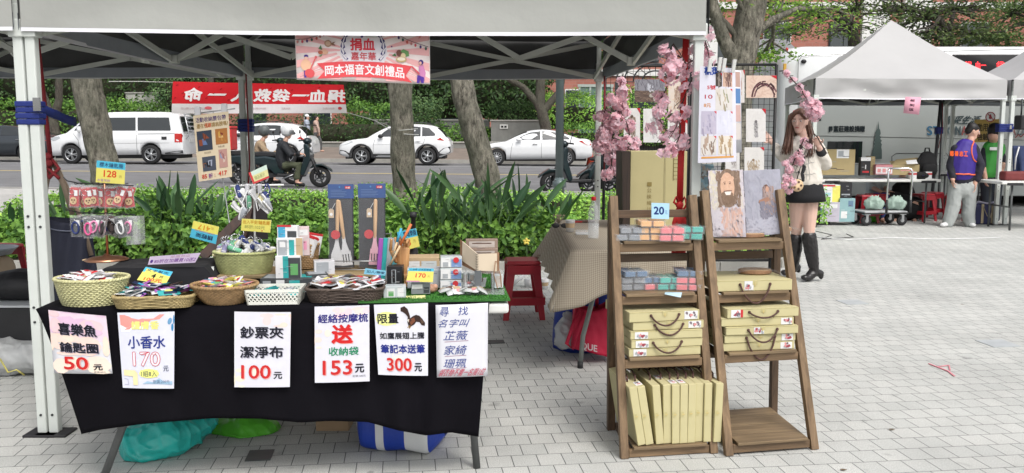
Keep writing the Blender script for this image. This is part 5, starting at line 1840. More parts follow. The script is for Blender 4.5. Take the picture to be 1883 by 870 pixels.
#bags under the table
def blob_bag(name,label,cat,pts,rs,mat,extra=None,vs=.012,side=(1,0,0),crumple=.02,lx=14):
 t=thing(name,label,cat,(V(pts[0])+V(pts[-1]))/2)
 t.location.z=0
 mb=MB().limb(pts,rs,side)
 o=mb.vox('bag_body',t,.0095,[(None,mat)],2,W=True,wr=crumple,wf=lx)
 if extra:
  extra(t)
 return t
TEAL=M('bag_teal',(.02,.42,.37),.35,var=.15,vs=6,bump=.3,bs=18,spec=.5)
a,b=H(285,838),H(375,800)
blob_bag('plastic_bag','turquoise plastic bag bulging out under the left of the stall table','bag',[P(255,818,3.75),P(300,800,3.8),P(365,775,3.95)],[(.08,.12),(.11,.15),(.07,.12)],TEAL,crumple=.02,lx=6,side=(0,0,1))
blob_bag('plastic_bag','bright green bag lying beside the turquoise one under the table','bag',[P(415,795,4.1),P(455,792,4.1),P(490,792,4.1)],[(.075,.09),(.10,.13),(.07,.1)],M('bag_green',(.09,.40,.03),.4,var=.15,vs=6,bump=.2,bs=20),crumple=.014,lx=8,side=(0,0,1))
c0=H(615,793)
t=thing('cardboard_box','brown cardboard box end showing under the stall table','box',(c0 .x,c0 .y+.12,0))
MB(M('cardboard',(.36,.25,.15),.85,var=.12,vs=6)).box(-.09,.07,-.12,.12,.0,.16).build('carton',t,bevel=.004)
MB(M('cardboard_flap',(.33,.23,.14),.85)).box(-.088,.068,-.125,-.1205,.13,.165).build('flap',t)
BLUE=M('bag_blue',(.012,.045,.33),.45,var=.12,vs=8,bump=.15,bs=30)
WBAG=M('bag_white',(.62,.63,.63),.45,var=.06,vs=8,bump=.15,bs=30)
c1,c2=H(648,826),H(812,838)
t=thing('striped_bag','blue and white striped woven bag under the right of the stall table','bag',((c1 .x+c2 .x)/2+.02,(c1 .y+c2 .y)/2+.125,0))
L_=(c2-c1).length
an=math.atan2(c2 .y-c1 .y,c2 .x-c1 .x)
ed=[0,.045,.13,.17,.27,.375,.42,.5]
mb=MB(BLUE)
def bagf(i,j):
 th=2*pi*j
 ca,sa=cos(th),sin(th)
 sg=lambda q,e:(abs(q)**e)*(1 if q>0 else-1)
 y,z=.17*sg(ca,.42),.125*sg(sa,.5)
 e=min(1,5*i+.35,5*(1-i)+.35)
 x=(i-.5)*L_
 p=V((x,y*e,max(.004,.126+z*(e*.8+.2))+.014*noise.noise(V((x*9,y*9,z*9)))))
 q=rot2(p.x,p.y,an)
 return V((q[0],q[1],max(.003,p.z)))
segs=[(0,.03,WBAG),(.03,.31,BLUE),(.31,.40,WBAG),(.40,.63,BLUE),(.63,.88,WBAG),(.88,1,BLUE)]
for k,(s0,s1,m_) in enumerate(segs):
 mb.m(m_).grid(6,24,lambda i,j,s0=s0,s1=s1:bagf(s0+(s1-s0)*i,j))
mb.build('bag_body',t)
mb=MB(WBAG)
q0=bagf(.35,.25)
mb.tube([q0+V((-.08,0,0)),q0+V((-.05,.02,.07)),q0+V((.05,.02,.07)),q0+V((.1,0,0))],.012,8)
mb.build('handle',t)
#wicker baskets and what lies in them
def wick(name,c1,c2):
 return woodmat(name,c1,c2,'x',.8,.7)
WK1=M('wicker_cream',(.52,.50,.27),.65,var=.25,vs=40)
WK2=M('wicker_tan',(.33,.21,.10),.6,var=.35,vs=45)
WK3=M('wicker_honey',(.36,.28,.13),.6,var=.3,vs=45)
WK4=M('wicker_dark',(.085,.062,.05),.6,var=.35,vs=45)
WK5=M('wicker_green',(.42,.44,.2),.65,var=.25,vs=40)
def basket(c,rx,ry,h,mat,label,flare=.82,sq=2.0,rows=14,nst=38,rz=0,rimr=.006,name='wicker_basket'):
 """woven: strands pass alternately in front of and behind the stakes; sq = superellipse power"""
 t=thing(name,label,'basket',c,rz)
 def ring(a,k):
  ca,sa=cos(a),sin(a)
  e=2/sq
  return V((rx*k*(abs(ca)**e)*(1 if ca>0 else-1),ry*k*(abs(sa)**e)*(1 if sa>0 else-1),0))
 mb=MB(mat)
 r0=h/rows*.52
 n=nst*2
 for q in range(rows):
  z=h*(q+.5)/rows
  k=flare+(1-flare)*((z/h)**.7)
  pts=[]
  for i in range(n):
   a=2*pi*i/n
   p=ring(a,k)
   o=(.0026 if(i//1+q)%2 else-.0026)
   d=p.normalized()
   pts.append(p+d*o+V((0,0,z)))
  mb.tube(pts,r0,5,closed=True)
 mb.build('weave',t)
 mb=MB(mat)
 for i in range(nst):
  a=2*pi*(i+.25)/nst
  mb.tube([ring(a,flare)+V((0,0,.002)),ring(a,flare+(1-flare)*.62)+V((0,0,h*.5)),ring(a,1)+V((0,0,h))],.0028,5)
 mb.build('stakes',t)
 mb=MB(mat)
 for o in(-1,1):
  pts=[]
  for i in range(n*2):
   a=2*pi*i/(n*2)
   p=ring(a,1.01)
   pts.append(p+p.normalized()*(o*rimr*.5*cos(i*1.2))+V((0,0,h+o*rimr*.5*sin(i*1.2))))
  mb.tube(pts,rimr*.8,6,closed=True)
 mb.build('rim',t)
 mb=MB(mat)
 pts=[ring(2*pi*i/n,flare) for i in range(n)]
 mb.add([p+V((0,0,.004)) for p in pts],[tuple(range(n))])
 mb.build('bottom',t)
 return t
def packet(name,w_,h_,th,m1,m2,m3=None,label='',cat='packet',group=None):
 """small sealed packet: pillow film with a printed card inside"""
 mb=MB(m1)
 f=lambda sg:(lambda i,j:V(((i-.5)*w_,(j-.5)*h_,sg*th*(sin(pi*i)*sin(pi*j))**.5+.0015*noise.noise(V((i*5,j*5,w_*90))))))
 mb.grid(8,8,f(1));mb.grid(8,8,f(-1))
 if m2:
  mb.m(m2).grid(4,4,lambda i,j:f(1)(.15+.6*i,.45+.42*j)+V((0,0,.0012)))
 if m3:
  mb.m(m3).add([f(1)(.5+.2*cos(a),.3+.17*sin(a))+V((0,0,.0022)) for a in np.linspace(0,2*pi,12,False)],[tuple(range(12))])
 o=mb.build(name)
 return tag(o,label,cat,group)
FILM=M('clear_film',(.75,.76,.78),.15,var=.05,alpha=.13,spec=.7)
def heap(protos,c,rx,ry,z,n,rz=0,hump=.03,tilt=.7,sq=False,seed=1):
 R=random.Random(seed)
 used=set()
 for k in range(n):
  p=protos[k%len(protos)]
  if sq:
   x,y=R.uniform(-1,1),R.uniform(-1,1)
   d=max(abs(x),abs(y))
  else:
   a,d=R.uniform(0,2*pi),sqrt(R.random())
   x,y=cos(a)*d,sin(a)*d
  x,y=rot2(x*rx,y*ry,rz)
  o=p
  if p.name in used:
   o=p.copy();COL.objects.link(o)
  used.add(p.name)
  o.location=V(c)+V((x,y,z+hump*(1-d*d)*R.uniform(.5,1.1)+.012*(k/n)))
  o.rotation_euler=(R.gauss(-.25,tilt*.5),R.gauss(0,tilt*.5),R.uniform(-pi,pi))
def ctr(u0,u1,v,dz=0,back=.5,depth=None):
 """base centre of a thing whose front foot shows at pixel row v between columns u0,u1"""
 p=TB((u0+u1)/2,v,dz)
 w_=(u1-u0)/FPX*(p.y*1.0)
 return p,w_
RED1=M('card_red',(.5,.03,.035),.45)
REDL2=M('card_rose',(.62,.25,.25),.5)
WHC=M('card_white',(.68,.68,.68),.5)
KRAFT=M('card_kraft',(.45,.33,.20),.7)
YELC=M('card_yellow',(.72,.66,.14),.5)
BLUC=M('card_blue',(.05,.33,.52),.5)
TEALC=M('card_teal',(.03,.33,.33),.5)
PURC=M('card_purple',(.30,.08,.36),.5)
BRNC=M('card_brown',(.10,.05,.035),.5)
GRYC=M('card_grey',(.32,.34,.36),.5)
NAVC=M('card_navy',(.012,.02,.06),.5)
GRNC=M('card_green',(.12,.35,.12),.5)
PNKC=M('card_pink',(.68,.28,.40),.5)
def protos(name,specs,w_,h_,th,label,cat,group):
 return[packet(name,w_,h_,th,a,b,c_,label,cat,group) for a,b,c_ in specs]
TZ2=TZ+.004
p,w_=ctr(87,214,570)
c=p+E2*.115;c.z=TZ2
bk=basket(c,.138,.108,.105,WK1,'pale cream oval wicker basket at the left front of the table',.78,rz=TANG)
heap(protos('sealed_packet',[(WHC,RED1,None),(WHC,REDL2,RED1),(M('film_white',(.6,.6,.62),.25),KRAFT,RED1)],.075,.055,.006,'small red and white packet heaped in the pale cream oval basket','packet','packets in the pale cream oval basket'),c,.1,.072,.088,30,hump=.022,tilt=.4,seed=2)
p,w_=ctr(202,350,571)
c=p+E2*.105;c.z=TZ2
basket(c,.152,.10,.045,WK3,'honey coloured rectangular wicker tray of hair clips',.9,6,7,44,rz=TANG+.03)
PEB=[(GRYC,NAVC,None),(BRNC,PURC,None),(NAVC,BLUC,None),(WHC,GRYC,None),(PURC,WHC,None),(TEALC,NAVC,YELC)]
heap(protos('hair_clip_card',PEB,.085,.03,.004,'slim dark clip packet heaped in the honey rectangular tray','packet','clip packets in the honey tray'),c,.115,.07,.042,54,hump=.025,tilt=.45,sq=True,seed=3)
p,w_=ctr(344,462,567)
c=p+E2*.10;c.z=TZ2
basket(c,.128,.11,.075,WK2,'round tan wicker bowl of coloured wrappers',.55,rz=TANG,rows=13)
heap(protos('wrapped_cloth',[(WHC,PNKC,None),(YELC,WHC,None),(REDL2,BLUC,None),(M('film_white',None),GRNC,RED1),(PNKC,YELC,None)],.07,.04,.006,'small colourful wrapper heaped in the round tan bowl','packet','wrappers in the round tan bowl'),c,.09,.075,.062,34,hump=.022,tilt=.45,seed=4)
p,w_=ctr(451,552,563)
c=p+E2*.075;c.z=TZ2
t=thing('plastic_basket','white plastic lattice basket in the middle of the table front','basket',c,TANG)
mb=MB(M('plastic_white',(.68,.68,.62),.4,var=.03))
W2,D2,H2=.108,.07,.062
for sx,sy,L2 in((1,0,W2),(-1,0,W2),(0,1,D2),(0,-1,D2)):
 fix_=D2 if sx else W2
 s_=sx or sy
 def q3(a,z,s_=s_,sx=sx,fix_=fix_):
  k=.9+.1*z/H2
  return V((a*k,s_*fix_*k,z)) if sx else V((s_*fix_*k,a*k,z))
 nz=int(L2*2/.016)
 for k in range(nz):
  a=-L2+(k+.0)*2*L2/nz;b=-L2+(k+1)*2*L2/nz
  for z0,z1 in((.012,.031),(.031,.05)):
   mb.bar(q3(a,z0),q3(b,z1),.004,.0045).bar(q3(a,z1),q3(b,z0),.004,.0045)
 for z,h2 in((.006,.012),(.056,.012)):
  mb.bar(q3(-L2,z),q3(L2,z),.006,h2)
 mb.bar(q3(-L2,0),q3(-L2,H2),.008,.008).bar(q3(L2,0),q3(L2,H2),.008,.008)
mb.build('lattice',t)
MB(M('plastic_white',None)).box(-W2*.88,W2*.88,-D2*.88,D2*.88,0,.004).build('bottom',t)
heap(protos('folded_cloth',[(GRYC,WHC,None),(TEALC,WHC,None)],.075,.05,.008,'pale folded cloth packet lying in the white lattice basket','packet','cloth packets in the white lattice basket'),c,.07,.04,.02,12,hump=.01,sq=True,seed=5)
p,w_=ctr(560,705,561)
c=p+E2*.12;c.z=TZ2
basket(c,.155,.11,.055,WK4,'dark brown rectangular wicker tray of snack packets',.88,6,8,44,rz=TANG)
heap(protos('snack_packet',[(M('film_white',None),BRNC,RED1),(WHC,BRNC,None),(WHC,KRAFT,REDL2),(M('film_white',None),RED1,YELC),(GRYC,BRNC,None)],.08,.06,.006,'white and brown packet piled in the dark rectangular tray','packet','packets in the dark tray'),c,.12,.08,.05,44,hump=.024,sq=True,tilt=.35,seed=6)
RW=woodmat('riser_wood','#6f5f42','#a5906a','x')
ra=TL_(.62,.40);rb=TL_(1.36,.66)
t=thing('riser_shelf','low wooden riser along the back of the stall table','riser',TL_(.99,.53),TANG)
MB(RW).box(-.40,.38,-.13,.15,.045,.06).build('board',t,bevel=.003)
for x in(-.37,.35):
 MB(RW).box(x-.02,x+.02,-.12,.14,.0,.045).build('foot',t,bevel=.003)
RZ_=TZ+.06
p=TB(443,508,.05)
c=V((p.x,p.y+.08,RZ_))
c=TL_((c-A).dot(E1),.50,.06)
basket(c,.132,.10,.095,WK5,'pale green oval wicker basket heaped with shoe keychains',.82,rz=TANG)
def sneaker(name,m_up,m_sole,label,group):
 t=thing(name,label,'keychain',(0,0,0),0,group)
 mb=MB(m_sole).prism([(-.03,-.008),(-.02,-.011),(.018,-.011),(.03,-.008),(.032,0),(.03,.008),(.018,.011),(-.02,.010),(-.03,.007)],lambda a,b,d:(a,b,d),0,.007)
 mb.build('sole',t,bevel=.002)
 mb=MB(m_up)
 mb.limb([(.022,0,.010),(.0,0,.013),(-.022,0,.016)],[(.009,.006),(.0105,.009),(.0095,.016)],(0,1,0),10)
 mb.build('upper',t)
 MB(CHROME).tube([(-.03+.011*cos(a),.0,.035+.011*sin(a)) for a in np.linspace(0,2*pi,16,False)],.0012,5,closed=True).build('key_ring',t)
 mb=MB(WHC)
 for k in range(3):
  mb.bar((.0+k*.006,-.007,.022-k*.003),(.0+k*.006,.007,.022-k*.003),.0025,.002)
 mb.build('laces',t)
 return t
cvs=[M('canvas_'+n_,c_,.8,var=.1,vs=200) for n_,c_ in(('white',(.62,.62,.62)),('navy',(.03,.045,.16)),('grey',(.35,.37,.40)),('cream',(.6,.55,.32)),('lilac',(.30,.28,.45)),('green',(.15,.4,.25)))]
sn=[sneaker('shoe_keychain',m_,WHC,'miniature canvas shoe keychain heaped in the pale green basket','shoe keychains in the pale green basket') for m_ in cvs]
R=random.Random(8)
for k in range(34):
 o=sn[k] if k<6 else dup(sn[k%6])
 a,d=R.uniform(0,2*pi),sqrt(R.random())
 o.location=c+V((cos(a)*d*.105,sin(a)*d*.075,.095+.032*(1-d*d)*R.uniform(.2,1.2)))
 o.rotation_euler=(R.gauss(0,.9),R.gauss(0,.6),R.uniform(-pi,pi))
 o.scale=(1.2,)*3
c=TL_(.945,.58,.065)
basket(c,.068,.06,.11,WK2,'tan wicker basket at the back holding slim white packs',.8,rz=TANG,nst=30)
R=random.Random(9)
pk=MB(WHC).box(-.045,.045,-.004,.004,0,.09)
pk.m(RED1).box(-.0455,.0455,-.0045,.0045,.0905,.1);pk.m(BLK).box(-.02,.02,-.0049,-.0041,.02,.06)
o0=tag(pk.build('slim_pack'),'slim white pack with a red top standing in the back tan basket','packet','slim packs in the back basket')
for k in range(11):
 o=o0 if k==0 else o0 .copy()
 if k:
  COL.objects.link(o)
 o.location=c+V((-.04+.085*R.random(),-.045+.009*k,.065))
 o.rotation_euler=(R.gauss(.1,.1),R.gauss(.35,.12),TANG+R.gauss(0,.25))
 #more goods on the stall table
BCL=M('riser_cloth',(.009,.009,.011),.85,var=.3,vs=4,bump=.3,bs=9,sheen=.05,spec=.2)
q0=TL_(.10,.33);q1=TL_(.58,.66)
t=thing('draped_riser','black cloth draped box behind the cream oval basket','riser',TL_(.34,.5),TANG)
def drape(i,j):
 x,y=(i-.5)*2,(j-.5)*2
 d=max(abs(x),abs(y))
 X,Y=x*.27,y*.19
 z=.105+.004*noise.noise(V((X*12,Y*12,1)))
 if d>.8:
  k=(d-.8)/.2
  z=.105*(1-k**.8)+.004
  f=1+.10*k*(1+.7*noise.noise(V((X*14,Y*14,4))))
  X*=f;Y*=f
 return V((X,Y,z))
MB(BCL).grid(36,30,drape).build('cloth',t,solid=.003)
COP=M('copper',(.40,.20,.12),.3,.85,var=.1)
p=P(196,470,3.93)
zb=TZ+.112
c=V((p.x,p.y,zb))
t=thing('keyring_stand','copper footed stand hung with keyring packets','display stand',c)
MB(COP).lathe([(.092,0),(.095,.004),(.07,.014),(.02,.02),(.007,.03)],n=30).build('base',t)
up1,up2=P(200,337,3.93).z-zb,P(200,391,3.93).z-zb
MB(COP).tube([(.005,0,.02),(.008,0,up1+.03)],.006,8).build('pole',t)
mb=MB(MET)
for z in(up1,up2):
 MB(MET).tube([(-.11,.0,z),(.13,.02,z-.012)],.0028,6).build('rail',t)
 mb=MB(MET)
 mb.tube([(-.11,.0,z),(-.15,-.02,z+.012),(-.16,-.03,z+.03)],.0028,6)
 for k in range(9):
  x=-.10+k*.027
  mb.tube([(x,.0,z),(x,-.05,z-.002),(x,-.06,z+.008)],.0016,5)
 mb.build('hooks',t)
WOODC=M('wood_disc',(.55,.40,.24),.6,var=.12)
def hang_pack(m_card,ring,label,group):
 t=thing('keyring_packet',label,'packet',(0,0,0),0,group)
 MB(m_card).box(-.0215,.0215,-.001,.001,-.092,-.010).build('card',t)
 MB(FILM).box(-.024,.024,-.004,.004,-.098,0).build('film',t,bevel=.001)
 MB(WHC).box(.003,.019,-.0052,-.0044,-.045,-.02).build('price_label',t)
 mb=MB(ring)
 if ring is WOODC:
  mb.lathe([(.0165,-.0075),(.0165,-.0052)],(0,0,-.067),20,axis='y')
  mb.m(BRNC).lathe([(.004,-.0082),(.004,-.0075)],(-.006,0,-.064),8,axis='y').lathe([(.004,-.0082),(.004,-.0075)],(.006,0,-.064),8,axis='y').lathe([(.003,-.0082),(.003,-.0075)],(0,0,-.073),8,axis='y')
 else:
  mb.tube([(.015*cos(a),-.007,-.055+.026*sin(a)) for a in np.linspace(.0,2*pi,18,False)],.0042,7,closed=True)
 mb.build('charm',t)
 MB(CHROME).tube([(-.008+.012*cos(a),-.006,-.028+.012*sin(a)) for a in np.linspace(0,2*pi,14,False)],.0011,5,closed=True).build('ring',t)
 return t
R=random.Random(4)
hp=hang_pack(RED1,WOODC,'red carded packet with a wooden charm on the upper rail of the copper stand','red packets on the copper stand')
k=0
for row in range(2):
 for i in range(7):
  o=hp if k==0 else dup(hp)
  k+=1
  o.location=c+V((-.108+.036*i+.009*row+R.gauss(0,.006),-.02-.024*row+R.uniform(-.008,.008),up1-.004-R.uniform(0,.014)))
  o.rotation_euler=(R.gauss(0,.1),R.gauss(0,.15),R.gauss(0,.6))
loops={}
for nm,m_,lab in(('navy',M('loop_navy',(.02,.035,.14),.6),'navy'),('pink',M('loop_pink',(.62,.10,.26),.6),'hot pink'),('rose',M('loop_rose',(.68,.25,.42),.6),'rose pink'),('black',M('loop_black',(.03,.025,.025),.6),'black'),('white',M('loop_white',(.62,.62,.62),.6),'white')):
 loops[nm]=hang_pack(M('card_charcoal',(.06,.065,.07),.5) if nm!='black' else BRNC,m_,lab+' loop keyring packet on the lower rail of the copper stand','loop packets on the copper stand')
for k2 in range(9):
 o=dup(hp)
 o.location=c+V((-.115+.03*k2,.015+R.uniform(-.02,.02),up1-.008-.008*(k2%2)))
 o.rotation_euler=(R.gauss(0,.1),R.gauss(0,.12),R.gauss(0,.6))
order=['navy','pink','rose','black','white','navy','pink','rose','black','white','black']
order+=['black','navy','black','rose','white','black','navy']
seen=set()
for i,nm in enumerate(order):
 o=loops[nm] if nm not in seen else dup(loops[nm])
 seen.add(nm)
 o.location=c+V((-.108+.046*(i%5)+.012*(i//5)+R.gauss(0,.006),-.05+.02*(i//5),up2-.004-R.uniform(0,.012)))
 o.rotation_euler=(R.gauss(0,.1),R.gauss(0,.14),R.gauss(0,.5))
for i in range(3):
 mb=packet('film_packet',.05,.13,.004,FILM,None,None,'empty clear film packet hanging at the right end of the copper stand','packet','clear packets at the end of the copper stand')
 mb.location=c+V((.125+.012*i,-.01+.012*i,up2-.08));mb.rotation_euler=(pi/2,0,R.gauss(0,.3))
for i,(u,v) in enumerate(((166,479),(204,478))):
 q=H(u,v,zb)
 o=MB(WOODC).prism([(-.03,-.015),(.01,-.02),(.03,-.008),(.03,.012),(-.005,.018),(-.03,.01)],lambda a,b,d:(q.x+a,q.y+b,d),zb+.001,zb+.006).build('wood_plaque',bevel=.001)
 tag(o,'flat wooden plaque lying '+('left' if i==0 else 'right')+' of the copper stand foot','plaque','wooden plaques on the draped riser')
def price_tag(c,Y,lab,paint,bend=.0,paper='#d8cf6a',name='price_tag',dys=(0,0,0,0)):
 s=Sheet(*[P(u,v,Y+d) for(u,v),d in zip(c,dys)],bend=bend)
 s.w_=1
 s.rect(0,0,1,1,paper)
 paint(s)
 return s.make(name,lab,'price tag',PAPER,'price tags on the stall table',back=.0008)
CY,YL='#4fb0cc','#dfd767'
def g1(s):
 s.rect(0,0,1,.33,CY);s.text('櫻木鑰匙圈',.1,.06,.92,.27,'#2a4a6c',.02);s.text('128',.27,.42,.70,.72,'#cc4a28',.035);s.text('元',.8,.6,.9,.72,'#8a6a3a',0);s.text('木質吊飾',.05,.82,.5,.96,'#9a6aa8',0)
price_tag([(178,295),(231,300),(229,339),(176,335)],3.84,'blue and yellow price tag reading 128 on top of the copper stand',g1)
def g2(s):
 s.rect(0,0,1,.36,CY);s.text('文字髮夾',.1,.08,.9,.28,'#23405c',.02);s.text('4',.38,.38,.52,.68,'#1c1c1c',.05);s.text('片',.66,.42,.80,.62,'#3a3a3a',.02);s.text('100元',.2,.70,.82,.95,'#d04428',.03)
price_tag([(268,491),(318,500),(304,524),(252,515)],3.56,'blue and yellow price tag reading 4 for 100 above the honey tray',g2,dys=(0,0,-.06,-.06))
def g3(s):
 s.rect(0,0,1,.47,YL);s.rect(0,.47,1,1,CY)
 s.text('417',.22,.12,.68,.40,'#d08a2a',.03,rot180=True);s.text('元',.72,.12,.82,.26,'#a8762a',0,rot180=True)
 s.text('活動收納架',.12,.46,.9,.54,'#c06a5a',0,rot180=True);s.text('請輕架',.2,.62,.85,.88,'#23405c',.03,rot180=True)
price_tag([(356,406),(403,417),(397,449),(349,436)],3.9,'upside down yellow and blue price tag reading 417',g3)
def g4(s):
 s.text('出入平安/鑰匙圈',.05,.10,.95,.40,'#b8862a',.03);s.text('85折:102元',.12,.48,.80,.78,'#8a8a4a',.01);s.oval(.72,.9,.03,.05,'#c05a3a')
price_tag([(445,402),(499,405),(497,428),(443,424)],3.80,'yellow price tag with two rows of writing above the pale green basket',g4)
def g5(s):
 s.rect(0,0,1,1,'#cfbfd8');s.text('單購買區',.42,.06,.82,.36,'#b08aa0',0);s.text('85折在加購買10送2',.12,.42,.97,.84,'#7a4a94',.02);s.oval(.06,.6,.03,.2,'#5a3a8a')
price_tag([(276,472),(369,465),(359,483),(272,487)],3.72,'lilac strip tag with purple writing behind the honey tray',g5,paper='#cfbfd8')
def g6(s):
 s.rect(0,0,1,.22,CY);s.text('山海帶 日本版禮盒',.05,.03,.9,.18,'#23405c',.01);s.text('170',.32,.38,.70,.68,'#cc3a3a',.04);s.text('元',.78,.52,.86,.66,'#9a7a3a',0);s.rect(0,.92,.5,1,'#c98aa8')
price_tag([(752,493),(798,494),(796,519),(747,518)],3.60,'yellow and blue price tag reading 170 at the right of the table',g6,dys=(.0,.0,-.02,-.02))
def g7(s):
 s.rect(0,0,1,.42,CY);s.text('靈魂樂園',.3,.04,.95,.36,'#23405c',.02);s.text('153',.1,.48,.58,.82,'#cc5a28',.03);s.text('元',.72,.56,.86,.72,'#8a6a3a',0)
price_tag([(730,427),(765,420),(772,453),(737,463)],3.96,'tilted blue and yellow price tag reading 153 behind the wooden hand',g7)
def g8(s):
 s.text('如人/戀愛',.1,.25,.95,.75,'#23405c',.02)
price_tag([(672,493),(710,498),(709,507),(669,504)],3.66,'pale blue tag leaning above the dark tray',g8,paper='#7fc0d8')
def g9(s):
 s.oval(.3,.4,.1,.25,'#9a9450');s.oval(.3,.4,.07,.15,'#dcd79a');s.oval(.7,.4,.1,.25,'#9a9450');s.oval(.7,.4,.07,.15,'#dcd79a')
price_tag([(737,545),(782,543),(783,550),(735,554)],3.52,'cream strip tag lying on the front of the green turf',g9,paper='#d9d596',dys=(.04,.04,0,0))
def g10(s):
 s.rect(0,.0,.12,1,'#c8484a');s.rect(.12,0,1,.35,'#c9dccf');s.text('樣品展示',.2,.45,.8,.75,'#6a7a4a',0);s.rect(.12,.85,1,1,'#c8484a')
price_tag([(457,318),(490,303),(495,327),(466,339)],3.9,'tilted red edged card on top of the shoe keychain rack',g10,paper='#d6d39a')
s=Sheet(P(355,213,4.3),P(420,205,4.3),P(427,325,4.3),P(366,334,4.3),bend=.006)
s.rect(0,0,1,1,'#d9c9ac')
s.text('活動收納腰包帶',.06,.04,.92,.115,'#4a3a6a',.02);s.text('還在低頭請肩膀嗎?',.08,.135,.97,.205,'#8a6a2a',.015);s.text('低頭',.32,.135,.5,.205,'#c0522a',.02)
def photo(a0,b0,a1,b1,cols,sd):
 s.rect(a0,b0,a1,b1,cols[0]);R=random.Random(sd)
 w_,h_=a1-a0,b1-b0
 for k in range(4):
  x,y=a0+w_*R.uniform(.05,.5),b0+h_*R.uniform(.1,.5)
  s.poly([(x,y),(x+w_*R.uniform(.1,.45),y+h_*R.uniform(-.08,.2)),(x+w_*R.uniform(.05,.4),y+h_*R.uniform(.2,.45)),(x+w_*.02,y+h_*.3)],cols[1+k%(len(cols)-1)])
photo(.06,.245,.50,.545,['#39414f','#8a4a34','#5f77a0','#6b3b2c'],1)
photo(.60,.245,.94,.48,['#a9703e','#c89a4a','#7e3a2c','#d8b27a'],2)
photo(.16,.64,.56,.86,['#4a505c','#22242a','#8a5a3a','#9fa6b8'],3)
photo(.66,.56,.90,.84,['#b98f86','#9a6a6a','#cbb6a8','#8b93ac'],4)
s.text('掛式收納',.24,.565,.44,.595,'#7a6a5a',0);s.text('多層分類',.66,.50,.84,.53,'#7a6a5a',0)
s.text('85',.12,.905,.26,.965,'#cc3a2a',.03);s.text('折',.32,.90,.44,.97,'#7a3a8a',.02);s.text(':',.50,.915,.515,.96,'#cc3a2a',.02);s.text('417',.62,.89,.86,.955,'#cc3a2a',.03)
s.make('hanging_poster','cream poster with four photos clipped to a thin metal stand','poster',M('cream_paper',(.62,.54,.42),.6,var=.04),back=.001)
t=thing('poster_stand','thin metal stand with a crossbar holding the cream poster','stand',P(428,440,4.32))
mb=MB(RIM).tube([P(358,209,4.315),P(432,200,4.315)],.003,6)
mb.build('crossbar',t,W=True)
MB(RIM).tube([P(392,207,4.33),P(410,330,4.33),P(427,445,4.33),TL_(.86,.70,.01)],.0035,6).build('pole',t,W=True)
for u,v in((364,206),(413,200)):
 q=P(u,v,4.31)
 MB(M('clip_clear',(.55,.55,.57),.2)).box(q.x-.014,q.x+.014,q.y-.012,q.y+.004,q.z-.018,q.z+.025).build('clip',t,W=True,bevel=.004)
t=thing('keychain_rack','white crossbar rack with clear hooks for shoe keychains','rack',P(465,480,4.0))
mb=MB(WHITEP).tube([P(424,342,4.0),P(522,340,4.0)],.0045,6)
mb.build('crossbar',t,W=True)
MB(WHITEP).tube([P(467,342,4.02),P(468,400,4.02),P(469,470,4.02)],.005,6).build('pole',t,W=True)
for u in(455,467,478):
 q=P(u,346,3.99)
 MB(M('clip_clear',None)).box(q.x-.009,q.x+.009,q.y-.012,q.y+.012,q.z-.025,q.z+.02).build('hook',t,W=True,bevel=.004)
R=random.Random(12)
sp=[(437,355,'navy'),(440,372,'grey'),(434,385,'white'),(446,362,'white'),(443,392,'grey'),(457,372,'green'),(463,362,'white'),(472,370,'cream'),(480,375,'cream'),(487,368,'navy'),(484,385,'white'),(490,380,'grey')]
for i,(u,v,cn) in enumerate(sp):
 m_=M('canvas_'+cn,None)
 o=sneaker('shoe_keychain',m_,WHC,'miniature canvas shoe keychain hanging from the white rack','shoe keychains on the rack')
 o.location=P(u,v,3.97+R.uniform(-.03,.02))
 o.rotation_euler=(R.uniform(-.4,.4),1.2+R.gauss(0,.5),R.uniform(-.8,.8))
 o.scale=(1.05,)*3
mb=MB(WHC)
for(u0,v0),(u1,v1),w_ in(((455,350),(452,396),10),((478,350),(474,388),8)):
 mb.tube([P(u0,v0,3.96),P(u0-w_,(v0+v1)/2,3.95),P(u1,v1,3.94),P(u1+w_,(v0+v1)/2+8,3.95),P(u0+2,v0,3.96)],.0028,6)
tag(mb.build('cord_loop'),'white cord loops dangling among the hanging shoe keychains','cord')
mb=MB(M('loop_navy',None)).tube([P(489,338,3.98),P(486,352,3.97),P(492,364,3.97),P(497,350,3.97),P(492,338,3.98)],.004,6)
tag(mb.build('lanyard'),'small navy lanyard hooked on the right of the white rack','lanyard')
WDK=woodmat('easel_wood','#241511','#4a2e22','z')
t=thing('easel','dark brown wooden easel leaning behind the pale green basket','easel',TL_(.8,.68,0))
MB(WDK).bar(P(371,474,4.10),P(448,396,4.22),.045,.02,(0,1,0)).build('leg',t,W=True,bevel=.003)
MB(WDK).bar(P(448,440,4.25),P(478,310,4.35),.022,.02,(0,1,0)).build('leg',t,W=True,bevel=.003)
MB(WDK).bar(P(392,424,4.16),P(430,452,4.2),.02,.015,(0,1,0)).build('crosspiece',t,W=True,bevel=.003)
MB(M('easel_board',(.025,.02,.022),.8)).box(P(447,400,4.3).x,P(490,400,4.3).x,4.30,4.32,P(447,440,4.3).z,P(447,352,4.3).z).build('board',t,W=True)
HEAD=M('header_blue',(.045,.085,.22),.5,var=.06)
CARDK=M('card_black',(.028,.028,.032),.4,var=.1)
BEECH=woodmat('beech','#b08a62','#d3ae84','z')
SILW=M('silicone_white',(.55,.55,.56),.35,var=.04)
SILP=M('silicone_pink',(.66,.36,.43),.4,var=.04)
SHEEN=M('gloss_film',(.6,.62,.65),.06,var=0,alpha=.10,spec=.9)
KTAG=M('kraft_tag',(.50,.38,.26),.7)
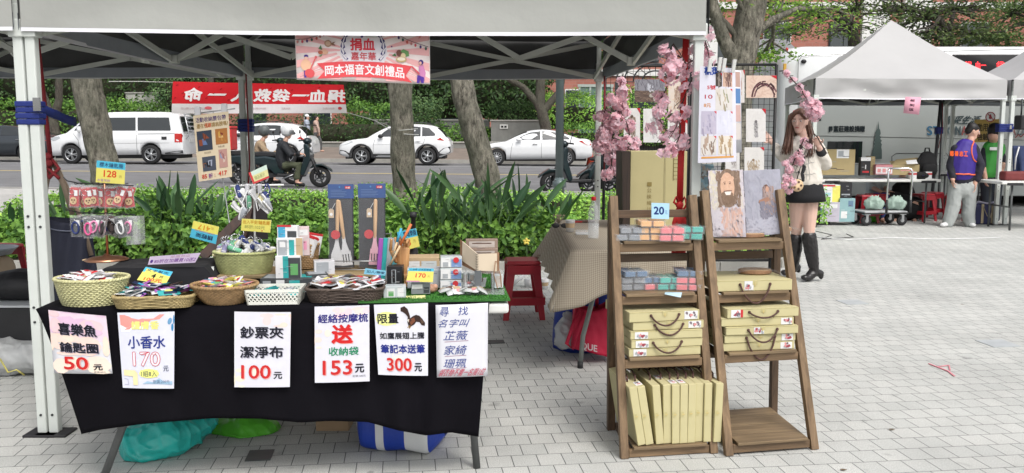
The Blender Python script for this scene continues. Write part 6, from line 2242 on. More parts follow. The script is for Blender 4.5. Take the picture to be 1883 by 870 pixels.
def spatula(mb_h,mb_w,x,z0,L,tilt,slots,m_head):
 T=Matrix.Translation((x,0,z0))@Matrix.Rotation(tilt,4,'Y')
 mb_h.T=T;mb_w.T=T
 mb_w.m(BEECH).limb([(0,-.012,L*.42),(0,-.012,L*.72),(0,-.012,L*.97)],[.0075,.0095,.0085],(1,0,0),10)
 w_=.0255
 f=lambda a,b,d:(a,d,b)
 mb_h.m(m_head)
 if slots:
  mb_h.prism([(-w_,0),(-w_*.62,0),(-w_*.62,.07),(-w_*.75,.075),(-w_*.8,.06)],f,-.016,-.010)
  for k in(-.42,.08,.58):
   mb_h.prism([(w_*(k),.012),(w_*(k+.28),.012),(w_*(k+.28),.055),(w_*k,.055)],f,-.016,-.010)
  mb_h.prism([(-w_,0),(w_,0),(w_,.014),(-w_,.014)],f,-.0165,-.0105)
  mb_h.prism([(-w_*.8,.052),(w_*.86,.052),(w_*.5,.085),(.008,.108),(.007,L*.44),(-.007,L*.44),(-.008,.108),(-w_*.5,.085)],f,-.0168,-.0102)
  mb_h.prism([(w_*.86,0),(w_,0),(w_*.9,.06),(w_*.8,.07)],f,-.016,-.010)
 else:
  mb_h.prism([(-w_,0),(w_,.0),(w_*.95,.05),(w_*.5,.085),(.008,.108),(.007,L*.44),(-.007,L*.44),(-.008,.108),(-w_*.5,.085),(-w_*.95,.05)],f,-.0165,-.0105)
 mb_h.T=None;mb_w.T=None
def spat_pack(u0,u1,vt,vb,label,layout,rz=0):
 a,b=P(u0,vb,3.97),P(u1,vt,3.97)
 t=thing('spatula_packet',label,'packet',((a.x+b.x)/2,3.97,a.z),rz,'spatula packets')
 w2,h=(b.x-a.x)/2,b.z-a.z
 t.rotation_euler=(-.04,0,rz)
 MB(CARDK).box(-w2,w2,0,.004,0,h*.86).build('backing_card',t)
 MB(HEAD).box(-w2-.002,w2+.002,-.003,.006,h*.83,h).build('header_card',t)
 s=Sheet((-w2,-.0035,h),(w2,-.0035,h),(w2,-.0035,h*.83),(-w2,-.0035,h*.83))
 s.rect(.68,.14,.9,.32,'#c4303a');s.text('木鏟',.70,.17,.88,.30,'#e8d8d8',.02);s.oval(.46,.2,.03,.07,'#5a88b8')
 for k,w_ in enumerate((.5,.7,.65,.72,.6)):
  s.line([(.1,.42+.11*k),(.1+w_*.9,.42+.11*k)],.0016,'#7a90b4','lettering')
 for part,m_ in s.L.items():
  m_.build(part,t,fix=False)
 for(x,tilt,slots,mh) in layout:
  g_=bpy.data.objects.new('spatula',None);COL.objects.link(g_);g_.parent=t
  mh_,mw_=MB(mh),MB(BEECH)
  spatula(mh_,mw_,x,h*.03,h*.79,tilt,slots,mh)
  mh_.build('head',g_);mw_.build('handle',g_)
 x0=layout[0][0]
 MB(RED1).lathe([(.021,-.024),(.021,-.0225)],(x0-(0 if len(layout)>1 else .022),0,h*.40),24,axis='y').build('round_sticker',t)
 mb=MB(KTAG).prism([(-.012,0),(.012,0),(.012,.035),(.005,.042),(-.005,.042),(-.012,.035)],lambda p_,q_,d:(x0-.02+p_,d,h*.60+q_),-.016,-.0145)
 mb.m(WHC).lathe([(.007,-.0172),(.007,-.0161)],(x0-.02,0,h*.60+.016),14,axis='y')
 mb.build('swing_tag',t)
 MB(WHC).tube([(x0,-.02,h*.775),(x0-.012,-.02,h*.72),(x0-.02,-.016,h*.69)],.001,5).build('twine',t)
 mb=MB(SHEEN)
 mb.grid(8,14,lambda i,j:V(((i-.5)*2*w2,-.026-.004*noise.noise(V((i*4,j*9,u0))),h*.83*j)))
 mb.build('film',t)
 return t
spat_pack(606,648,339,492,'left packet holding two white headed wooden spatulas',[(-.022,.035,False,SILW),(.028,-.12,True,SILW)])
spat_pack(661,707,338,491,'right packet holding one pink slotted wooden spatula',[(.010,.03,True,SILP)])
t=thing('wire_stand','grey wire stand holding up the spatula packets','stand',TL_(1.25,.62,.06))
mb=MB(RIM)
za,zc=P(650,480,3.93).z,P(650,496,3.93).z
xa,xb=P(607,480,3.93).x,P(713,480,3.93).x
for z,y in((za,3.925),(zc,3.93)):
 mb.tube([(xa,y,z),(xb,y,z)],.0025,6)
for x in(xa,xb):
 mb.tube([(x,3.925,za),(x,3.93,zc),(x,4.02,RZ_+.006),(x,4.05,za+.12)],.0025,6)
mb.tube([(xa,4.03,P(650,430,4.03).z),(xb,4.03,P(650,430,4.03).z)],.0025,6)
mb.build('wire',t,W=True)
def gift_box(u0,u1,v0,v1,d,base,label,mats,Y=None,rz=0,name='gift_box',cat='box',group=None,panels=(),top=None):
 """carton whose front face spans the given pixels; panels = [(a0,b0,a1,b1,mat)] on the front"""
 p=H((u0+u1)/2,v1,base) if Y is None else P((u0+u1)/2,v1,Y)
 w_=(P(u1,v1,p.y).x-P(u0,v1,p.y).x)
 h_=P(u0,v0,p.y).z-P(u0,v1,p.y).z
 t=thing(name,label,cat,(p.x,p.y+d/2,p.z),rz,group)
 MB(mats).box(-w_/2,w_/2,-d/2,d/2,0,h_).build('carton',t,bevel=.0015)
 R=random.Random(int(u0*7+v0))
 mb=MB(GRYC)
 for k in range(7):
  x,z=R.uniform(-.42,.2)*w_,R.uniform(.12,.9)*h_
  l,e=R.uniform(.08,.3)*w_,R.uniform(.008,.02)*h_
  y=-d/2-.0028
  mb.m(R.choice((GRYC,NAVC,BRNC,WHC))).add([(x,y,z),(x+l,y,z),(x+l,y,z+e),(x,y,z+e)],[(0,1,2,3)])
 mb.build('print_lines',t,fix=False)
 if panels:
  mb=MB()
  for k,(a0,b0,a1,b1,m_) in enumerate(panels):
   y=-d/2-.0006-.0003*k
   mb.m(m_).add([(-w_/2+w_*a0,y,h_*(1-b0)),(-w_/2+w_*a1,y,h_*(1-b0)),(-w_/2+w_*a1,y,h_*(1-b1)),(-w_/2+w_*a0,y,h_*(1-b1))],[(0,1,2,3)])
  mb.build('printed_panels',t,fix=False)
 if top:
  mb=MB()
  for k,(a0,b0,a1,b1,m_) in enumerate(top):
   z=h_+.0006+.0003*k
   mb.m(m_).add([(-w_/2+w_*a0,-d/2+d*b0,z),(-w_/2+w_*a1,-d/2+d*b0,z),(-w_/2+w_*a1,-d/2+d*b1,z),(-w_/2+w_*a0,-d/2+d*b1,z)],[(0,1,2,3)])
  mb.build('printed_top',t,fix=False)
 return t
DARK1=M('carton_dark',(.05,.055,.06),.45,var=.15)
GREY1=M('carton_grey',(.22,.24,.25),.45,var=.12)
G='boxed gift sets stacked behind the white lattice basket'
stk=[(480,556,540,552,DARK1,'dark boxed set at the bottom of the stack behind the white lattice basket',0),(478,560,527,540,GREY1,'grey boxed set second from the bottom behind the white lattice basket',.05),(478,574,512,527,DARK1,'wide dark boxed set with a teal label near the top of the stack',-.04)]
Y0=TL_(.95,.27).y
for u0,u1,v0,v1,m_,lab,rz in stk:
 gift_box(u0,u1,v0,v1,.13,0,lab,m_,Y=Y0,rz=TANG+rz,group=G,panels=[(.3,.2,.46,.85,WHC),(.55,.25,.75,.8,TEALC),(.05,.3,.2,.7,GRYC)],top=[(.05,.08,.35,.9,GRYC),(.38,.1,.55,.9,WHC),(.6,.15,.95,.85,TEALC)])
gift_box(507,552,471,512,.03,0,'upright boxed cloth set with a teal band and a yellow round mark',WHC,Y=Y0+.01,rz=TANG,group=G,panels=[(.3,0,.52,1,TEALC),(.52,.08,1,1,DARK1),(.6,.35,.9,.85,GRNC)])
gift_box(509,556,438,471,.028,0,'upright white boxed set with small bear prints',WHC,Y=Y0+.035,rz=TANG,group=G,panels=[(.05,.1,.4,.95,GRYC),(.12,.2,.34,.5,WHC),(.48,.1,.68,.95,TEALC),(.75,0,1,1,KRAFT)])
gift_box(510,548,415,440,.03,0,'pale boxed set with a blue corner and red top behind the bear print set',WHC,Y=Y0+.06,rz=TANG-.15,group=G,panels=[(.05,.1,.4,.9,BLUC),(.5,.4,.95,.9,DARK1),(.0,-.05,.7,.1,RED1)])
gift_box(545,568,417,470,.03,0,'tall pinkish boxed set standing behind the bear print set',M('carton_rose',(.6,.48,.48),.5),Y=Y0+.10,rz=TANG+.1,group=G,panels=[(.1,.1,.9,.3,WHC),(.2,.5,.8,.8,PNKC)])
gift_box(558,597,505,528,.10,0,'dark boxed set with white label right of the boxed stack',DARK1,Y=Y0+.06,rz=TANG+.25,group=G,panels=[(.5,.1,.95,.9,WHC),(.1,.2,.4,.8,GRYC)],top=[(.1,.1,.9,.9,GRYC)])
gift_box(575,612,480,505,.06,0,'folded clear and white packets below the back tan basket',M('film_white',None),Y=Y0+.14,rz=TANG+.2,group=G,panels=[(.1,.1,.7,.8,GRYC)])
R=random.Random(21)
for i,(u,v) in enumerate(((312,492),(330,496),(345,490),(362,497),(378,492))):
 o=packet('clear_bag',.075,.09,.012,M('film_milky',(.55,.57,.56),.2,var=.1,alpha=.75),WHC if i!=4 else GRYC,RED1 if i in(0,2) else None,'clear bagged white sample standing behind the round tan bowl','packet','clear bags behind the round tan bowl')
 o.location=P(u,v,3.74+.02*i);o.location.z=TZ+.05
 o.rotation_euler=(1.05,R.gauss(0,.12),R.gauss(0,.25))
for i,(u,col,lab) in enumerate(((708,PURC,'purple thin book'),(716,TEALC,'teal patterned thin book'),(724,GRYC,'grey edged thin book'))):
 a=P(u,498,3.86+.01*i)
 t=thing('notebook',lab+' leaning beside the right spatula packet','book',(a.x,a.y,TZ+.012))
 t.rotation_euler=(-.08,.16,.75)
 MB(col).box(-.05,.05,-.004,.004,0,.205).build('cover',t,bevel=.001)
 MB(WHC).box(-.046,.049,-.003,.003,.003,.2055).build('pages',t)
 MB(M('leaf_print',(.1,.35,.4),.5)).box(-.03,.03,-.0049,-.0041,.06,.15).build('printed_panel',t)
HANDW=woodmat('hand_wood','#a06a3e','#c89a66','z')
b0=P(741,497,3.80);b0 .z=TZ+.012
b0=V((b0 .x,3.80,b0 .z))
t=thing('wooden_hand','jointed wooden model hand holding two brushes upright','model hand',b0)
mb=MB(HANDW)
hz_=P(742,415,3.8).z-b0 .z
mb.lathe([(.028,0),(.028,.006),(.018,.012),(.017,.04),(.024,.06)],n=18)
mb.limb([(0,0,.06),(0,0,hz_*.62)],[(.024,.014),(.032,.014)],(1,0,0))
mb.build('palm',t)
for k,(x,h1) in enumerate(((-.024,.055),(-.008,.066),(.008,.06),(.023,.048))):
 mb=MB(HANDW)
 z0=hz_*.66
 mb.limb([(x,0,z0),(x*1.1,-.006,z0+h1*.45)],[.0075,.007],n=8).limb([(x*1.1,-.008,z0+h1*.5),(x*1.15,-.028,z0+h1*.72)],[.007,.006],n=8).limb([(x*1.15,-.031,z0+h1*.7),(x*1.0,-.042,z0+h1*.45)],[.006,.005],n=8)
 mb.build('finger',t)
mb=MB(HANDW).limb([(-.03,-.004,hz_*.42),(-.05,-.015,hz_*.6)],[.009,.008],n=8).limb([(-.051,-.017,hz_*.62),(-.045,-.03,hz_*.78)],[.008,.006],n=8)
mb.build('thumb',t)
for i,(u0,v0,u1,v1,m_,lab) in enumerate(((716,490,756,412,WOODC,'orange tipped wooden brush held by the model hand'),(722,470,738,420,WOODC,'short wooden brush held by the model hand'))):
 t=thing('brush',lab,'brush',P(u0,v0,3.74))
 MB(WOODC).tube([P(u0,v0,3.74),P((u0+u1)/2,(v0+v1)/2,3.745)],.005,8).build('handle',t,W=True)
 MB(M('brush_orange',(.6,.16,.05),.5) if i==0 else M('card_blue',None)).tube([P((u0+u1)/2,(v0+v1)/2,3.745),P(u1,v1,3.75)],.006,8).build('tip',t,W=True)
t=thing('black_bottle','slim black capped bottle standing behind the price tag','bottle',(P(761,480,4.0).x,4.0,TZ+.01))
MB(BLK).lathe([(.02,0),(.02,.14),(.011,.155),(.011,P(761,396,4.0).z-TZ-.02),(.016,P(761,396,4.0).z-TZ-.02),(.016,P(761,394,4.0).z-TZ)],n=16).build('bottle_body',t)
TT=TZ+.012
gift_box(712,740,490,529,.06,0,'tall black box standing at the back of the turf',M('carton_black',(.018,.018,.02),.4),Y=3.70,rz=TANG-.1,panels=[(.3,.15,.6,.8,GRYC),(.36,.18,.54,.77,M('carton_black',None))])
gift_box(704,745,526,548,.05,TT,'small white film wrapped box at the front left of the turf',M('film_milky2',(.5,.54,.55),.2,var=.1),rz=TANG+.05,panels=[(.15,.2,.5,.9,WHC),(.22,.45,.45,.85,GRNC),(.62,.15,.9,.9,WHC)])
gift_box(740,806,474,495,.12,0,'flat kraft carton at the back of the turf',KRAFT,Y=3.86,rz=TANG,panels=[(.06,.3,.45,.8,WHC),(.5,.3,.92,.85,M('film_milky2',None))])
gift_box(755,790,521,541,.06,0,'small grey printed box below the 170 tag',GREY1,Y=3.60,rz=TANG,panels=[(.05,.1,.6,.5,WHC),(.65,.35,.95,.9,DARK1)])
gift_box(748,812,495,530,.08,0,'wide grey white box behind the 170 tag',M('carton_pale',(.45,.47,.49),.4),Y=3.68,rz=TANG,panels=[(.72,.1,.98,.9,GRYC)])
for i,(v0,v1) in enumerate(((515,535),(493,514),(472,492))):
 t=gift_box(809,848,v0,v1,.06,0,('bottom','middle','top')[i]+' clear box with a red seal in the stack of three',M('film_milky2',None),Y=3.66,rz=TANG+.04*(i-1),group='clear boxes with red seals',panels=[(.02,.1,.45,.95,WHC),(.5,.25,.98,.95,M('print_blue',(.16,.25,.45),.5)),(.1,.5,.35,.9,GRYC)])
 MB(RED1).lathe([(.012,-.0345),(.012,-.0315)],(.020,0,.032),16,axis='y').build('seal',t)
q=TB(791,546)
t=thing('wooden_bird','small carved wooden bird sitting on the turf','figurine',(q.x,q.y+.03,TT))
mb=MB(M('carved_wood',(.50,.28,.19),.5,var=.15)).ell((0,0,.019),.031,.022,.019,16,10).ell((.018,-.008,.028),.014,.012,.012,10,8)
mb.vox('bird_body',t,.003,[(None,M('carved_wood',None))],3)
R=random.Random(5)
sm=protos('sample_bag',[(M('film_milky',None),KRAFT,None),(M('film_milky',None),BRNC,None),(M('film_white',None),KRAFT,REDL2)],.05,.055,.009,'small bagged sample lying at the front right of the turf','packet','sample bags on the turf')
for k in range(14):
 o=sm[k] if k<3 else sm[k%3].copy()
 if k>=3:
  COL.objects.link(o)
 q=TB(818+66*(k%7)/6,549-9*(k//7))
 o.location=(q.x,q.y+.02,TT+.012+.014*(k//7));o.rotation_euler=(R.gauss(.25,.2),R.gauss(0,.25),R.uniform(-.5,.5))
ACR=M('acrylic',(.75,.78,.8),.05,var=0,alpha=.25,spec=.9)
q=TB(880,545)
t=thing('acrylic_stand','clear acrylic stand at the right end of the turf','stand',(q.x,3.66,TT))
MB(ACR).box(-.10,.11,-.06,.06,0,.006).build('base',t,bevel=.001)
for x in(-.055,.0,.06):
 MB(ACR).box(x-.004,x+.004,-.03,.05,.006,.09).build('prop',t)
MB(M('slate',(.12,.13,.14),.4)).box(-.016,.012,-.045,-.03,.006,.1).build('upright',t)
MB(ACR).box(-.1,.095,-.03,.03,.09,.094).build('shelf',t)
CREAM=M('notebook_page',(.60,.50,.38),.6,var=.04)
BRL=M('leather_brown',(.24,.13,.07),.55,var=.15)
cpt=P(887,497,3.66)
t=thing('open_notebook','open spiral notebook with blank cream pages on the acrylic stand','notebook',cpt)
hg=P(880,450,3.66).z-cpt.z
def pg(q,m_,nm,th=.004):
 q=[P(*a) for a in q]
 n=(q[1]-q[0]).cross(q[3]-q[0]).normalized()*th
 MB(m_).hexa(q,[a+n for a in q]).build(nm,t,W=True)
pg([(850,444,3.70),(877,467,3.62),(877,498,3.62),(850,480,3.70)],CREAM,'page')
pg([(877,467,3.62),(914,466,3.64),(914,499,3.64),(877,498,3.62)],CREAM,'page')
pg([(846,441,3.715),(877,470,3.632),(877,501,3.632),(846,486,3.715)],BRL,'cover')
pg([(877,470,3.632),(918,464,3.652),(918,503,3.652),(877,502,3.632)],BRL,'cover')
mb=MB(BLK)
for k in range(10):
 v=469+k*3
 mb.tube([P(875,v,3.612),P(877,v-1,3.602),P(879.5,v,3.612)],.0012,5)
mb.build('spiral',t,W=True)
for i,(v0,v1,Y,lab) in enumerate(((440,459,3.74,'upper'),(458,476,3.72,'lower'))):
 gift_box(856,915,v0,v1,.035,0,lab+' film wrapped brown notebook box behind the open notebook',M('wrap_brown',(.26,.19,.15),.25,var=.15),Y=Y,rz=TANG,group='wrapped notebook boxes',panels=[(.1,.2,.9,.8,M('wrap_pale',(.45,.40,.36),.3)),(.2,.35,.8,.45,BRNC)])
for i,(u0,u1) in enumerate(((851,862),(862,872),(872,884),(905,922))):
 gift_box(u0,u1,502+i,530,.05,0,('first','second','third','fourth')[i]+' upright film wrapped notepad from the clear box stack',M('film_milky2',None),Y=3.70,rz=TANG+.15*(i-1),group='wrapped notepads below the open notebook',panels=[(.15,.1,.85,.9,M('wrap_pale',None))])
mb=MB(BRL).tube([P(911,480,3.62),P(908,505,3.60),P(915,530,3.59),P(922,528,3.6),P(920,505,3.61),P(913,480,3.62)],.0022,6)
tag(mb.build('ribbon_mark'),'thin brown cord dangling from the open notebook','cord')
BAGN=M('bag_navy',(.012,.014,.028),.75,var=.2,vs=6,bump=.15,bs=150)
STRB=M('strap_brown',(.20,.15,.11),.7,var=.15,vs=30)
t=thing('hanging_bag','navy cloth bag hanging by long brown straps behind the left pole','bag',P(125,560,4.4))
def bagn(i,j):
 u0,u1=84-2*j,164+22*j
 u=u0+(u1-u0)*i
 v=402+(8*sin(pi*i))*(1-j)+(560-402)*j
 return P(u,v,4.42-.06*sin(pi*i)*(.3+j)+.015*sin(i*13+j*4)*(1-.3*j))
MB(BAGN).grid(24,20,bagn).build('front_panel',t,W=True,solid=.004)
MB(BAGN).grid(16,12,lambda i,j:bagn(i,j)+V((0,.12*sin(pi*i)+.004,.012))).build('back_panel',t,W=True,solid=.004)
MB(M('bag_piping',(.1,.11,.15),.6)).tube([bagn(i,.10)+V((0,-.006,0)) for i in np.linspace(.03,.97,14)],.004,6).build('piping',t,W=True)
mb=MB(STRB)
for pts in([(94,296,4.35),(84,345,4.38),(80,400,4.4),(83,430,4.4)],[(97,296,4.35),(118,345,4.38),(133,395,4.4)],[(99,296,4.36),(125,350,4.4),(148,400,4.42),(168,470,4.4)]):
 mb.tube([P(*q) for q in pts],[(.013,.003)]*len(pts),8,flat=(1,0,.2))
mb.build('straps',t,W=True)
STR_=M('stool_red',(.34,.014,.025),.35,var=.06,spec=.5)
def stool(t,h=.46,w=.33):
 mb=MB(STR_)
 mb.hexa([(-w*.42,-w*.42,h-.03),(w*.42,-w*.42,h-.03),(w*.42,w*.42,h-.03),(-w*.42,w*.42,h-.03)],[(-w*.38,-w*.38,h),(w*.38,-w*.38,h),(w*.38,w*.38,h),(-w*.38,w*.38,h)])
 mb.build('seat',t,bevel=.012)
 for sx in(-1,1):
  for sy in(-1,1):
   x0,y0,x1,y1=sx*w*.38,sy*w*.38,sx*w*.5,sy*w*.5
   mb=MB(STR_)
   a,b=.028,.02
   lo=[(x1,y1,0),(x1-sx*a*1.6,y1,0),(x1-sx*a*1.6,y1-sy*b,0),(x1,y1-sy*b,0)]
   hi=[(x0,y0,h-.025),(x0-sx*a*2.4,y0,h-.025),(x0-sx*a*2.4,y0-sy*b,h-.025),(x0,y0-sy*b,h-.025)]
   mb.hexa(lo,hi)
   mb.build('leg',t,bevel=.003)
 for sy in(-1,1):
  y=sy*w*.47
  MB(STR_).bar((-w*.46,y,h*.32),(w*.46,y,h*.32),.02,.06).build('rung',t)
  MB(STR_).bar((sy*w*.47,-w*.46,h*.32),(sy*w*.47,w*.46,h*.32),.02,.06).build('rung',t)
  MB(STR_).bar((-w*.40,sy*w*.4,h-.07),(w*.40,sy*w*.4,h-.07),.018,.07).build('apron',t)
q=H(961,590)
st=thing('plastic_stool','dark red plastic stool right of the stall table','stool',(q.x,q.y+.17,0),.08,'red plastic stools')
stool(st)
q=H(-5,547)
dup(st,(q.x,q.y+.1,0),-.2,'red plastic stool cut by the left edge of the photo')
PAPB=M('paper_bag',(.33,.25,.17),.8,var=.1)
t=thing('paper_bag','brown paper bag under a grey basin at the far left edge','bag',H(-8,562))
q=t.location.copy()
MB(PAPB).limb([(0,.1,.1),(0,.1,.32)],[(.13,.12),(.12,.1)]).build('bag_body',t)
t=thing('basin','grey plastic basin at the far left edge on the stool','basin',(q.x-.1,q.y+.1,.42))
MB(M('basin_grey',(.28,.30,.32),.4)).lathe([(.18,0),(.22,.05),(.24,.06),(.22,.045),(.17,.01)],n=28).build('bowl',t)
CRATE=M('crate_black',(.016,.016,.018),.5,var=.2)
c=H(20,690)
t=thing('storage_crate','black storage crate with pale edges behind the left pole','crate',(c.x-.05,c.y+.25,0))
MB(CRATE).box(-.3,.32,-.2,.2,.18,.40).build('crate_body',t,bevel=.01)
MB(M('rim_pale',(.42,.44,.46),.4)).box(-.31,.33,-.21,.21,.40,.415).build('rim',t,bevel=.004)
t=thing('black_bag','black bag heaped on the storage crate at left','bag',(c.x-.05,c.y+.25,.41))
MB().limb([(-.2,0,.08),(0,0,.1),(.2,0,.09)],[(.1,.08),(.15,.1),(.12,.09)],(0,1,0)).vox('bag_body',t,.014,[(None,M('bag_black',(.013,.013,.015),.6,var=.3,bump=.3,bs=20))],3)
t=thing('white_sack','crumpled white sack on the ground at the left edge','sack',(c.x-.1,c.y+.05,0))
o=MB().limb([(-.3,0,.1),(0,-.02,.11),(.28,0,.1)],[(.12,.1),(.15,.11),(.13,.1)],(0,1,0)).vox('sack_body',t,.014,[(None,M('sack_white',(.42,.43,.43),.4,var=.1,bump=.4,bs=14))],2,wr=.02,wf=7)
t=thing('cable','yellowish cable lying on the white sack','cable',(c.x,c.y,.15))
MB(M('cable_yellow',(.4,.36,.1),.5)).tube([P(0,660,3.9),P(15,685,3.85),P(30,680,3.86),P(45,690,3.88)],.004,6).build('wire',t,W=True)
#checked table behind the shelves
def checkmat():
 m,n,b=newmat('check_cloth')
 tc=node(n,'ShaderNodeTexCoord')
 sx=node(n,'ShaderNodeSeparateXYZ')
 n.links.new(tc.outputs['Object'],sx.inputs[0])
 yz=node(n,'ShaderNodeMath',_operation='ADD')
 n.links.new(sx.outputs[1],yz.inputs[0]);n.links.new(sx.outputs[2],yz.inputs[1])
 fs=[]
 for src in(sx.outputs[0],yz.outputs[0]):
  a=node(n,'ShaderNodeMath',_operation='MULTIPLY');a.inputs[1].default_value=80
  f=node(n,'ShaderNodeMath',_operation='FRACT')
  g=node(n,'ShaderNodeMath',_operation='GREATER_THAN');g.inputs[1].default_value=.5
  n.links.new(src,a.inputs[0]);n.links.new(a.outputs[0],f.inputs[0]);n.links.new(f.outputs[0],g.inputs[0])
  fs.append(g.outputs[0])
 ad=node(n,'ShaderNodeMath',_operation='ADD')
 n.links.new(fs[0],ad.inputs[0]);n.links.new(fs[1],ad.inputs[1])
 hf=node(n,'ShaderNodeMath',_operation='MULTIPLY');hf.inputs[1].default_value=.5
 n.links.new(ad.outputs[0],hf.inputs[0])
 n.links.new(mix2(n,hf.outputs[0],(.45,.395,.31),(.26,.215,.16)),b.inputs['Base Color'])
 b.inputs['Roughness'].default_value=.85
 return m
CHK=checkmat()
x0,x1,y0,y1=.36,1.10,5.08,6.95
t=thing('folding_table','folding table under the checked cloth behind the ladder shelves','table',((x0+x1)/2,(y0+y1)/2,0))
MB(PLW).box(x0,x1,y0,y1,TZ-.05,TZ-.005).build('tabletop',t,W=True,bevel=.01)
LEGG=M('leg_greygreen',(.20,.22,.21),.4,.4)
for yy in(y0+.18,y1-.2):
 for xx,sx in((x0+.06,-1),(x1-.06,1)):
  mb=MB(LEGG)
  mb.tube([(xx+.1*-sx,yy,TZ-.06),(xx+.08*-sx,yy-.01,.45),(xx+.015*-sx,yy-.03,.2),(xx,yy-.03,.01)],.0155,10)
  mb.m(BLK).tube([(xx,yy-.03,0),(xx,yy-.03,.04)],.018,10)
  mb.build('leg',t,W=True)
t=thing('checked_cloth','brown checked cloth draped over the table behind the ladder shelves','table cloth',((x0+x1)/2,(y0+y1)/2,.3))
def perim(q):
 """walk the table edge; returns edge point and outward direction"""
 L=[(x1-x0),(y1-y0),(x1-x0),(y1-y0)]
 tot=sum(L);d=(q%1)*tot
 cs=[V((x0,y0,0)),V((x1,y0,0)),V((x1,y1,0)),V((x0,y1,0))]
 nn=[V((0,-1,0)),V((1,0,0)),V((0,1,0)),V((-1,0,0))]
 for k in range(4):
  if d<=L[k] or k==3:
   f=min(1,d/L[k])
   e=min(f,1-f)*L[k]
   n=nn[k].copy()
   if e<.06:
    o=nn[k-1] if f<.5 else nn[(k+1)%4]
    n=(nn[k]*(.5+e/.12)+o*(.5-e/.12)).normalized()
   return cs[k].lerp(cs[(k+1)%4],f),n,e
  d-=L[k]
def skirt(i,j):
 p,n,e=perim(i)
 c=max(0,1-e/.30)
 ln=.245+.10*c*c
 fold=(.016*sin(i*120)+.02*noise.noise(V((i*30,j,3))))*j
 out=.012+.10*c*c*j+.015*j+fold
 if p.x<x0+.01:
  out+=(.055+.06*min(1,max(0,p.y-y0)))*j
 return p+n*out+V((0,0,TZ+.004-ln*j))
MB(CHK).grid(180,14,skirt).build('skirt',t,W=True,solid=.003)
MB(CHK).grid(12,24,lambda i,j:(lambda p:p+V((0,0,.0025*noise.noise(p*5))))(V((x0-.012+(x1-x0+.024)*i,y0-.012+(y1-y0+.024)*j,TZ+.004)))).build('top_sheet',t,W=True,solid=.003)
ZT=TZ+.008
CLR=M('clear_plastic',(.85,.88,.9),.03,var=0,alpha=.22,spec=.9)
q=H(1092,440,ZT)
t=thing('water_bottle','clear plastic bottle with a red cap on the checked table','bottle',(q.x,q.y+.04,ZT))
MB(CLR).lathe([(.034,0),(.037,.01),(.037,.13),(.033,.145),(.037,.16),(.030,.20),(.016,.235),(.014,.25)],n=24,cap=False).build('bottle_body',t)
MB(M('water',(.75,.8,.82),.02,var=0,alpha=.25,spec=.9)).lathe([(.032,.005),(.035,.012),(.035,.10),(.0,.10)],n=20).build('water',t)
MB(M('cap_red',(.6,.02,.025),.35)).lathe([(.016,.25),(.016,.272),(.012,.275)],n=16).build('cap',t)
q=H(1049,427,ZT)
t=thing('paper_cup','small patterned paper cup on the checked table','cup',(q.x,q.y+.03,ZT))
MB(WHC).lathe([(.026,0),(.034,.08),(.036,.083),(.032,.08),(.024,.004)],n=22).build('cup_body',t)
MB(KRAFT).lathe([(.0305,.03),(.0335,.062)],n=22,cap=False).build('printed_band',t)
q=H(1072,432,ZT)
t=thing('plastic_tub','low clear plastic tub beside the paper cup','tub',(q.x,q.y+.03,ZT))
MB(CLR).box(-.05,.05,-.035,.035,0,.03).build('tub_body',t,bevel=.004)
MB(WHC).box(-.045,.045,-.03,.03,.002,.012).build('tissue',t)
q=H(1030,420,ZT)
t=thing('sunglasses','dark sunglasses lying on the checked table','sunglasses',(q.x,q.y,ZT))
for sx in(-1,1):
 mb=MB(BLK);mb.ell((sx*.032,0,.02),.028,.006,.018,12,8);mb.build('lens',t)
 MB(BLK).tube([(sx*.06,0,.025),(sx*.062,.06,.022),(sx*.05,.11,.008)],.003,6).build('temple',t)
MB(BLK).tube([(-.01,-.002,.026),(.01,-.002,.026)],.003,6).build('bridge',t)
q=H(1068,408,ZT)
t=thing('thin_book','thin dark book with a red edge lying on the checked table','book',(q.x,q.y,ZT),.1)
MB(M('book_brown',(.12,.07,.05),.6)).box(-.10,.10,-.06,.06,0,.012).build('cover',t,bevel=.001)
MB(RED1).box(-.10,.0,-.061,-.0602,.001,.011).build('spine',t)
q=H(1028,412,ZT)
t=thing('dried_flowers','small tuft of dried flowers on the checked table','flowers',(q.x,q.y+.05,ZT))
mb=MB(M('dried',(.35,.29,.2),.9))
R=random.Random(3)
for k in range(26):
 a=R.uniform(0,6.28);r=R.uniform(.01,.05)
 mb.tube([(0,0,0),(cos(a)*r*.6,sin(a)*r*.6,.03),(cos(a)*r,sin(a)*r,R.uniform(.04,.075))],.0015,4)
 mb.ell((cos(a)*r,sin(a)*r,.06),.005,.005,.004,5,4)
mb.build('sprigs',t)
KB=M('carton_olive',(.43,.38,.20),.75,var=.06,vs=5)
a,b=P(1158,395,6.3),P(1264,278,6.3)
t=thing('carton','tall brown carton with faint handwriting on the checked table','carton',((a.x+b.x)/2,6.45,ZT))
MB(KB).box(a.x,b.x,6.3,6.6,ZT,b.z).build('carton_body',t,W=True,bevel=.004)
MB(M('carton_seam',(.33,.29,.15),.8)).box((a.x+b.x)/2+.04,(a.x+b.x)/2+.052,6.297,6.2995,ZT,b.z).build('seam',t,W=True)
s=Sheet((a.x,6.297,b.z),(b.x,6.297,b.z),(b.x,6.297,ZT),(a.x,6.297,ZT))
for k,ch in enumerate('一公筷組川'):
 s.text(ch,.30,.40+.08*k,.38,.455+.08*k,'#8a7a4a',0)
s.line([(.76,.04),(.76,.38)],.004,'#6a5a30');s.line([(.87,.04),(.87,.38)],.004,'#6a5a30')
for k in range(7):
 s.line([(.76,.06+.05*k),(.87,.06+.05*k)],.003,'#6a5a30')
for part,m_ in s.L.items():
 m_.build(part,t,W=True,fix=False)
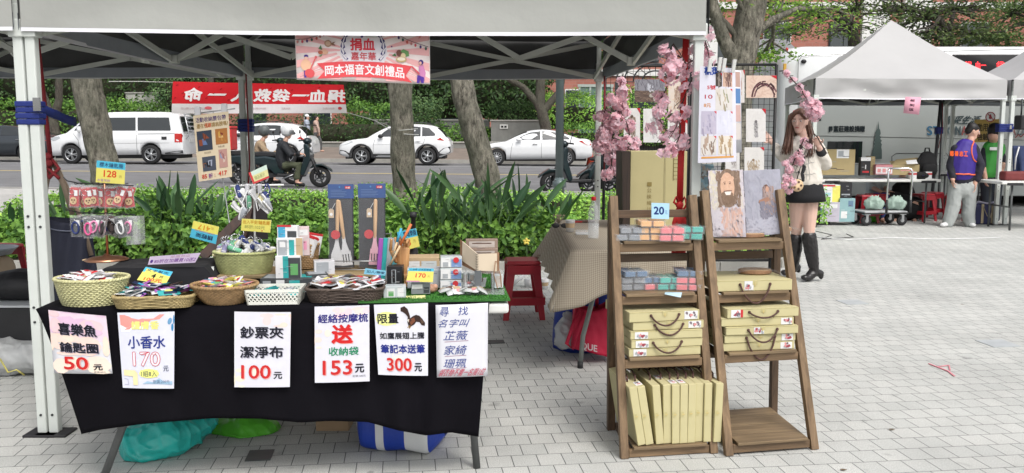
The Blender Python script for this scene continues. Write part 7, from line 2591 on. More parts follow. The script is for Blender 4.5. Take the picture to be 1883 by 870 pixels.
t=thing('dark_board','dark rough wooden board standing against the side of the tall carton','board',(P(1150,395,6.2).x,6.35,ZT))
MB(woodmat('board_dark','#1a120e','#3a2a20','z')).hexa([(P(1146,395,6.2).x,6.2,ZT),(P(1159,395,6.2).x,6.2,ZT),(P(1157,395,6.2).x,6.56,ZT),(P(1144,395,6.2).x,6.56,ZT)],[(P(1144,279,6.2).x,6.2,b.z),(P(1159,279,6.2).x,6.2,b.z),(P(1158,279,6.2).x,6.56,b.z),(P(1144,279,6.2).x,6.56,b.z)]).build('board_body',t,W=True)
t=thing('blue_bag','large blue woven bag under the checked table','bag',(.57,5.75,0))
MB(M('bag_royal',(.012,.035,.26),.5,var=.2,vs=8,bump=.25,bs=24)).grid(30,16,lambda i,j:V((.57+.29*cos(2*pi*i)*(abs(cos(2*pi*i))**-.35 if abs(cos(2*pi*i))>.05 else 1)*(1-.08*j),5.78+.2*sin(2*pi*i),min(.5,.52*j)+.003))+V((.02*noise.noise(V((i*20,j*4,0))),.02*noise.noise(V((i*20,j*4,8))),0))).build('bag_body',t,W=True,solid=.004)
TOTE=M('tote_red',(.50,.012,.05),.6,var=.1,vs=10,bump=.15,bs=30)
a,b=P(1052,652,5.42),P(1118,560,5.42)
t=thing('red_tote','red tote bag with white QUE lettering under the checked table','bag',H(1085,656))
def tf(i,j,y=0):
 u=1058+(1119-1058)*i+(-6*j if i<.3 else 0)+4*j*(i>.7);v=562+10*sin(pi*i)*(1-j)+(640+18*i-562)*j
 return P(u,v,5.36-.05*sin(pi*i)*j+.012*noise.noise(V((i*5,j*5,y))))+V((0,y,0))
MB(TOTE).grid(16,16,tf).build('front_panel',t,W=True,solid=.003)
MB(TOTE).grid(16,16,lambda i,j:tf(i,j,.14)).build('back_panel',t,W=True,solid=.003)
mb=MB(TOTE)
for e in(0,1):
 mb.grid(8,12,lambda i,j,e=e:tf(e,j)+V((0,.14*i,0)))
mb.grid(16,6,lambda i,j:tf(i,1)+V((0,.14*j,0)))
mb.build('gussets',t,W=True,solid=.003)
mb=MB(TOTE)
mb.tube([tf(.12,.02)+V((0,-.01,0)),P(1053,600,5.3),P(1042,632,5.28),P(1052,642,5.28),P(1062,610,5.3),tf(.3,.03)+V((0,-.01,0))],[(.012,.002)]*6,6,flat=(1,0,0))
mb.tube([tf(.2,.05)+V((0,.14,0)),P(1076,548,5.45),P(1098,550,5.45),tf(.7,.05)+V((0,.14,0))],[(.012,.002)]*4,6,flat=(1,0,0))
mb.build('handles',t,W=True)
s=Sheet(P(1067,626,5.295),P(1110,636,5.30),P(1110,656,5.30),P(1067,646,5.295))
s.text('QUE',.02,.12,.72,.82,'#d8ccd0',.02)
s.L['lettering'].build('lettering',t,W=True,fix=False)
t=thing('plastic_sack','crumpled clear white plastic bag beside the red tote','bag',H(1040,642))
o=MB().limb([P(1040,625,5.5),P(1040,605,5.52),P(1044,580,5.55)],[(.075,.06),(.07,.06),(.03,.03)]).vox('bag_body',t,.01,[(None,M('poly_white',(.55,.57,.58),.25,var=.15,bump=.5,bs=30,alpha=.8))],2,W=True,wr=.014,wf=14)
t=thing('paper_cup','white paper cup standing on the paving beside the red stool','cup',H(1001,532))
MB(WHC).lathe([(.03,0),(.042,.10),(.04,.1),(.028,.005)],n=18).build('cup_body',t)
MB(KRAFT).lathe([(.035,.035),(.039,.07)],n=18,cap=False).build('printed_band',t)
t=thing('white_tub','white tub lying with white pipe pieces near the red stool','tub',H(975,528))
MB(WHC).lathe([(.05,0),(.06,.08),(.05,.08)],n=20).build('tub_body',t)
MB(WHC).tube([(-.16,-.02,.03),(-.04,.05,.12)],.018,8).build('pipe',t)
#ladder shelves
SW=[woodmat('shelf_wood_'+a,'#513f2d','#8b7255',a,.8) for a in 'xyz']
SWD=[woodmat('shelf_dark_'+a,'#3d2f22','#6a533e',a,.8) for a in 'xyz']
SBD=woodmat('shelf_board','#5e4d38','#8c775a','x',.8)
class Ladder:
 def __init__(s,FL,FR,dep,top,leanx=-.035,name_lab='',topw=.9,bx=.045):
  s.bx=bx
  s.FL,s.FR=V((FL[0],FL[1],0)),V((FR[0],FR[1],0))
  s.e=(s.FR-s.FL).normalized();s.w=(s.FR-s.FL).length
  s.n=V((-s.e.y,s.e.x,0))
  s.dep,s.top,s.lx,s.tw=dep,top,leanx,topw
  s.t=thing('ladder_shelf',name_lab,'shelf',s.FL+s.e*s.w/2+s.n*dep/2,math.atan2(s.e.y,s.e.x),'wooden ladder shelves')
  s.tiers=[]
 def fp(s,a,z,back=0):
  """point on the front (back=0) or rear (back=1) leg plane; a in 0..1 across"""
  k=z/s.top
  c=s.FL+s.e*s.w/2+s.e*(s.lx*k)
  w_=s.w*(1-(1-s.tw)*k)
  d=s.dep*.56*k if not back else s.dep*(1-.40*k)
  if back:
   c=c+s.e*s.bx*(1-k)
  return c+s.e*((a-.5)*w_)+s.n*d+V((0,0,z))
 def z_at(s,u,v):
  z=.5
  for _ in range(12):
   Y=s.fp(.5,z).y
   z=P(u,v,Y).z
  return z
 def legs(s):
  t=s.t
  for a in(0,1):
   for bk in(0,1):
    p0,p1=s.fp(a,0,bk),s.fp(a,s.top-(.0 if not bk else .03),bk)
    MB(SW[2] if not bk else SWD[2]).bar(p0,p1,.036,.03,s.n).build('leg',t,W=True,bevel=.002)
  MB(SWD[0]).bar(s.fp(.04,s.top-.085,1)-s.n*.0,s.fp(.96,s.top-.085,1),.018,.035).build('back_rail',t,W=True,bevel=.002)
 def tier(s,z,dark=False,over=.03):
  t=s.t
  MB(SW[0]).bar(s.fp(.05,z,0)+s.n*.002,s.fp(.95,z,0)+s.n*.002,.02,.036).build('front_rail',t,W=True,bevel=.002)
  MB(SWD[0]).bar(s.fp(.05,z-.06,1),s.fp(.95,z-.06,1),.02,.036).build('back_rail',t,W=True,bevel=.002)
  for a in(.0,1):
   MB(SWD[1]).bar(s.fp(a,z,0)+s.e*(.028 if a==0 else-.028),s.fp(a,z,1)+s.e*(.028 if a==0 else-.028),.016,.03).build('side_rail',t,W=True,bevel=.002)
  zz=z+.02
  A_,B_,C_,D_=s.fp(.09,zz,0)-s.n*over,s.fp(.91,zz,0)-s.n*over,s.fp(.93,zz,1)-s.n*.02,s.fp(.07,zz,1)-s.n*.02
  mb=MB(SBD)
  nb=4
  for k in range(nb):
   f0,f1=k/nb+.006,(k+1)/nb-.006
   q=[A_.lerp(D_,f0),B_.lerp(C_,f0),B_.lerp(C_,f1),A_.lerp(D_,f1)]
   mb.hexa(q,[x+V((0,0,.012)) for x in q])
  mb.build('shelf_board',t,W=True,bevel=.0015)
  s.tiers.append(zz+.012)
  return zz+.012
def G2(u,v):
 p=H(u,v);return(p.x,p.y)
L1=Ladder(G2(1148,843),G2(1312,833),.38,1.15,-.028,'left wooden ladder shelf holding soap packs and kraft boxes',.9)
L1 .legs()
za=[L1 .tier(L1 .z_at(1210,v)) for v in(455,551,667,829)]
L2=Ladder(G2(1340,838),G2(1497,826),.47,1.17,-.055,'right wooden ladder shelf with an empty bottom board',.9)
L2 .legs()
zb_=[L2 .tier(L2 .z_at(1400,v)) for v in(452,547,657,820)]
SOAPC={'grey':(.20,.215,.235),'orange':(.78,.42,.13),'pink':(.74,.15,.17),'teal':(.01,.42,.34),'blue':(.04,.12,.24)}
SOAPN={'grey':'grey','orange':'pale orange','pink':'coral pink','teal':'turquoise','blue':'slate blue'}
TRAY=M('clear_tray',(.85,.87,.9),.06,var=0,alpha=.17,spec=.9)
soapM={k:M('soap_'+k,c,.45,var=.06,sss=.15) for k,c in SOAPC.items()}
SP={}
def soap(col,loc,rz,label,tier):
 if col not in SP:
  t=thing('soap_pack',label,'soap pack',loc,rz,tier)
  for sx in(-1,1):
   for sy in(-1,1):
    MB(soapM[col]).box(sx*.028-.024,sx*.028+.024,sy*.034-.03,sy*.034+.03,.003,.027).build('soap_bar',t,bevel=.004)
  MB(TRAY).box(-.058,.058,-.07,.07,.0,.029).build('clear_tray',t,bevel=.004)
  MB(M('tray_lip',(.8,.82,.85),.1,var=0,alpha=.16,spec=.9)).box(-.064,.064,-.077,.077,.029,.0305).build('tray_lip',t,bevel=.0008)
  SP[col]=t
  return t
 o=dup(SP[col],loc,rz,label,tier)
 return o
def stack(u,v,z,cols,where,tier,rz):
 q=H(u,v,z)
 y=q.y+.072
 for k,c_ in enumerate(cols):
  pos=('bottom','second','third')[k] if k<len(cols)-1 else 'top'
  soap(c_,(q.x+random.uniform(-.008,.008),y+random.uniform(-.006,.006),z+.001+.031*k),rz+random.uniform(-.12,.12),SOAPN[c_]+' soap pack, '+pos+' of the '+where,tier)
T1,T2='soap packs on the top tier of the left ladder shelf','soap packs on the second tier of the left ladder shelf'
stack(1158,444,za[0],['grey','grey'],'leftmost stack on the upper tier',T1,.1)
stack(1197,444,za[0],['orange','orange','orange'],'orange stack on the upper tier',T1,.05)
stack(1238,445,za[0],['pink','pink'],'pink stack on the upper tier',T1,.1)
stack(1276,442,za[0],['teal','teal'],'turquoise stack on the upper tier',T1,-.2)
stack(1163,536,za[1],['grey','grey','blue'],'leftmost stack on the second tier',T2,.1)
stack(1200,535,za[1],['pink','blue'],'stack second from left on the second tier',T2,.1)
stack(1231,535,za[1],['teal','teal'],'turquoise stack on the second tier',T2,.05)
stack(1266,536,za[1],['pink','pink','blue'],'rightmost stack on the second tier',T2,-.05)
s=Sheet(P(1198,373,3.90),P(1231,374,3.90),P(1230,403,3.89),P(1198,402,3.89))
s.rect(0,0,1,1,'#a9cfe6');s.text('20',.14,.25,.70,.72,'#22386e',.05);s.text('元',.76,.45,.9,.7,'#4a6a9a',0)
s.make('price_card','pale blue card reading 20 on the back rail of the left ladder shelf','price card',PAPER)
q=P(1238,541,L1 .fp(.6,za[1]).y-.05)
mb=MB(M('card_skyblue',(.45,.62,.72),.5)).hexa([(q.x-.04,q.y-.01,za[1]+.001),(q.x+.03,q.y-.02,za[1]-.012),(q.x+.045,q.y+.03,za[1]+.001),(q.x-.03,q.y+.035,za[1]+.001)],[(q.x-.04,q.y-.01,za[1]+.003),(q.x+.03,q.y-.02,za[1]-.010),(q.x+.045,q.y+.03,za[1]+.003),(q.x-.03,q.y+.035,za[1]+.003)])
tag(mb.build('price_card'),'blank pale blue card lying at the edge of the second tier','price card')
KX=M('box_khaki',(.50,.45,.25),.7,var=.05,vs=6)
KXE=M('box_khaki_edge',(.46,.41,.205),.75,var=.05)
CORD=M('cord_brown',(.075,.035,.028),.7,var=.2,vs=60)
def kbox(w_,d,h,label,group,lab=None,cord=True,side_label=False,sag=.05):
 """lies flat: w_ across, d deep, h tall; origin at base centre"""
 t=thing('keepsake_box',label,'box',(0,0,0),0,group)
 MB(KX).box(-w_/2,w_/2,-d/2,d/2,0,h).build('carton',t,bevel=.0025)
 mb=MB(KXE)
 mb.box(-w_/2+.002,w_/2-.002,-d/2-.0012,-d/2+.001,h*.93,h*.985)
 mb.box(-.012,.012,-d/2-.0022,-d/2-.0013,h*.55,h*.98)
 mb.build('lid_flap',t)
 MB(M('clasp_gold',(.55,.45,.2),.4,.3)).box(-.003,.003,-d/2-.0034,-d/2-.0023,h*.45,h*.8).build('clasp',t)
 if lab is not None:
  a0,a1=lab
  y=-d/2-.0016
  mb=MB(WHC)
  X0,X1=-w_/2+w_*a0,-w_/2+w_*a1
  mb.box(X0,X1,y,-d/2,h*.08,h*.92)
  R=random.Random(int(a0*100))
  for k in range(7):
   mb.m(R.choice([M('print_berry',(.30,.05,.07),.5),M('print_dusk',(.16,.12,.14),.5),REDL2,GRYC]))
   x,z=R.uniform(X0+.006,X1-.006),R.uniform(h*.25,h*.75)
   mb.add([(x+R.uniform(.003,.009)*cos(a),y-.0004-.0002*k,z+R.uniform(.003,.01)*sin(a)) for a in np.linspace(0,2*pi,9,False)],[tuple(range(9))])
  if side_label:
   mb.m(RED1).box(X1,X1+.012,y,-d/2,h*.08,h*.92)
  mb.build('printed_label',t,fix=False)
 if cord:
  mb=MB(CORD)
  x=w_*.2
  pts=[]
  for k in range(13):
   f=k/12
   pts.append((-x+2*x*f,-d/2-.006-.014*sin(pi*f),h*.62-sag*sin(pi*f)**.7))
  mb.tube([(-x,-d/2+.001,h*.62)]+pts+[(x,-d/2+.001,h*.62)],.0042,7)
  mb.ell((-x,-d/2-.004,h*.62),.007,.006,.007,7,5).ell((x,-d/2-.004,h*.62),.007,.006,.007,7,5)
  mb.build('cord_handle',t)
 return t
def place(o,p,rz):
 o.location=p;o.rotation_euler=(0,0,rz)
ang1=math.atan2(L1 .e.y,L1 .e.x)
GB='kraft keepsake boxes on the left ladder shelf'
heights=[.039,.039,.039,.039,.047]
zz=za[2]
labs=[(.06,.24),(.06,.24),(.06,.24),(.78,.96),(.78,.97)]
nm=['bottom','second','third','fourth','top']
fpos=L1 .fp(.5,zz,0)
for k in range(5):
 o=kbox(.335,.33,heights[k]-.002,nm[k]+' khaki box in the flat stack on the third tier of the left shelf',GB,labs[k],cord=(k in(1,3,4)),sag=.045)
 place(o,fpos+L1 .n*(.155+(.012 if k>2 else 0))+L1 .e*(.012+(-.006,.0,.002,.008,-.016)[k])+V((0,0,zz-fpos.z+.001+sum(heights[:k]))),ang1+(.0,.02,-.01,.03,.06)[k])
fpos=L1 .fp(0,za[3],0)
R=random.Random(31)
xx=.055
for k in range(10):
 lean=[.17,.17,.09,.03,.02,.01,0,0,0,-.02][k]
 o=kbox(.27,.34,.036,('first','second','third','fourth','fifth','sixth','seventh','eighth','ninth','last')[k]+' khaki box from the left in the upright row on the bottom tier','upright kraft boxes on the bottom tier',None,cord=False)
 t=o
 mb=MB(CORD)
 mb.tube([(.14-.005,.085,.018),(.155,.07,.012),(.16,.0,.004),(.155,-.07,.012),(.135,-.085,.018)],.004,6)
 mb.build('cord_handle',t)
 if k in(0,1,3,4,5,7,8):
  mb=MB(WHC)
  yy=-.12 if k in(1,4,5) else(-.04 if k in(0,3) else .08)
  mb.box(.135,.1362,yy-.025,yy+.025,.003,.033)
  mb.m(REDL2).box(.1363,.1368,yy-.015,yy-.002,.008,.022).m(M('print_dusk',None)).box(.1363,.1368,yy+.002,yy+.018,.012,.028)
  mb.build('printed_label',t)
 base=fpos+L1 .e*xx+L1 .n*(.16-(.02 if k==9 else 0)+R.uniform(-.008,.008))
 t.matrix_basis=Matrix.Translation(V((base.x,base.y,za[3]+.137+abs(lean)*.01)))@Matrix.Rotation(ang1,4,'Z')@Matrix.Rotation(-pi/2-lean,4,'Y')@Matrix.Translation((0,0,-.018))
 xx+=.0375+(.022 if k==1 else .006 if k==2 else 0)+(.008 if k==8 else 0)
ang2=math.atan2(L2 .e.y,L2 .e.x)
GR='kraft keepsake boxes on the right ladder shelf'
fpos=L2 .fp(.5,zb_[1],0)
o=kbox(.36,.28,.05,'single khaki box on the second tier of the right shelf under the bagged slices',GR,(.36,.48),sag=.085)
place(o,fpos+L2 .n*.12+L2 .e*.005+V((0,0,zb_[1]-fpos.z+.001)),ang2-.06)
fpos=L2 .fp(.5,zb_[2],0)
zz=zb_[2]+.001
lab2=[(.80,.96),(.80,.96),(.38,.52),(.82,.97),(.05,.18)]
for k in range(5):
 h=[.038,.038,.038,.038,.044][k]
 o=kbox(.345,.34,h-.002,nm[k]+' khaki box in the flat stack on the third tier of the right shelf',GR,lab2[k],cord=(k in(1,2,4)),side_label=(k==4),sag=[0,.10,.055,0,.025][k])
 place(o,fpos+L2 .n*(.165-.012*(k==2))+L2 .e*(.0+(-.002,.0,.008,-.008,.012)[k])+V((0,0,zz-fpos.z)),ang2+(-.04,-.02,-.05,-.06,-.03)[k])
 zz+=h
SLICE=woodmat('slice_wood','#8a6a4a','#c2a078','x')
def slices(p,label,n=1,rz=0):
 t=thing('wood_slice',label,'wood slice',p,rz,'bagged wood slices')
 mb=MB(SLICE).lathe([(.07,0),(.074,.004),(.074,.016),(.07,.02)],n=28,sx=1.05,sy=.72)
 mb.build('slice',t,bevel=.001)
 MB(M('slice_rim',(.30,.17,.10),.7,var=.4,vs=40)).lathe([(.0752,.003),(.0752,.017)],n=28,sx=1.05,sy=.72,cap=False).build('bark_rim',t)
 MB(M('clear_film',None)).grid(16,10,lambda i,j:V(((i-.5)*.23,(j-.5)*.15,.024+.006*noise.noise(V((i*8,j*6,p[0]*9)))-.022*(2*abs(i-.5))**4))).build('film',t)
 return t
q=H(1380,438,zb_[0]+.0);slices((q.x,q.y+.05,zb_[0]+.001),'bagged round wood slice lying left on the top tier of the right shelf')
q=H(1432,436,zb_[0]);slices((q.x,q.y+.06,zb_[0]+.022),'bagged round wood slice lying right on the top tier of the right shelf',rz=.1)
q=H(1396,506,zb_[1]+.05);slices((q.x-.01,q.y+.04,zb_[1]+.054),'bagged round wood slice on the single khaki box')
def painted(c,Y0,Y1,lab,paint,paper,name='painted_panel'):
 s=Sheet(P(c[0][0],c[0][1],Y1),P(c[1][0],c[1][1],Y1+.01),P(c[2][0],c[2][1],Y0+.01),P(c[3][0],c[3][1],Y0),fine=1)
 s.rect(0,0,1,1,paper);paint(s)
 return s.make(name,lab,'picture',M('panel_edge',(.10,.09,.09),.7),back=.012)
def strokes(s,a0,b0,a1,b1,cols,n,seed,wd=.006,ln=.12,dirn=None):
 q=[[int(c[i:i+2],16) for i in(1,3,5)] for c in cols]
 av=[sum(x)/len(q) for x in zip(*q)]
 cols=['#'+''.join('%02x'%int(x*.5+y*.5) for x,y in zip(c,av)) for c in q]
 R=random.Random(seed)
 for k in range(n):
  a,b=R.uniform(a0,a1),R.uniform(b0,b1)
  th=R.uniform(0,pi) if dirn is None else dirn+R.gauss(0,.35)
  l=ln*R.uniform(.4,1.1)/2
  p=[(a-cos(th)*l,b-sin(th)*l),(a+R.gauss(0,.01),b+R.gauss(0,.01)),(a+cos(th)*l,b+sin(th)*l)]
  p=[(min(.99,max(.01,x)),min(.99,max(.01,y))) for x,y in p]
  s.line(p,wd*R.uniform(.5,1.3),R.choice(cols))
def pn1(s):
 strokes(s,0,0,1,.6,['#c9c2cc','#d0c9cc','#c2bcc4','#d2c7b6'],160,1,.008,.2)
 strokes(s,.05,.0,.35,.7,['#d4ccb6','#cdc2a4','#d8d2c8','#c0bac2'],90,2,.007,.16)
 s.oval(.54,.27,.31,.29,'#86705f',n=20);strokes(s,.24,.02,.88,.52,['#7a6658','#8c7666','#968070','#6f5b4e','#a08c7c'],150,3,.007,.15,1.4)
 s.oval(.52,.25,.205,.215,'#d2ab92',n=18);strokes(s,.36,.09,.68,.38,['#d8b199','#cba48b','#d2aa90','#ddb9a2'],80,4,.007,.07)
 for e in(-1,1):
  s.oval(.52+e*.075,.205,.026,.009,'#6a5348');s.line([(.52+e*.115,.183),(.52+e*.045,.178)],.003,'#7a6154')
 s.poly([(.505,.2),(.535,.2),(.55,.28),(.49,.28)],'#d9b49a')
 strokes(s,.37,.36,.67,.49,['#77614f','#85705f','#8f7968','#7a6456'],90,5,.007,.09,1.5)
 s.poly([(.42,.325),(.625,.32),(.585,.372),(.465,.375)],'#e6dcd4');s.line([(.40,.318),(.52,.31),(.645,.313)],.004,'#77584c')
 strokes(s,.25,.6,.9,.98,['#cfa593','#c69a88','#c0b6b8','#d6bdb2','#b3a8aa'],170,6,.007,.14,1.3)
 strokes(s,0,.6,.3,.98,['#c2bcc4','#c9c3c6','#bdb7bf'],60,7,.008,.14)
painted([(1302,314),(1366,312),(1372,436),(1311,436)],L2 .fp(.2,zb_[0]).y+.03,L2 .fp(.2,zb_[0]).y+.075,'painted panel of a laughing bearded face, left on the right shelf',pn1,'#bdb7bf')
def pn2(s):
 strokes(s,0,0,1,1,['#a4a4b1','#aaa9b5','#a0a0ad','#adacb7'],260,11,.008,.22)
 strokes(s,.0,.75,1,1,['#acacb8','#b3b2bd'],60,12,.008,.3,0)
 s.poly([(.50,.26),(.60,.22),(.72,.30),(.80,.5),(.82,.66),(.70,.70),(.6,.62),(.52,.54),(.46,.50)],'#8a7a78');s.oval(.58,.30,.08,.07,'#6b5048')
 strokes(s,.5,.28,.8,.68,['#b39688','#a98c80','#8a7c7c','#a39aa2'],90,13,.006,.10,1.2)
 s.poly([(.38,.46),(.62,.42),(.68,.47),(.46,.52),(.36,.5)],'#a07a68');s.oval(.61,.30,.045,.045,'#c29884')
 strokes(s,.42,.52,.82,.72,['#7d7a86','#8d8a96'],60,14,.006,.1,1.1)
painted([(1367,314),(1434,311),(1442,429),(1373,436)],L2 .fp(.7,zb_[0]).y+.035,L2 .fp(.7,zb_[0]).y+.085,'blue grey painted panel of a kneeling figure, right on the right shelf',pn2,'#a6a6b3')
#black grid panels with pictures
YG=7.95
GM=M('grid_black',(.014,.014,.015),.5,.3)
def grid_panel(u0,u1,vt,label):
 a,b=P(u0,vt,YG),P(u1,vt,YG)
 zt=a.z
 t=thing('grid_panel',label,'display grid',((a.x+b.x)/2,YG,0),0,'black wire grid panels')
 for x in(a.x,b.x):
  MB(GM).tube([(x,YG,.02),(x,YG,zt)],.014,8).build('post',t,W=True)
  MB(GM).box(x-.03,x+.03,YG-.24,YG+.24,.06,.085).build('foot',t,W=True)
 for z in(zt,.28):
  MB(GM).tube([(a.x,YG,z),(b.x,YG,z)],.012,8).build('rail',t,W=True)
 mb=MB(GM)
 n=int((b.x-a.x)/.05)
 for k in range(1,n):
  x=a.x+(b.x-a.x)*k/n
  mb.box(x-.0017,x+.0017,YG-.0017,YG+.0017,.28,zt)
 m_=int((zt-.28)/.05)
 for k in range(1,m_):
  z=.28+(zt-.28)*k/m_
  mb.box(a.x,b.x,YG-.0052,YG-.0018,z-.0017,z+.0017)
 mb.build('wire_mesh',t,W=True,fix=False)
grid_panel(1113,1268,121,'left black wire grid panel behind the pink blossoms')
grid_panel(1273,1428,119,'right black wire grid panel beside the woman in the cream jacket')
def picture(u0,v0,u1,v1,lab,paint,paper,corner=True,Y=YG-.03,skew=0):
 s=Sheet(P(u0,v0,Y),P(u1,v0+skew,Y),P(u1,v1+skew,Y),P(u0,v1,Y),fine=1)
 s.rect(0,0,1,1,paper);paint(s)
 if corner:
  s.poly([(.80,0),(1,0),(1,.16)],'#c42c36')
 return s.make('hanging_picture',lab,'picture',PAPER,'pictures hanging on the grid panels',back=.006)
def pA(s):
 s.rect(0,0,1,.5,'#8c8a92');strokes(s,0,.02,1,.5,['#6e6c74','#a3a1a8','#5c5a60'],60,1,.006,.4,pi/2)
 s.rect(0,.5,1,1,'#6b5a52');strokes(s,0,.5,1,.98,['#8c7768','#57473f','#a58f7d','#453a36'],110,2,.007,.14,.2)
 strokes(s,.4,.25,.6,.55,['#cfd0d6','#b9bac2'],14,3,.012,.15,pi/2);strokes(s,.5,.5,.7,.9,['#d8d0c6','#3f3430'],16,4,.014,.12,1.2)
picture(1167,146,1223,188,'framed forest picture at the upper left of the grid',pA,'#7a767a')
def fig(c0,c1,seed,cx_=.5,top=.2,bot=.85,wd=.2,bg=None):
 def f(s):
  strokes(s,.05,.05,.95,.95,bg or['#dbd8d5','#d6d3d0','#dedbd8'],60,seed,.008,.25)
  strokes(s,cx_-wd,top+.08,cx_+wd,bot,c0,60,seed+1,.007,.13,1.4)
  s.oval(cx_,top+.04,.07,.05,c1[0]);strokes(s,cx_-wd*.6,top+.1,cx_+wd*.6,bot-.1,c1,18,seed+2,.012,.12,1.2)
 return f
picture(1229,147,1264,208,'tall warm toned picture behind the red ribbon',fig(['#b59a86','#d3c0ae','#8b6f60'],['#8d7264','#c8b4a4'],5,bg=['#e0d2c0','#d6b49a','#dcd2ca']),'#d9cdc2')
picture(1147,199,1177,262,'white picture of robed figures behind the left blossoms',fig(['#8d7a6c','#b39f90','#6d5c52'],['#5f4d44','#a08a7a'],8),'#dcd9d6')
picture(1183,200,1215,262,'white picture with a faint grey figure left of the red ribbon',fig(['#b5b3b4','#cfcccc','#9a9898'],['#8e8a8a','#c2bebe'],11,.6),'#dedddc')
picture(1228,221,1264,262,'lower white picture beside the red ribbon',fig(['#a9a4a2','#c6c0bc'],['#84766e','#bdb0a6'],14,.5,.3),'#d8d4d2')
def pF(s):
 s.rect(0,0,1,1,'#dfc6b6');strokes(s,0,0,1,1,['#e6d2c4','#d8baa8','#e2cbbd','#cfae9d'],110,17,.01,.25)
 R=random.Random(5)
 for k in range(34):
  a0=R.uniform(pi*.92,pi*2.08);da=R.uniform(.25,.7);r=R.uniform(.62,.84)
  s.line([(.60+r*.50*cos(a),1.0+r*.88*sin(a)) for a in np.linspace(a0,a0+da,6) if .01<.60+r*.5*cos(a)<.99 and 1.0+r*.88*sin(a)<.98],.012,R.choice(['#5d3f42','#7a565a','#493036']))
 for k in range(24):
  a=R.uniform(pi,2*pi);r=R.uniform(.6,.85)
  p=(.60+r*.5*cos(a),1.0+r*.88*sin(a));q=(p[0]+R.gauss(0,.045),p[1]+R.gauss(0,.06))
  if all(.02<x<.97 for x in(*p,*q)):
   s.line([p,q],.006,'#4f353a')
picture(1372,139,1428,180,'wide picture of a crown of thorns at the upper right of the grid',pF,'#dfc6b6')
picture(1355,129,1369,189,'narrow picture edge right of the price poster at the top',fig(['#c9a9a0','#b58f86'],['#9a7a70','#cbb4aa'],20,.4),'#dcd2ce')
picture(1372,200,1408,261,'white picture with a small grey standing figure',fig(['#9c9a9c','#b8b5b6'],['#6f6c6e','#c4c0c0'],23,.5,.35,.85,.09),'#dddad8')
picture(1369,271,1405,314,'white picture with pale brown strokes below the grey figure',fig(['#b7a48c','#cbbda8','#a08a70'],['#8f7a64','#cfc2b0'],26,.45,.5,.98,.3),'#dbd8d4')
picture(1350,202,1363,262,'narrow white picture edge beside the price poster middle',fig(['#aaa39e','#c9c3be'],['#8a7a70','#bdb2aa'],29,.4,.3),'#d9d6d4')
picture(1334,270,1360,316,'white picture low behind the price poster',fig(['#b5b1b0','#cdc8c6'],['#8d8684','#c2bcba'],32,.6,.3),'#d8d5d4')
s=Sheet(P(1287,122,4.10),P(1352,126,4.12),P(1354,297,4.12),P(1283,300,4.10),bend=.012,fine=1)
s.rect(0,0,1,1,'#d9d8e4')
s.text('框畫',.12,.0,.50,.085,'#2a4aa0',.045);s.text('5號',.20,.19,.42,.235,'#c2303c',.03);s.text('10',.14,.29,.34,.33,'#b03a4a',.03);s.text('8元',.12,.38,.3,.42,'#c8843a',.03)
for k,(a0,b0,a1,b1,base,cc) in enumerate(((.42,.06,.60,.20,'#4c443f',['#8c8078','#2e2a28','#b0a49a']),(.62,.05,.90,.20,'#cfae9c',['#8a6a62','#b99a8c','#5a4046']),(.42,.22,.90,.45,'#d5d0cc',['#7d8a6a','#c9b79c','#8a7464','#efe8e0']),(.06,.46,.45,.70,'#bdb6c8',['#a5a0b8','#8f88a0','#d8d0d8']),(.50,.46,.90,.70,'#d5d5e2',['#c8c8d8','#e0e0ea']),(.06,.72,.45,.92,'#d8d2cc',['#6d605a','#a08878','#c9b0a0']),(.50,.72,.90,.92,'#dcd4c8',['#b59c7c','#cbb494','#8f7a60']))):
 s.rect(a0,b0,a1,b1,base,n=2);strokes(s,a0+.04,b0+.02,a1-.04,b1-.02,cc,16,40+k,.006,.1,1.3)
 s.poly([(a1-.07,b0),(a1,b0),(a1,b0+.03)],'#c8343e')
s.rect(.08,.935,.92,.955,'#d9a05c')
s.make('price_poster','tall white price poster with picture samples on the right front pole','poster',PAPER,back=.0012)
s=Sheet(P(1346,128,4.16),P(1362,130,4.20),P(1364,280,4.20),P(1350,282,4.16))
s.rect(.1,.02,.9,.2,'#b99a90');s.rect(.1,.22,.9,.4,'#5f84b4');s.rect(.1,.42,.9,.62,'#c9a9a4');s.rect(.1,.64,.9,.84,'#cfc8c4')
s.make('price_poster','narrow strip of picture samples behind the tall white price poster','poster',PAPER,back=.0012)
for i,(u,v) in enumerate(((1304,120),(1322,118),(1330,120),(1348,122))):
 q=P(u,v,4.08)
 tag(MB(M('clip_white',(.6,.6,.58),.4)).hexa([q+V(a) for a in((-.008,-.004,-.03),(.008,-.004,-.03),(.008,.004,-.03),(-.008,.004,-.03))],[q+V(a) for a in((-.002,-.012,.03),(.014,-.012,.03),(.014,.012,.03),(-.002,.012,.03))]).build('peg',bevel=.002),'white peg clipping the top of the price poster','peg','white pegs on the price poster')
s=Sheet(P(1288,302,4.25),P(1312,302,4.25),P(1312,352,4.25),P(1288,352,4.25))
s.rect(0,0,1,1,'#9fc0cc');strokes(s,0,0,1,1,['#6f9fb4','#c9a890','#8a6a5a','#cfdfe2','#4f8aa4'],50,61,.02,.25)
s.make('hanging_picture','small blue and brown picture behind the laughing face panel','picture',PAPER,'pictures hanging on the grid panels',back=.004)
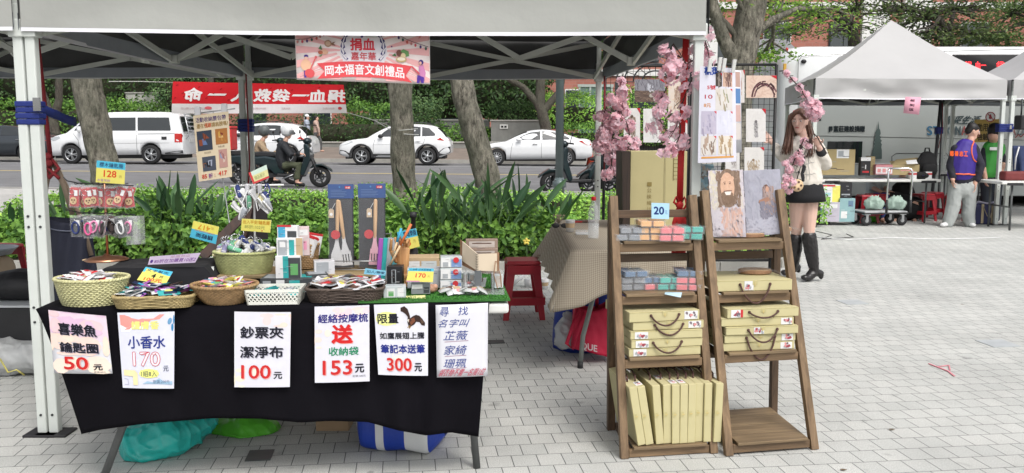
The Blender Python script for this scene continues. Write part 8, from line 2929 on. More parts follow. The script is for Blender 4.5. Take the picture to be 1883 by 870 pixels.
#blossom garlands
PET=leafmat('petal_pink',(.97,.63,.70),.06,.6,.5,.03)
TWIG=M('twig',(.045,.028,.022),.8,var=.2)
def garland(name,label,Y,clusters,twigs,seed,density=1.0,group='pink blossom garlands',psize=.03):
 """clusters (u,v,r px); flowers of five petals gathered in puffs along dark twigs"""
 R=random.Random(seed)
 t=thing(name,label,'garland',P(clusters[-1][0],clusters[-1][1],Y),0,group)
 k_=Y/FPX
 cs,ns,sz,ax=[],[],[],[]
 for u,v,r in clusters:
  c0=P(u,v,Y+R.uniform(-.05,.05))
  rad=r*k_*.9
  nf=max(4,int(density*62*(rad/.08)**1.6))
  for f in range(nf):
   d=V((R.gauss(0,1),R.gauss(0,1),R.gauss(0,1))).normalized()
   c=c0+V((d.x,d.y,d.z))*rad*R.choice((R.uniform(.2,.9),R.uniform(.6,1.25)))
   e1=d.orthogonal().normalized();e2=d.cross(e1)
   ph0=R.uniform(0,6.3)
   for q in range(5):
    a=ph0+2*pi*q/5
    dirn=(e1*cos(a)+e2*sin(a))
    cs.append(c+dirn*psize*.45+d*.004);ns.append(d*.9-dirn*.45);sz.append(psize*R.uniform(.7,1.15));ax.append(dirn)
 loc=t.location
 leaf_mesh('blossoms',t,np.array([tuple(c-loc) for c in cs]),np.array([tuple(n) for n in ns]),np.array(sz),PET,.85,-.12,axis=np.array([tuple(a) for a in ax]))
 mb=MB(TWIG)
 for pts in twigs:
  q=[P(u,v,Y+R.uniform(-.03,.03)) for u,v in pts]
  q2=[]
  for a,b in zip(q[:-1],q[1:]):
   q2+=[a,a.lerp(b,.5)+V((R.uniform(-.01,.01),0,R.uniform(-.01,.01)))]
  q2 .append(q[-1])
  mb.tube(q2,.0028*Y/4.2,6)
  for a in q2[1:]:
   mb.tube([a,a+V((R.uniform(-.05,.05),R.uniform(-.03,.03),R.uniform(-.07,.03)))],.0016*Y/4.2,5)
 mb.build('branch',t,W=True,fix=False)
 return t
garland('blossom_garland','pink blossom garland hanging from the right front corner of the pavilion',4.22,[(1301,62,11),(1286,92,15),(1296,110,18),(1283,120,15),(1236,116,24),(1224,100,14),(1228,134,18),(1250,135,15),(1288,150,22),(1303,150,14),(1262,165,11),(1281,132,10),(1214,182,14),(1222,190,10),(1213,207,11),(1238,215,12),(1256,207,11),(1205,236,13),(1222,244,13),(1240,240,8),(1252,262,15),(1234,275,13),(1222,278,10),(1300,215,13),(1296,236,13),(1312,208,8),(1305,244,9)],[[(1296,45),(1298,80),(1280,105),(1262,118),(1245,100)],[(1298,80),(1305,110),(1310,140),(1285,125),(1270,150),(1258,180),(1250,200)],[(1240,118),(1228,150),(1216,180),(1212,210),(1225,240),(1240,240),(1246,220),(1250,250),(1240,275)],[(1285,128),(1300,170),(1298,215),(1304,240)],[(1262,118),(1238,80),(1232,96)]],3,.8)
garland('blossom_garland','pink blossom garland hanging down the rear right pole left of the carton',6.9,[(1143,150,8),(1146,172,13),(1126,184,12),(1140,192,13),(1104,214,11),(1114,210,9),(1146,207,13),(1125,232,16),(1110,248,17),(1136,224,15),(1158,232,12),(1104,268,15),(1130,268,18),(1150,262,12),(1163,276,11),(1146,284,12),(1124,292,14),(1136,310,12),(1116,320,10),(1126,314,8),(1098,262,8),(1170,262,8)],[[(1146,135),(1144,170),(1138,200),(1128,240),(1126,280),(1122,318)],[(1144,170),(1120,190),(1108,214),(1102,262)],[(1140,200),(1152,225),(1158,265),(1152,285)]],4,1.0,psize=.036)
#people
SKIN=M('skin',(.60,.36,.27),.5,var=.05,vs=12,sss=.12)
SKINP=M('skin_pale',(.66,.44,.36),.5,var=.05,vs=12,sss=.12)
HAIRB=M('hair_black',(.012,.010,.010),.5,var=.3,vs=60)
HAIRN=M('hair_brown',(.10,.047,.03),.5,var=.35,vs=50)
LIP=M('lip',(.45,.13,.12),.45,var=.05)
EYE=M('eye_dark',(.015,.012,.012),.25,var=0)
def hand(mb,w_,d,nrm,s=.175,curl=.6,thumb=1):
 """palm, four unequal bent fingers and a thumb from the side of the palm"""
 d,nrm=V(d).normalized(),V(nrm)
 nrm=(nrm-d*nrm.dot(d)).normalized()
 sd=d.cross(nrm)*thumb
 w_=V(w_)
 k=s/.18
 mb.limb([w_,w_+d*.045*k,w_+d*.085*k],[(.024*k,.017*k),(.038*k,.015*k),(.04*k,.012*k)],sd)
 for i,(off,L) in enumerate(((.03,.068),(.0105,.078),(-.009,.072),(-.028,.056))):
  b=w_+d*(.088-.004*abs(i-1))*k+sd*off*k
  p=b;a=curl*.5
  pts=[b]
  for seg in(.45,.32,.25):
   v_=d*cos(a)+nrm*sin(a)
   p=p+v_*L*seg*k
   pts.append(p);a+=curl*.75
  mb.limb(pts,[.0088*k,.0082*k,.0075*k,.0065*k],sd,8)
 b=w_+d*.03*k+sd*.032*k
 mb.limb([b,b+(d*.6+sd*.7+nrm*.3).normalized()*.035*k,b+(d*.9+sd*.55+nrm*.6).normalized()*.065*k],[.0125*k,.0105*k,.008*k],nrm,8)
def face(t,mb,c,f,up=(0,0,1),s=1.0):
 """adds skull, jaw, nose, ears to the body mass; returns a frame for features"""
 f=V(f).normalized();up=V(up);r=f.cross(up).normalized();u=r.cross(f)
 c=V(c)
 mb.limb([c+u*.03*s-f*.01*s,c+u*.0+f*.005*s],[(.074*s,.092*s),(.072*s,.09*s)],r,14)
 mb.limb([c-u*.02*s+f*.02*s,c-u*.075*s+f*.045*s],[(.064*s,.066*s),(.036*s,.036*s)],r,12)
 mb.limb([c+u*.012*s+f*.092*s,c-u*.022*s+f*.106*s],[.009*s,.013*s],r,8)
 for sx in(-1,1):
  mb.limb([c+r*sx*.075*s+u*.018*s-f*.005*s,c+r*sx*.073*s-u*.025*s],[(.008*s,.018*s),(.007*s,.013*s)],r,8)
 return c,f,r,u,s
def features(t,F_,hairmat):
 c,f,r,u,s=F_
 for sx in(-1,1):
  mb=MB(WHC);p=c+f*.083*s+r*sx*.031*s+u*.012*s
  mb.ell(p,.0125*s,.008*s,.006*s,10,6);mb.m(EYE).ell(p+f*.005*s,.006*s,.005*s,.0056*s,8,6)
  mb.build('eye',t)
  mb=MB(hairmat).limb([c+f*.088*s+r*sx*.018*s+u*.031*s,c+f*.078*s+r*sx*.05*s+u*.033*s],[.003*s,.0022*s],(0,0,1),6)
  mb.build('eyebrow',t)
 mb=MB(LIP).limb([c+f*.094*s-r*.017*s-u*.050*s,c+f*.1*s-u*.049*s,c+f*.094*s+r*.017*s-u*.050*s],[.004*s,.0065*s,.004*s],(0,0,1),8)
 mb.build('mouth',t)
 #woman with the pink blossoms
YW=8.5
root=H(1490,517);root=V((root.x,root.y,0))
YW=root.y
t=thing('person','woman in a cream jacket, black skirt and knee boots holding pink blossoms','person',root)
def Q(u,v,dy=0,r0=root,Y=None):
 return P(u,v,(YW if Y is None else Y)+dy)-r0
body=MB()
hc=Q(1470,224,-.02)
Fw=face(t,body,hc,(-.50,-.86,-.08),s=1.0)
body.limb([Q(1473,238),Q(1477,258)],[.045,.052])
hip,wst,chs=Q(1478,345),Q(1477,312),Q(1477,280)
body.limb([Q(1478,352),hip,wst,chs,Q(1477,262)],[(.14,.10),(.155,.11),(.115,.085),(.14,.10),(.12,.07)])
shR,elR,wrR=Q(1501,266),Q(1517,302,.02),Q(1506,270,-.12)
body.limb([Q(1482,262),shR,elR],[.05,.047,.038])
body.limb([elR,wrR],[.038,.027])
hand(body,wrR,Q(1497,247,-.16)-wrR,(-.3,-.8,0),.17,.9,1)
shL,elL,wrL=Q(1453,268),Q(1436,288,.08),Q(1420,262,.12)
body.limb([Q(1470,262),shL,elL],[.05,.046,.037]);body.limb([elL,wrL],[.036,.026])
hand(body,wrL,(-.5,.2,.55),(0,-1,0),.17,.5,-1)
for hp_,kn_,an_ in((Q(1489,356),Q(1488,428,-.02),Q(1494,494)),(Q(1467,356),Q(1464,428,.10),Q(1458,490,.18))):
 body.limb([hp_,hp_.lerp(kn_,.5),kn_],[(.088,.092),(.075,.08),.052]);body.limb([kn_,kn_.lerp(an_,.35),an_],[.052,.055,.036])
body.vox('body',t,.0065,[(None,SKINP)],3)
features(t,Fw,HAIRN)
j=MB()
j.limb([Q(1479,334),Q(1478,312),Q(1477,285),Q(1477,266)],[(.18,.14),(.165,.125),(.158,.115),(.132,.085)])
j.limb([Q(1480,262),shR,elR],[.062,.068,.066]);j.limb([elR,elR.lerp(wrR,.5)],[.066,.058])
j.limb([Q(1472,262),shL,elL,elL.lerp(wrL,.6)],[.06,.07,.065,.055])
j.limb([Q(1466,256,-.02),Q(1478,254,.03),Q(1490,257)],[.035,.045,.035])
jk=j.vox('jacket',t,.008,[(None,M('jacket_cream',(.62,.58,.52),.85,var=.06,vs=14,bump=.2,bs=160))],3,wr=.006,wf=7)
mb=MB(BLK)
for p in snap(jk,[Q(1469+k*.4,268+k*15,-.2) for k in range(5)],.002):
 mb.ell(p,.012,.006,.012,10,6)
mb.build('button',t)
mb=MB(M('trim_black',(.02,.02,.022),.8))
q=elR.lerp(wrR,.42);q2=elR.lerp(wrR,.72)
mb.limb([q,q2],[.052,.046]);mb.build('cuff',t)
mb=MB(M('check_grey',(.35,.34,.32),.85))
for dv in(298,318):
 mb.tube(snap(jk,dense([Q(1455,dv,-.15),Q(1466,dv+2,-.2),Q(1490,dv+2,-.2),Q(1502,dv,-.15)]),.0005),.0035,5)
for du in(1460,1484,1496):
 mb.tube(snap(jk,dense([Q(du,275,-.2),Q(du,330,-.2)]),.0005),.003,5)
mb.build('check_lines',t)
MB(M('inner_top',(.015,.015,.018),.8)).limb(snap(jk,dense([Q(1475,262,-.2),Q(1478,300,-.2),Q(1478,334,-.2)],4),-.003),[(.018,.008)]*9).build('dark_top',t)
MB(M('skirt_black',(.012,.012,.014),.85,var=.2,bump=.1)).tube([Q(1479,330),Q(1480,345),Q(1481,358),Q(1481,371),Q(1481,370)],[(.15,.12),(.172,.14),(.185,.15),(.195,.155),(.17,.13)],30,flat=(1,0,0)).build('skirt',t)
LEA=M('boot_leather',(.02,.018,.018),.32,var=.25,vs=18,bump=.12,bs=30)
for(kt,an_,toe,heel,lab) in((Q(1488,436,-.02),Q(1497,496),Q(1478,513,-.06),Q(1510,512,.01),'near'),(Q(1463,440,.1),Q(1459,488,.18),Q(1441,504,.12),Q(1468,500,.2),'far')):
 b=MB().limb([kt,kt.lerp(an_,.4),an_],[(.072,.07),(.070,.072),(.048,.05)])
 b.limb([an_+V((0,0,-.02)),an_.lerp(toe,.55)+V((0,0,-.03)),toe+V((0,0,.014))],[(.048,.052),(.044,.04),(.036,.026)],(0,1,0))
 b.limb([an_+V((.0,0,-.02)),heel+V((-.01,0,.05))],[.045,.036])
 b.limb([heel+V((-.005,0,.045)),heel+V((0,0,.012))],[.026,.022])
 b.vox('boot',t,.007,[(None,LEA)],3,wr=.004,wf=16)
hb=MB()
c,f,r,u,s_=Fw
hb.limb([c+u*.045-f*.022,c+u*.0-f*.045],[(.086,.092),(.084,.07)],r)
for sx in(-1,1):
 hb.limb([c+u*.108+f*.03-r*.01,c+u*.088+f*.072+r*sx*.03,c+u*.03+f*.058+r*sx*.07],[.03,.018,.014],r,8)
for sx,pts in((1,[(1484,222,.02),(1489,248,.0),(1488,274,-.06),(1485,288,-.09)]),(-1,[(1455,212,.05),(1452,240,.0),(1449,264,-.07),(1445,282,-.1)])):
 hb.limb([Q(*q) for q in pts],[(.022,.045),(.028,.045),(.03,.035),(.014,.02)])
 strand=MB(HAIRN)
 R=random.Random(5+sx)
 for k in range(46):
  o_=V((R.gauss(0,.017),R.gauss(-.012,.022),0));e_=R.uniform(.75,1.12)
  ps=[Q(*q) for q in pts]
  ps[-1]=ps[-2].lerp(ps[-1],e_)+V((R.gauss(0,.012),R.gauss(0,.01),-.01))
  strand.tube([p+o_*(.7+.25*i_) for i_,p in enumerate(ps)],[.004,.0045,.004,.0015],5)
 strand.build('hair_strands',t,fix=False)
hb.limb([c-u*.02-f*.06,c-u*.12-f*.06,c-u*.22-f*.05],[(.075,.05),(.07,.05),(.05,.03)],r)
hb.vox('hair',t,.009,[(None,HAIRN)],2)
t2=thing('cookie_pendant','round tan cookie shaped pendant hanging at the womans hip','pendant',Q(1466,341,-.2)+root)
q=t2 .location.copy()
MB(WOODC).lathe([(.0,-.01),(.056,-.01),(.06,0),(.056,.01),(.0,.01)],n=24,axis='y').build('disc',t2)
mb=MB(BRNC)
for a in range(5):
 mb.lathe([(.011,-.0125),(.011,-.0102)],(.034*cos(a*1.25),0,.034*sin(a*1.25)),10,axis='y')
mb.build('dots',t2)
MB(M('cord_dark',(.04,.035,.035),.8)).tube([q+V((0,.02,.05)),root+Q(1474,300,-.2),root+Q(1486,262,-.12)],.004,6).build('cord',t2,W=True)
garland('blossom_garland','pink blossom garland worn over the head and held by the woman',YW-.24,[(1447,134,6),(1458,148,6),(1470,161,6),(1480,174,7),(1489,184,6),(1496,203,11),(1485,197,7),(1503,194,9),(1497,215,8),(1508,207,7),(1480,192,7),(1490,190,9),(1500,208,10),(1488,207,8),(1478,260,6),(1486,268,5),(1468,286,8),(1459,294,8),(1472,298,6),(1452,312,8),(1446,326,8),(1454,334,8),(1442,342,8),(1450,350,6),(1445,300,5)],[[(1433,131),(1445,130),(1458,148),(1474,162),(1484,182),(1490,200)],[(1478,256),(1468,284),(1458,302),(1450,326),(1446,346)],[(1497,246),(1508,262),(1520,282)],[(1478,256),(1490,262),(1496,246)]],9,1.0,psize=.034)
MB(M('hairband_red',(.45,.03,.04),.5)).limb([c+u*.098+r*.05,c+u*.112-f*.01,c+u*.085-r*.06],[.012,.012,.012]).build('hair_bow',t)
#volunteer in the purple vest, seen from behind
root=H(1765,417);YM=root.y
t=thing('person','man in a purple volunteer vest and grey sweatpants standing by the table','person',root)
def Q(u,v,dy=0):
 return P(u,v,YM+dy)-root
body=MB()
Fm=face(t,body,Q(1788,242),(.93,-.2,-.18),s=1.05)
body.limb([Q(1785,255),Q(1782,268)],[.055,.06])
body.limb([Q(1768,345),Q(1770,320),Q(1773,290),Q(1778,270)],[(.16,.11),(.16,.11),(.19,.12),(.15,.09)])
body.limb([Q(1792,275),Q(1802,305,-.05),Q(1793,338,-.08)],[.055,.045,.033]);hand(body,Q(1793,338,-.08),(-.1,-.05,-1),(-1,0,0),.18,.5,-1)
body.limb([Q(1756,275),Q(1748,305,-.02),Q(1752,330,-.12)],[.055,.045,.035]);hand(body,Q(1752,330,-.12),(.2,.3,-.9),(1,0,0),.18,.5)
for hp_,kn_,an_ in((Q(1782,345),Q(1780,378),Q(1781,408)),(Q(1757,345),Q(1752,378),Q(1744,408))):
 body.limb([hp_,kn_,an_],[.085,.06,.045])
body.vox('body',t,.010,[(None,SKIN)],2)
features(t,Fm,HAIRB)
j=MB()
j.limb([Q(1768,330),Q(1770,310),Q(1773,285),Q(1777,272)],[(.185,.14),(.185,.14),(.205,.14),(.17,.11)])
j.limb([Q(1790,272),Q(1803,305,-.05),Q(1797,330,-.08)],[.075,.075,.055]);j.limb([Q(1757,274),Q(1748,305,-.02),Q(1752,325,-.1)],[.07,.068,.055])
j.vox('sweatshirt',t,.012,[(None,M('shirt_navy',(.018,.018,.028),.85,var=.2))],2,wr=.006,wf=7)
j=MB()
j.limb([Q(1767,320),Q(1769,300),Q(1773,282),Q(1777,270)],[(.205,.165),(.205,.165),(.212,.16),(.165,.125)])
VEST=M('vest_purple',(.04,.02,.22),.6,var=.1)
ORG=M('vest_orange',(.75,.14,.05),.5)
vst=j.vox('vest',t,.012,[(None,VEST)],2,wr=.002,wf=7)
mb=MB(ORG)
mb.tube(snap(vst,dense([Q(1740,322,-.1),Q(1750,323,-.3),Q(1768,324,-.3),Q(1785,323,-.3),Q(1797,322,-.1)]),.003),.012,6)
q=Q(1792,279,-.05)
mb.tube(snap(vst,[q+V((-.03-.05*(cos(a)<0)*abs(cos(a)),.16*cos(a),.145*sin(a))) for a in np.linspace(0,2*pi,26,False)],.004),.011,6,closed=True)
mb.build('piping',t)
s=Sheet(Q(1747,277,-.205),Q(1780,278,-.212),Q(1780,288,-.215),Q(1747,287,-.205),bend=.004)
for k,ch in enumerate('慈善志工'):
 s.text(ch,.0+.26*k,.05,.2+.26*k,.95,'#e8622e',.05)
s.L['lettering'].build('lettering',t,fix=False)
SWT=M('sweat_grey',(.36,.38,.37),.9,var=.08,vs=8,bump=.15,bs=20)
j=MB()
j.limb([Q(1769,332),Q(1769,350)],[(.17,.125),(.18,.13)])
j.limb([Q(1782,345),Q(1782,378),Q(1780,396),Q(1783,411)],[(.11,.12),(.10,.11),(.098,.105),(.085,.1)])
j.limb([Q(1757,345),Q(1753,378),Q(1748,396),Q(1743,411)],[(.11,.12),(.105,.11),(.1,.105),(.085,.1)])
j.vox('trousers',t,.012,[(None,SWT)],2,wr=.006,wf=6)
for a,b in((Q(1783,412),Q(1790,414,-.12)),(Q(1742,412),Q(1733,414,-.1))):
 MB().limb([a+V((0,.05,.0)),a,b],[(.05,.045),(.052,.045),(.045,.03)],(1,0,0)).vox('shoe',t,.01,[(None,WHC)],2)
hb=MB();c,f,r,u,s_=Fm
hb.limb([c+u*.05-f*.012,c+u*.01-f*.045],[(.088,.1),(.082,.07)],r);hb.limb([c+u*.085+f*.02,c+u*.06+f*.075],[(.07,.035),(.05,.018)],r)
hb.vox('hair',t,.012,[(None,HAIRB)],2)
#person in the green vest behind the notice
root=H(1828,406);YM=root.y
t=thing('person','person in a green vest bending beside the yellow notice with back turned','person',root)
body=MB()
body.limb([Q(1828,250,-.1),Q(1827,262)],[.09,.06])
body.limb([Q(1822,330),Q(1823,300),Q(1828,270)],[(.15,.11),(.16,.11),(.18,.11)])
body.limb([Q(1838,275),Q(1846,300,-.1),Q(1840,320,-.25)],[.05,.045,.035]);hand(body,Q(1840,320,-.25),(-.3,-.6,-.5),(0,0,-1),.17,.5)
body.limb([Q(1811,276),Q(1808,305,-.05),Q(1812,328,-.1)],[.05,.045,.035]);hand(body,Q(1812,328,-.1),(0,-.2,-1),(1,0,0),.17,.5)
for x in(1814,1832):
 body.limb([Q(x,335),Q(x-1,368),Q(x-1,398),],[.08,.06,.045]);body.limb([Q(x-1,400),Q(x-1,402,-.14)],[.045,.035])
body.vox('body',t,.011,[(None,SKIN)],2)
MB().limb([Q(1820,318),Q(1823,300),Q(1828,272)],[(.18,.14),(.185,.14),(.19,.135)]).vox('vest',t,.013,[(None,M('vest_green',(.05,.30,.05),.6,var=.1))],2)
MB().limb([Q(1838,275),Q(1847,300,-.1)],[.06,.055]).limb([Q(1811,276),Q(1808,305,-.05)],[.06,.055]).vox('sleeves',t,.012,[(None,M('shirt_navy',None))],2)
MB().limb([Q(1822,326),Q(1822,342)],[(.16,.12),(.17,.125)]).limb([Q(1814,338),Q(1813,370),Q(1813,402)],[.1,.08,.065]).limb([Q(1832,338),Q(1831,370),Q(1831,402)],[.1,.08,.065]).vox('trousers',t,.013,[(None,M('trouser_dark',(.025,.03,.04),.85))],2)
MB().limb([Q(1830,238,-.1),Q(1828,255,-.02)],[(.115,.12),(.10,.1)]).vox('hair',t,.013,[(None,HAIRB)],2)
mb=MB(WHC).box(*[x for x in(Q(1826,285,-.15).x-.06,Q(1826,285,-.15).x+.06,Q(1826,285,-.15).y-.004,Q(1826,285,-.15).y,Q(1826,273,-.15).z-.03,Q(1826,273,-.15).z+.02)]);mb.build('back_print',t)
#seated helpers half hidden behind the far table
root=H(1612,404,0);root.y=15.0;root.x=P(1612,380,15).x
YM=15.0
t=thing('person','seated person in a white top and blue trousers behind the trolley handle','person',(root.x,15.0,0))
root=V((root.x,15.0,0))
body=MB()
body.limb([Q(1610,372),Q(1610,345),Q(1612,325)],[(.15,.11),(.15,.10),(.17,.1)])
body.limb([Q(1613,330),Q(1616,324)],[.05,.05]);Fs=face(t,body,Q(1618,318),(.2,-.9,-.4),s=1.0)
body.limb([Q(1600,328),Q(1604,345,-.1),Q(1618,352,-.3)],[.05,.045,.035]);hand(body,Q(1618,352,-.3),(.9,-.3,0),(0,0,-1),.17,.5)
body.limb([Q(1622,328),Q(1628,344,-.1),Q(1632,352,-.3)],[.05,.045,.035]);hand(body,Q(1632,352,-.3),(.5,-.7,0),(0,0,-1),.17,.5)
for x in(1604,1618):
 body.limb([Q(x,370),Q(x+8,362,-.45),Q(x+6,402,-.5)],[.08,.065,.045]);body.limb([Q(x+6,404,-.5),Q(x+6,406,-.64)],[.04,.035])
body.vox('body',t,.013,[(None,SKIN)],2);features(t,Fs,HAIRB)
MB().limb([Q(1610,368),Q(1610,345),Q(1612,326)],[(.175,.13),(.175,.13),(.18,.12)]).limb([Q(1600,328),Q(1604,344,-.1)],[.07,.065]).limb([Q(1622,328),Q(1628,344,-.1)],[.07,.065]).vox('shirt',t,.014,[(None,M('shirt_pale',(.5,.55,.56),.8))],2)
MB().limb([Q(1604,370),Q(1612,362,-.45),Q(1610,398,-.5)],[.1,.085,.06]).limb([Q(1618,370),Q(1626,362,-.45),Q(1624,398,-.5)],[.1,.085,.06]).vox('trousers',t,.014,[(None,M('trouser_blue',(.035,.06,.20),.8))],2)
MB().limb([Fs[0]+V((0,.03,.04)),Fs[0]+V((0,.05,-.02))],[(.09,.09),(.08,.06)]).vox('hair',t,.013,[(None,HAIRB)],2)
root=V((P(1662,380,14.9).x,14.9,0));YM=14.9
t=thing('person','person in black crouching low behind the far table between the trolley and red stool','person',root)
body=MB()
body.limb([Q(1662,385),Q(1662,362),Q(1658,345)],[(.18,.14),(.19,.14),(.16,.11)])
body.limb([Q(1657,338),Q(1661,316)],[.06,.05]);Fs=face(t,body,Q(1662,309,-.0),(-.5,-.8,-.3),s=.95)
body.limb([Q(1648,350),Q(1640,366,-.15),Q(1634,358,-.3)],[.055,.05,.035]);hand(body,Q(1634,358,-.3),(-.8,-.4,.2),(0,0,-1),.17,.5)
body.limb([Q(1672,350),Q(1680,372,-.1),Q(1668,382,-.25)],[.055,.05,.035]);hand(body,Q(1668,382,-.25),(-.8,-.4,-.1),(0,0,-1),.17,.5)
for x,k in((1655,-10),(1672,10)):
 body.limb([Q(x,388),Q(x+k,376,-.4),Q(x+k*.8,402,-.25)],[.09,.07,.045]);body.limb([Q(x+k*.8,405,-.22),Q(x+k,406,-.38)],[.04,.035])
body.vox('body',t,.013,[(None,SKIN)],2);features(t,Fs,HAIRB)
BLKC=M('clothes_black',(.012,.012,.013),.85,var=.2)
MB().limb([Q(1662,386),Q(1662,362),Q(1659,346)],[(.21,.17),(.21,.165),(.18,.13)]).limb([Q(1648,350),Q(1640,366,-.15)],[.075,.065]).limb([Q(1672,350),Q(1680,372,-.1)],[.075,.065]).vox('jacket',t,.014,[(None,BLKC)],2)
MB().limb([Q(1655,388),Q(1645,376,-.4),Q(1647,400,-.25)],[.11,.09,.06]).limb([Q(1672,388),Q(1682,376,-.4),Q(1680,400,-.25)],[.11,.09,.06]).vox('trousers',t,.014,[(None,BLKC)],2)
MB().limb([Fs[0]+V((.01,.03,.045)),Fs[0]+V((.01,.05,-.02))],[(.092,.09),(.082,.06)]).vox('hair',t,.013,[(None,HAIRB)],2)
#scooter riders
def rider(px,Y,lab,jacket,trous,helmet,du=0,shoes=True):
 global root,YM
 YM=Y;root=V((P(px,330,Y).x,Y,RZ(P(px,330,Y).x)))
 t=thing('person',lab,'person',root,0,'scooter riders')
 k=Y/19.9
 d=lambda u,v,dy=0:Q(px+(u-528)/k,250+(v-250)/k,dy)
 body=MB()
 F_=face(t,body,d(529,246),(1,-.1,-.12),s=1.0)
 body.limb([d(526,256),d(523,264)],[.055,.06])
 body.limb([d(522,306),d(519,292),d(521,270)],[(.15,.12),(.15,.12),(.17,.11)],(0,1,0))
 for sy in(-1,1):
  hx_=d(558,284,sy*.26)
  body.limb([d(523,270,sy*.18),d(537,285,sy*.27),d(552,283,sy*.27)],[.052,.044,.034]);hand(body,d(552,283,sy*.27),(1,0,-.05),(0,0,-1),.18,1.1,sy)
  body.limb([d(524,304,sy*.1),d(550,303,sy*.17),d(546,334,sy*.17)],[.085,.062,.045]);body.limb([d(546,337,sy*.17),d(556,339,sy*.17)],[.045,.036])
 body.vox('body',t,.012,[(None,SKIN)],2);features(t,F_,HAIRB)
 j=MB().limb([d(522,304),d(518,290),d(521,268)],[(.2,.16),(.205,.16),(.19,.13)],(0,1,0))
 for sy in(-1,1):
  j.limb([d(522,269,sy*.17),d(536,286,sy*.28),d(549,283,sy*.27)],[.08,.072,.055])
 j.vox('jacket',t,.014,[(None,jacket)],2,wr=.007,wf=7)
 j=MB().limb([d(521,302),d(526,306)],[.15,.14])
 for sy in(-1,1):
  j.limb([d(524,304,sy*.1),d(550,304,sy*.17),d(546,326,sy*.17)],[.11,.1,.075])
 j.vox('trousers',t,.014,[(None,trous)],2,wr=.006,wf=6)
 for sy in(-1,1):
  MB().limb([d(545,338,sy*.17),d(558,340,sy*.17)],[.05,.042]).vox('shoe',t,.012,[(None,BLKC)],2)
 h=thing('helmet',lab.split(' ')[0]+' helmet','helmet',root+d(528,240))
 h['label']=helmet[1]
 c_=d(528,241)+root
 MB().limb([c_+V((-.005,0,.03)),c_+V((-.01,0,-.01))],[(.125,.142),(.125,.14)],(0,1,0)).vox('shell',h,.012,[(None,helmet[0])],2,W=True)
 MB(M('visor',(.1,.11,.12),.08,spec=.9,alpha=.6)).grid(8,6,lambda i,j_:c_+V((.03+.125*cos((i-.5)*2.2),.135*sin((i-.5)*2.2),.02-.09*j_))).build('visor',h,W=True)
 return t
rider(528,19.9,'scooter rider in a black jacket and olive trousers, leaning forward',M('jacket_black',(.016,.018,.022),.7,var=.2),M('olive',(.075,.085,.05),.85,var=.15),(M('helmet_white',(.62,.63,.64),.3),'white helmet of the rider in the black jacket'))
rider(486,21.2,'scooter rider in a tan jacket half hidden by the tent pole',M('jacket_tan',(.30,.22,.14),.8,var=.12),BLKC,(M('helmet_grey',(.10,.11,.11),.35),'grey helmet of the rider in the tan jacket'))
#two walkers on the far sidewalk
def walker(u,vf,vh,Y,lab,top,trous,capm,phase):
 global root,YM
 YM=Y;root=P(u,vf,Y)
 gz=RZ(root.x)+.16+.42*(Y-38.3)/5.7
 sc=1.0
 t=thing('person',lab,'person',(root.x,Y,gz),0,'walkers on the far sidewalk')
 L=lambda x,y,z:V((x,y,z))
 body=MB()
 F_=face(t,body,L(.02,0,1.56),(1,-.1,0))
 body.limb([L(0,0,1.48),L(0,0,1.38)],[.055,.06]);body.limb([L(0,0,.88),L(0,0,1.1),L(-.02,0,1.34)],[(.15,.11),(.15,.1),(.18,.1)],(0,1,0))
 for sy in(-1,1):
  a=phase*sy
  body.limb([L(0,sy*.19,1.34),L(-.16*a,sy*.23,1.08),L(-.12*a+.06,sy*.23,.86)],[.05,.042,.032]);hand(body,L(-.12*a+.06,sy*.23,.86),(.1,0,-1),(1,0,0),.17,.5,sy)
  body.limb([L(0,sy*.09,.86),L(.16*a,sy*.1,.46),L(.16*a-.12*abs(a)*(a<0),sy*.1,.09)],[.085,.06,.042]);body.limb([L(.16*a-.12*abs(a)*(a<0),sy*.1,.05),L(.16*a+.13-.12*abs(a)*(a<0),sy*.1,.04)],[.042,.035])
 body.vox('body',t,.014,[(None,SKIN)],2);features(t,F_,HAIRB)
 j=MB().limb([L(0,0,.86),L(0,0,1.1),L(-.02,0,1.36)],[(.19,.15),(.19,.14),(.2,.13)],(0,1,0))
 for sy in(-1,1):
  a=phase*sy
  j.limb([L(0,sy*.19,1.35),L(-.16*a,sy*.24,1.08),L(-.12*a+.05,sy*.24,.92)],[.07,.06,.05])
 j.vox('jacket',t,.016,[(None,top)],2)
 j=MB()
 for sy in(-1,1):
  a=phase*sy
  j.limb([L(0,sy*.09,.88),L(.16*a,sy*.1,.46),L(.16*a-.12*abs(a)*(a<0),sy*.1,.12)],[.11,.085,.065])
 j.vox('trousers',t,.016,[(None,trous)],2,wr=.006,wf=6)
 MB().limb([L(-.01,0,1.62),L(-.03,0,1.56)],[(.09,.1),(.085,.08)],(0,1,0)).vox('hair',t,.014,[(None,HAIRB)],2)
 if capm:
  MB(capm).limb([L(0,0,1.655),L(.0,0,1.66)],[(.1,.11),(.09,.1)],(0,1,0)).limb([L(.08,0,1.63),L(.17,0,1.62)],[(.07,.012),(.05,.008)],(0,1,0)).build('cap',t)
 return t
walker(566,278,212,42.0,'walker in a pale blue top and white cap on the far sidewalk',M('top_paleblue',(.34,.38,.45),.8),M('trouser_dark',None),WHC,.6)
walker(583,280,214,41.4,'walker in a beige pink jacket with dark hair on the far sidewalk',M('top_beige',(.42,.30,.25),.8),M('trouser_grey',(.08,.08,.08),.85),None,1.0)
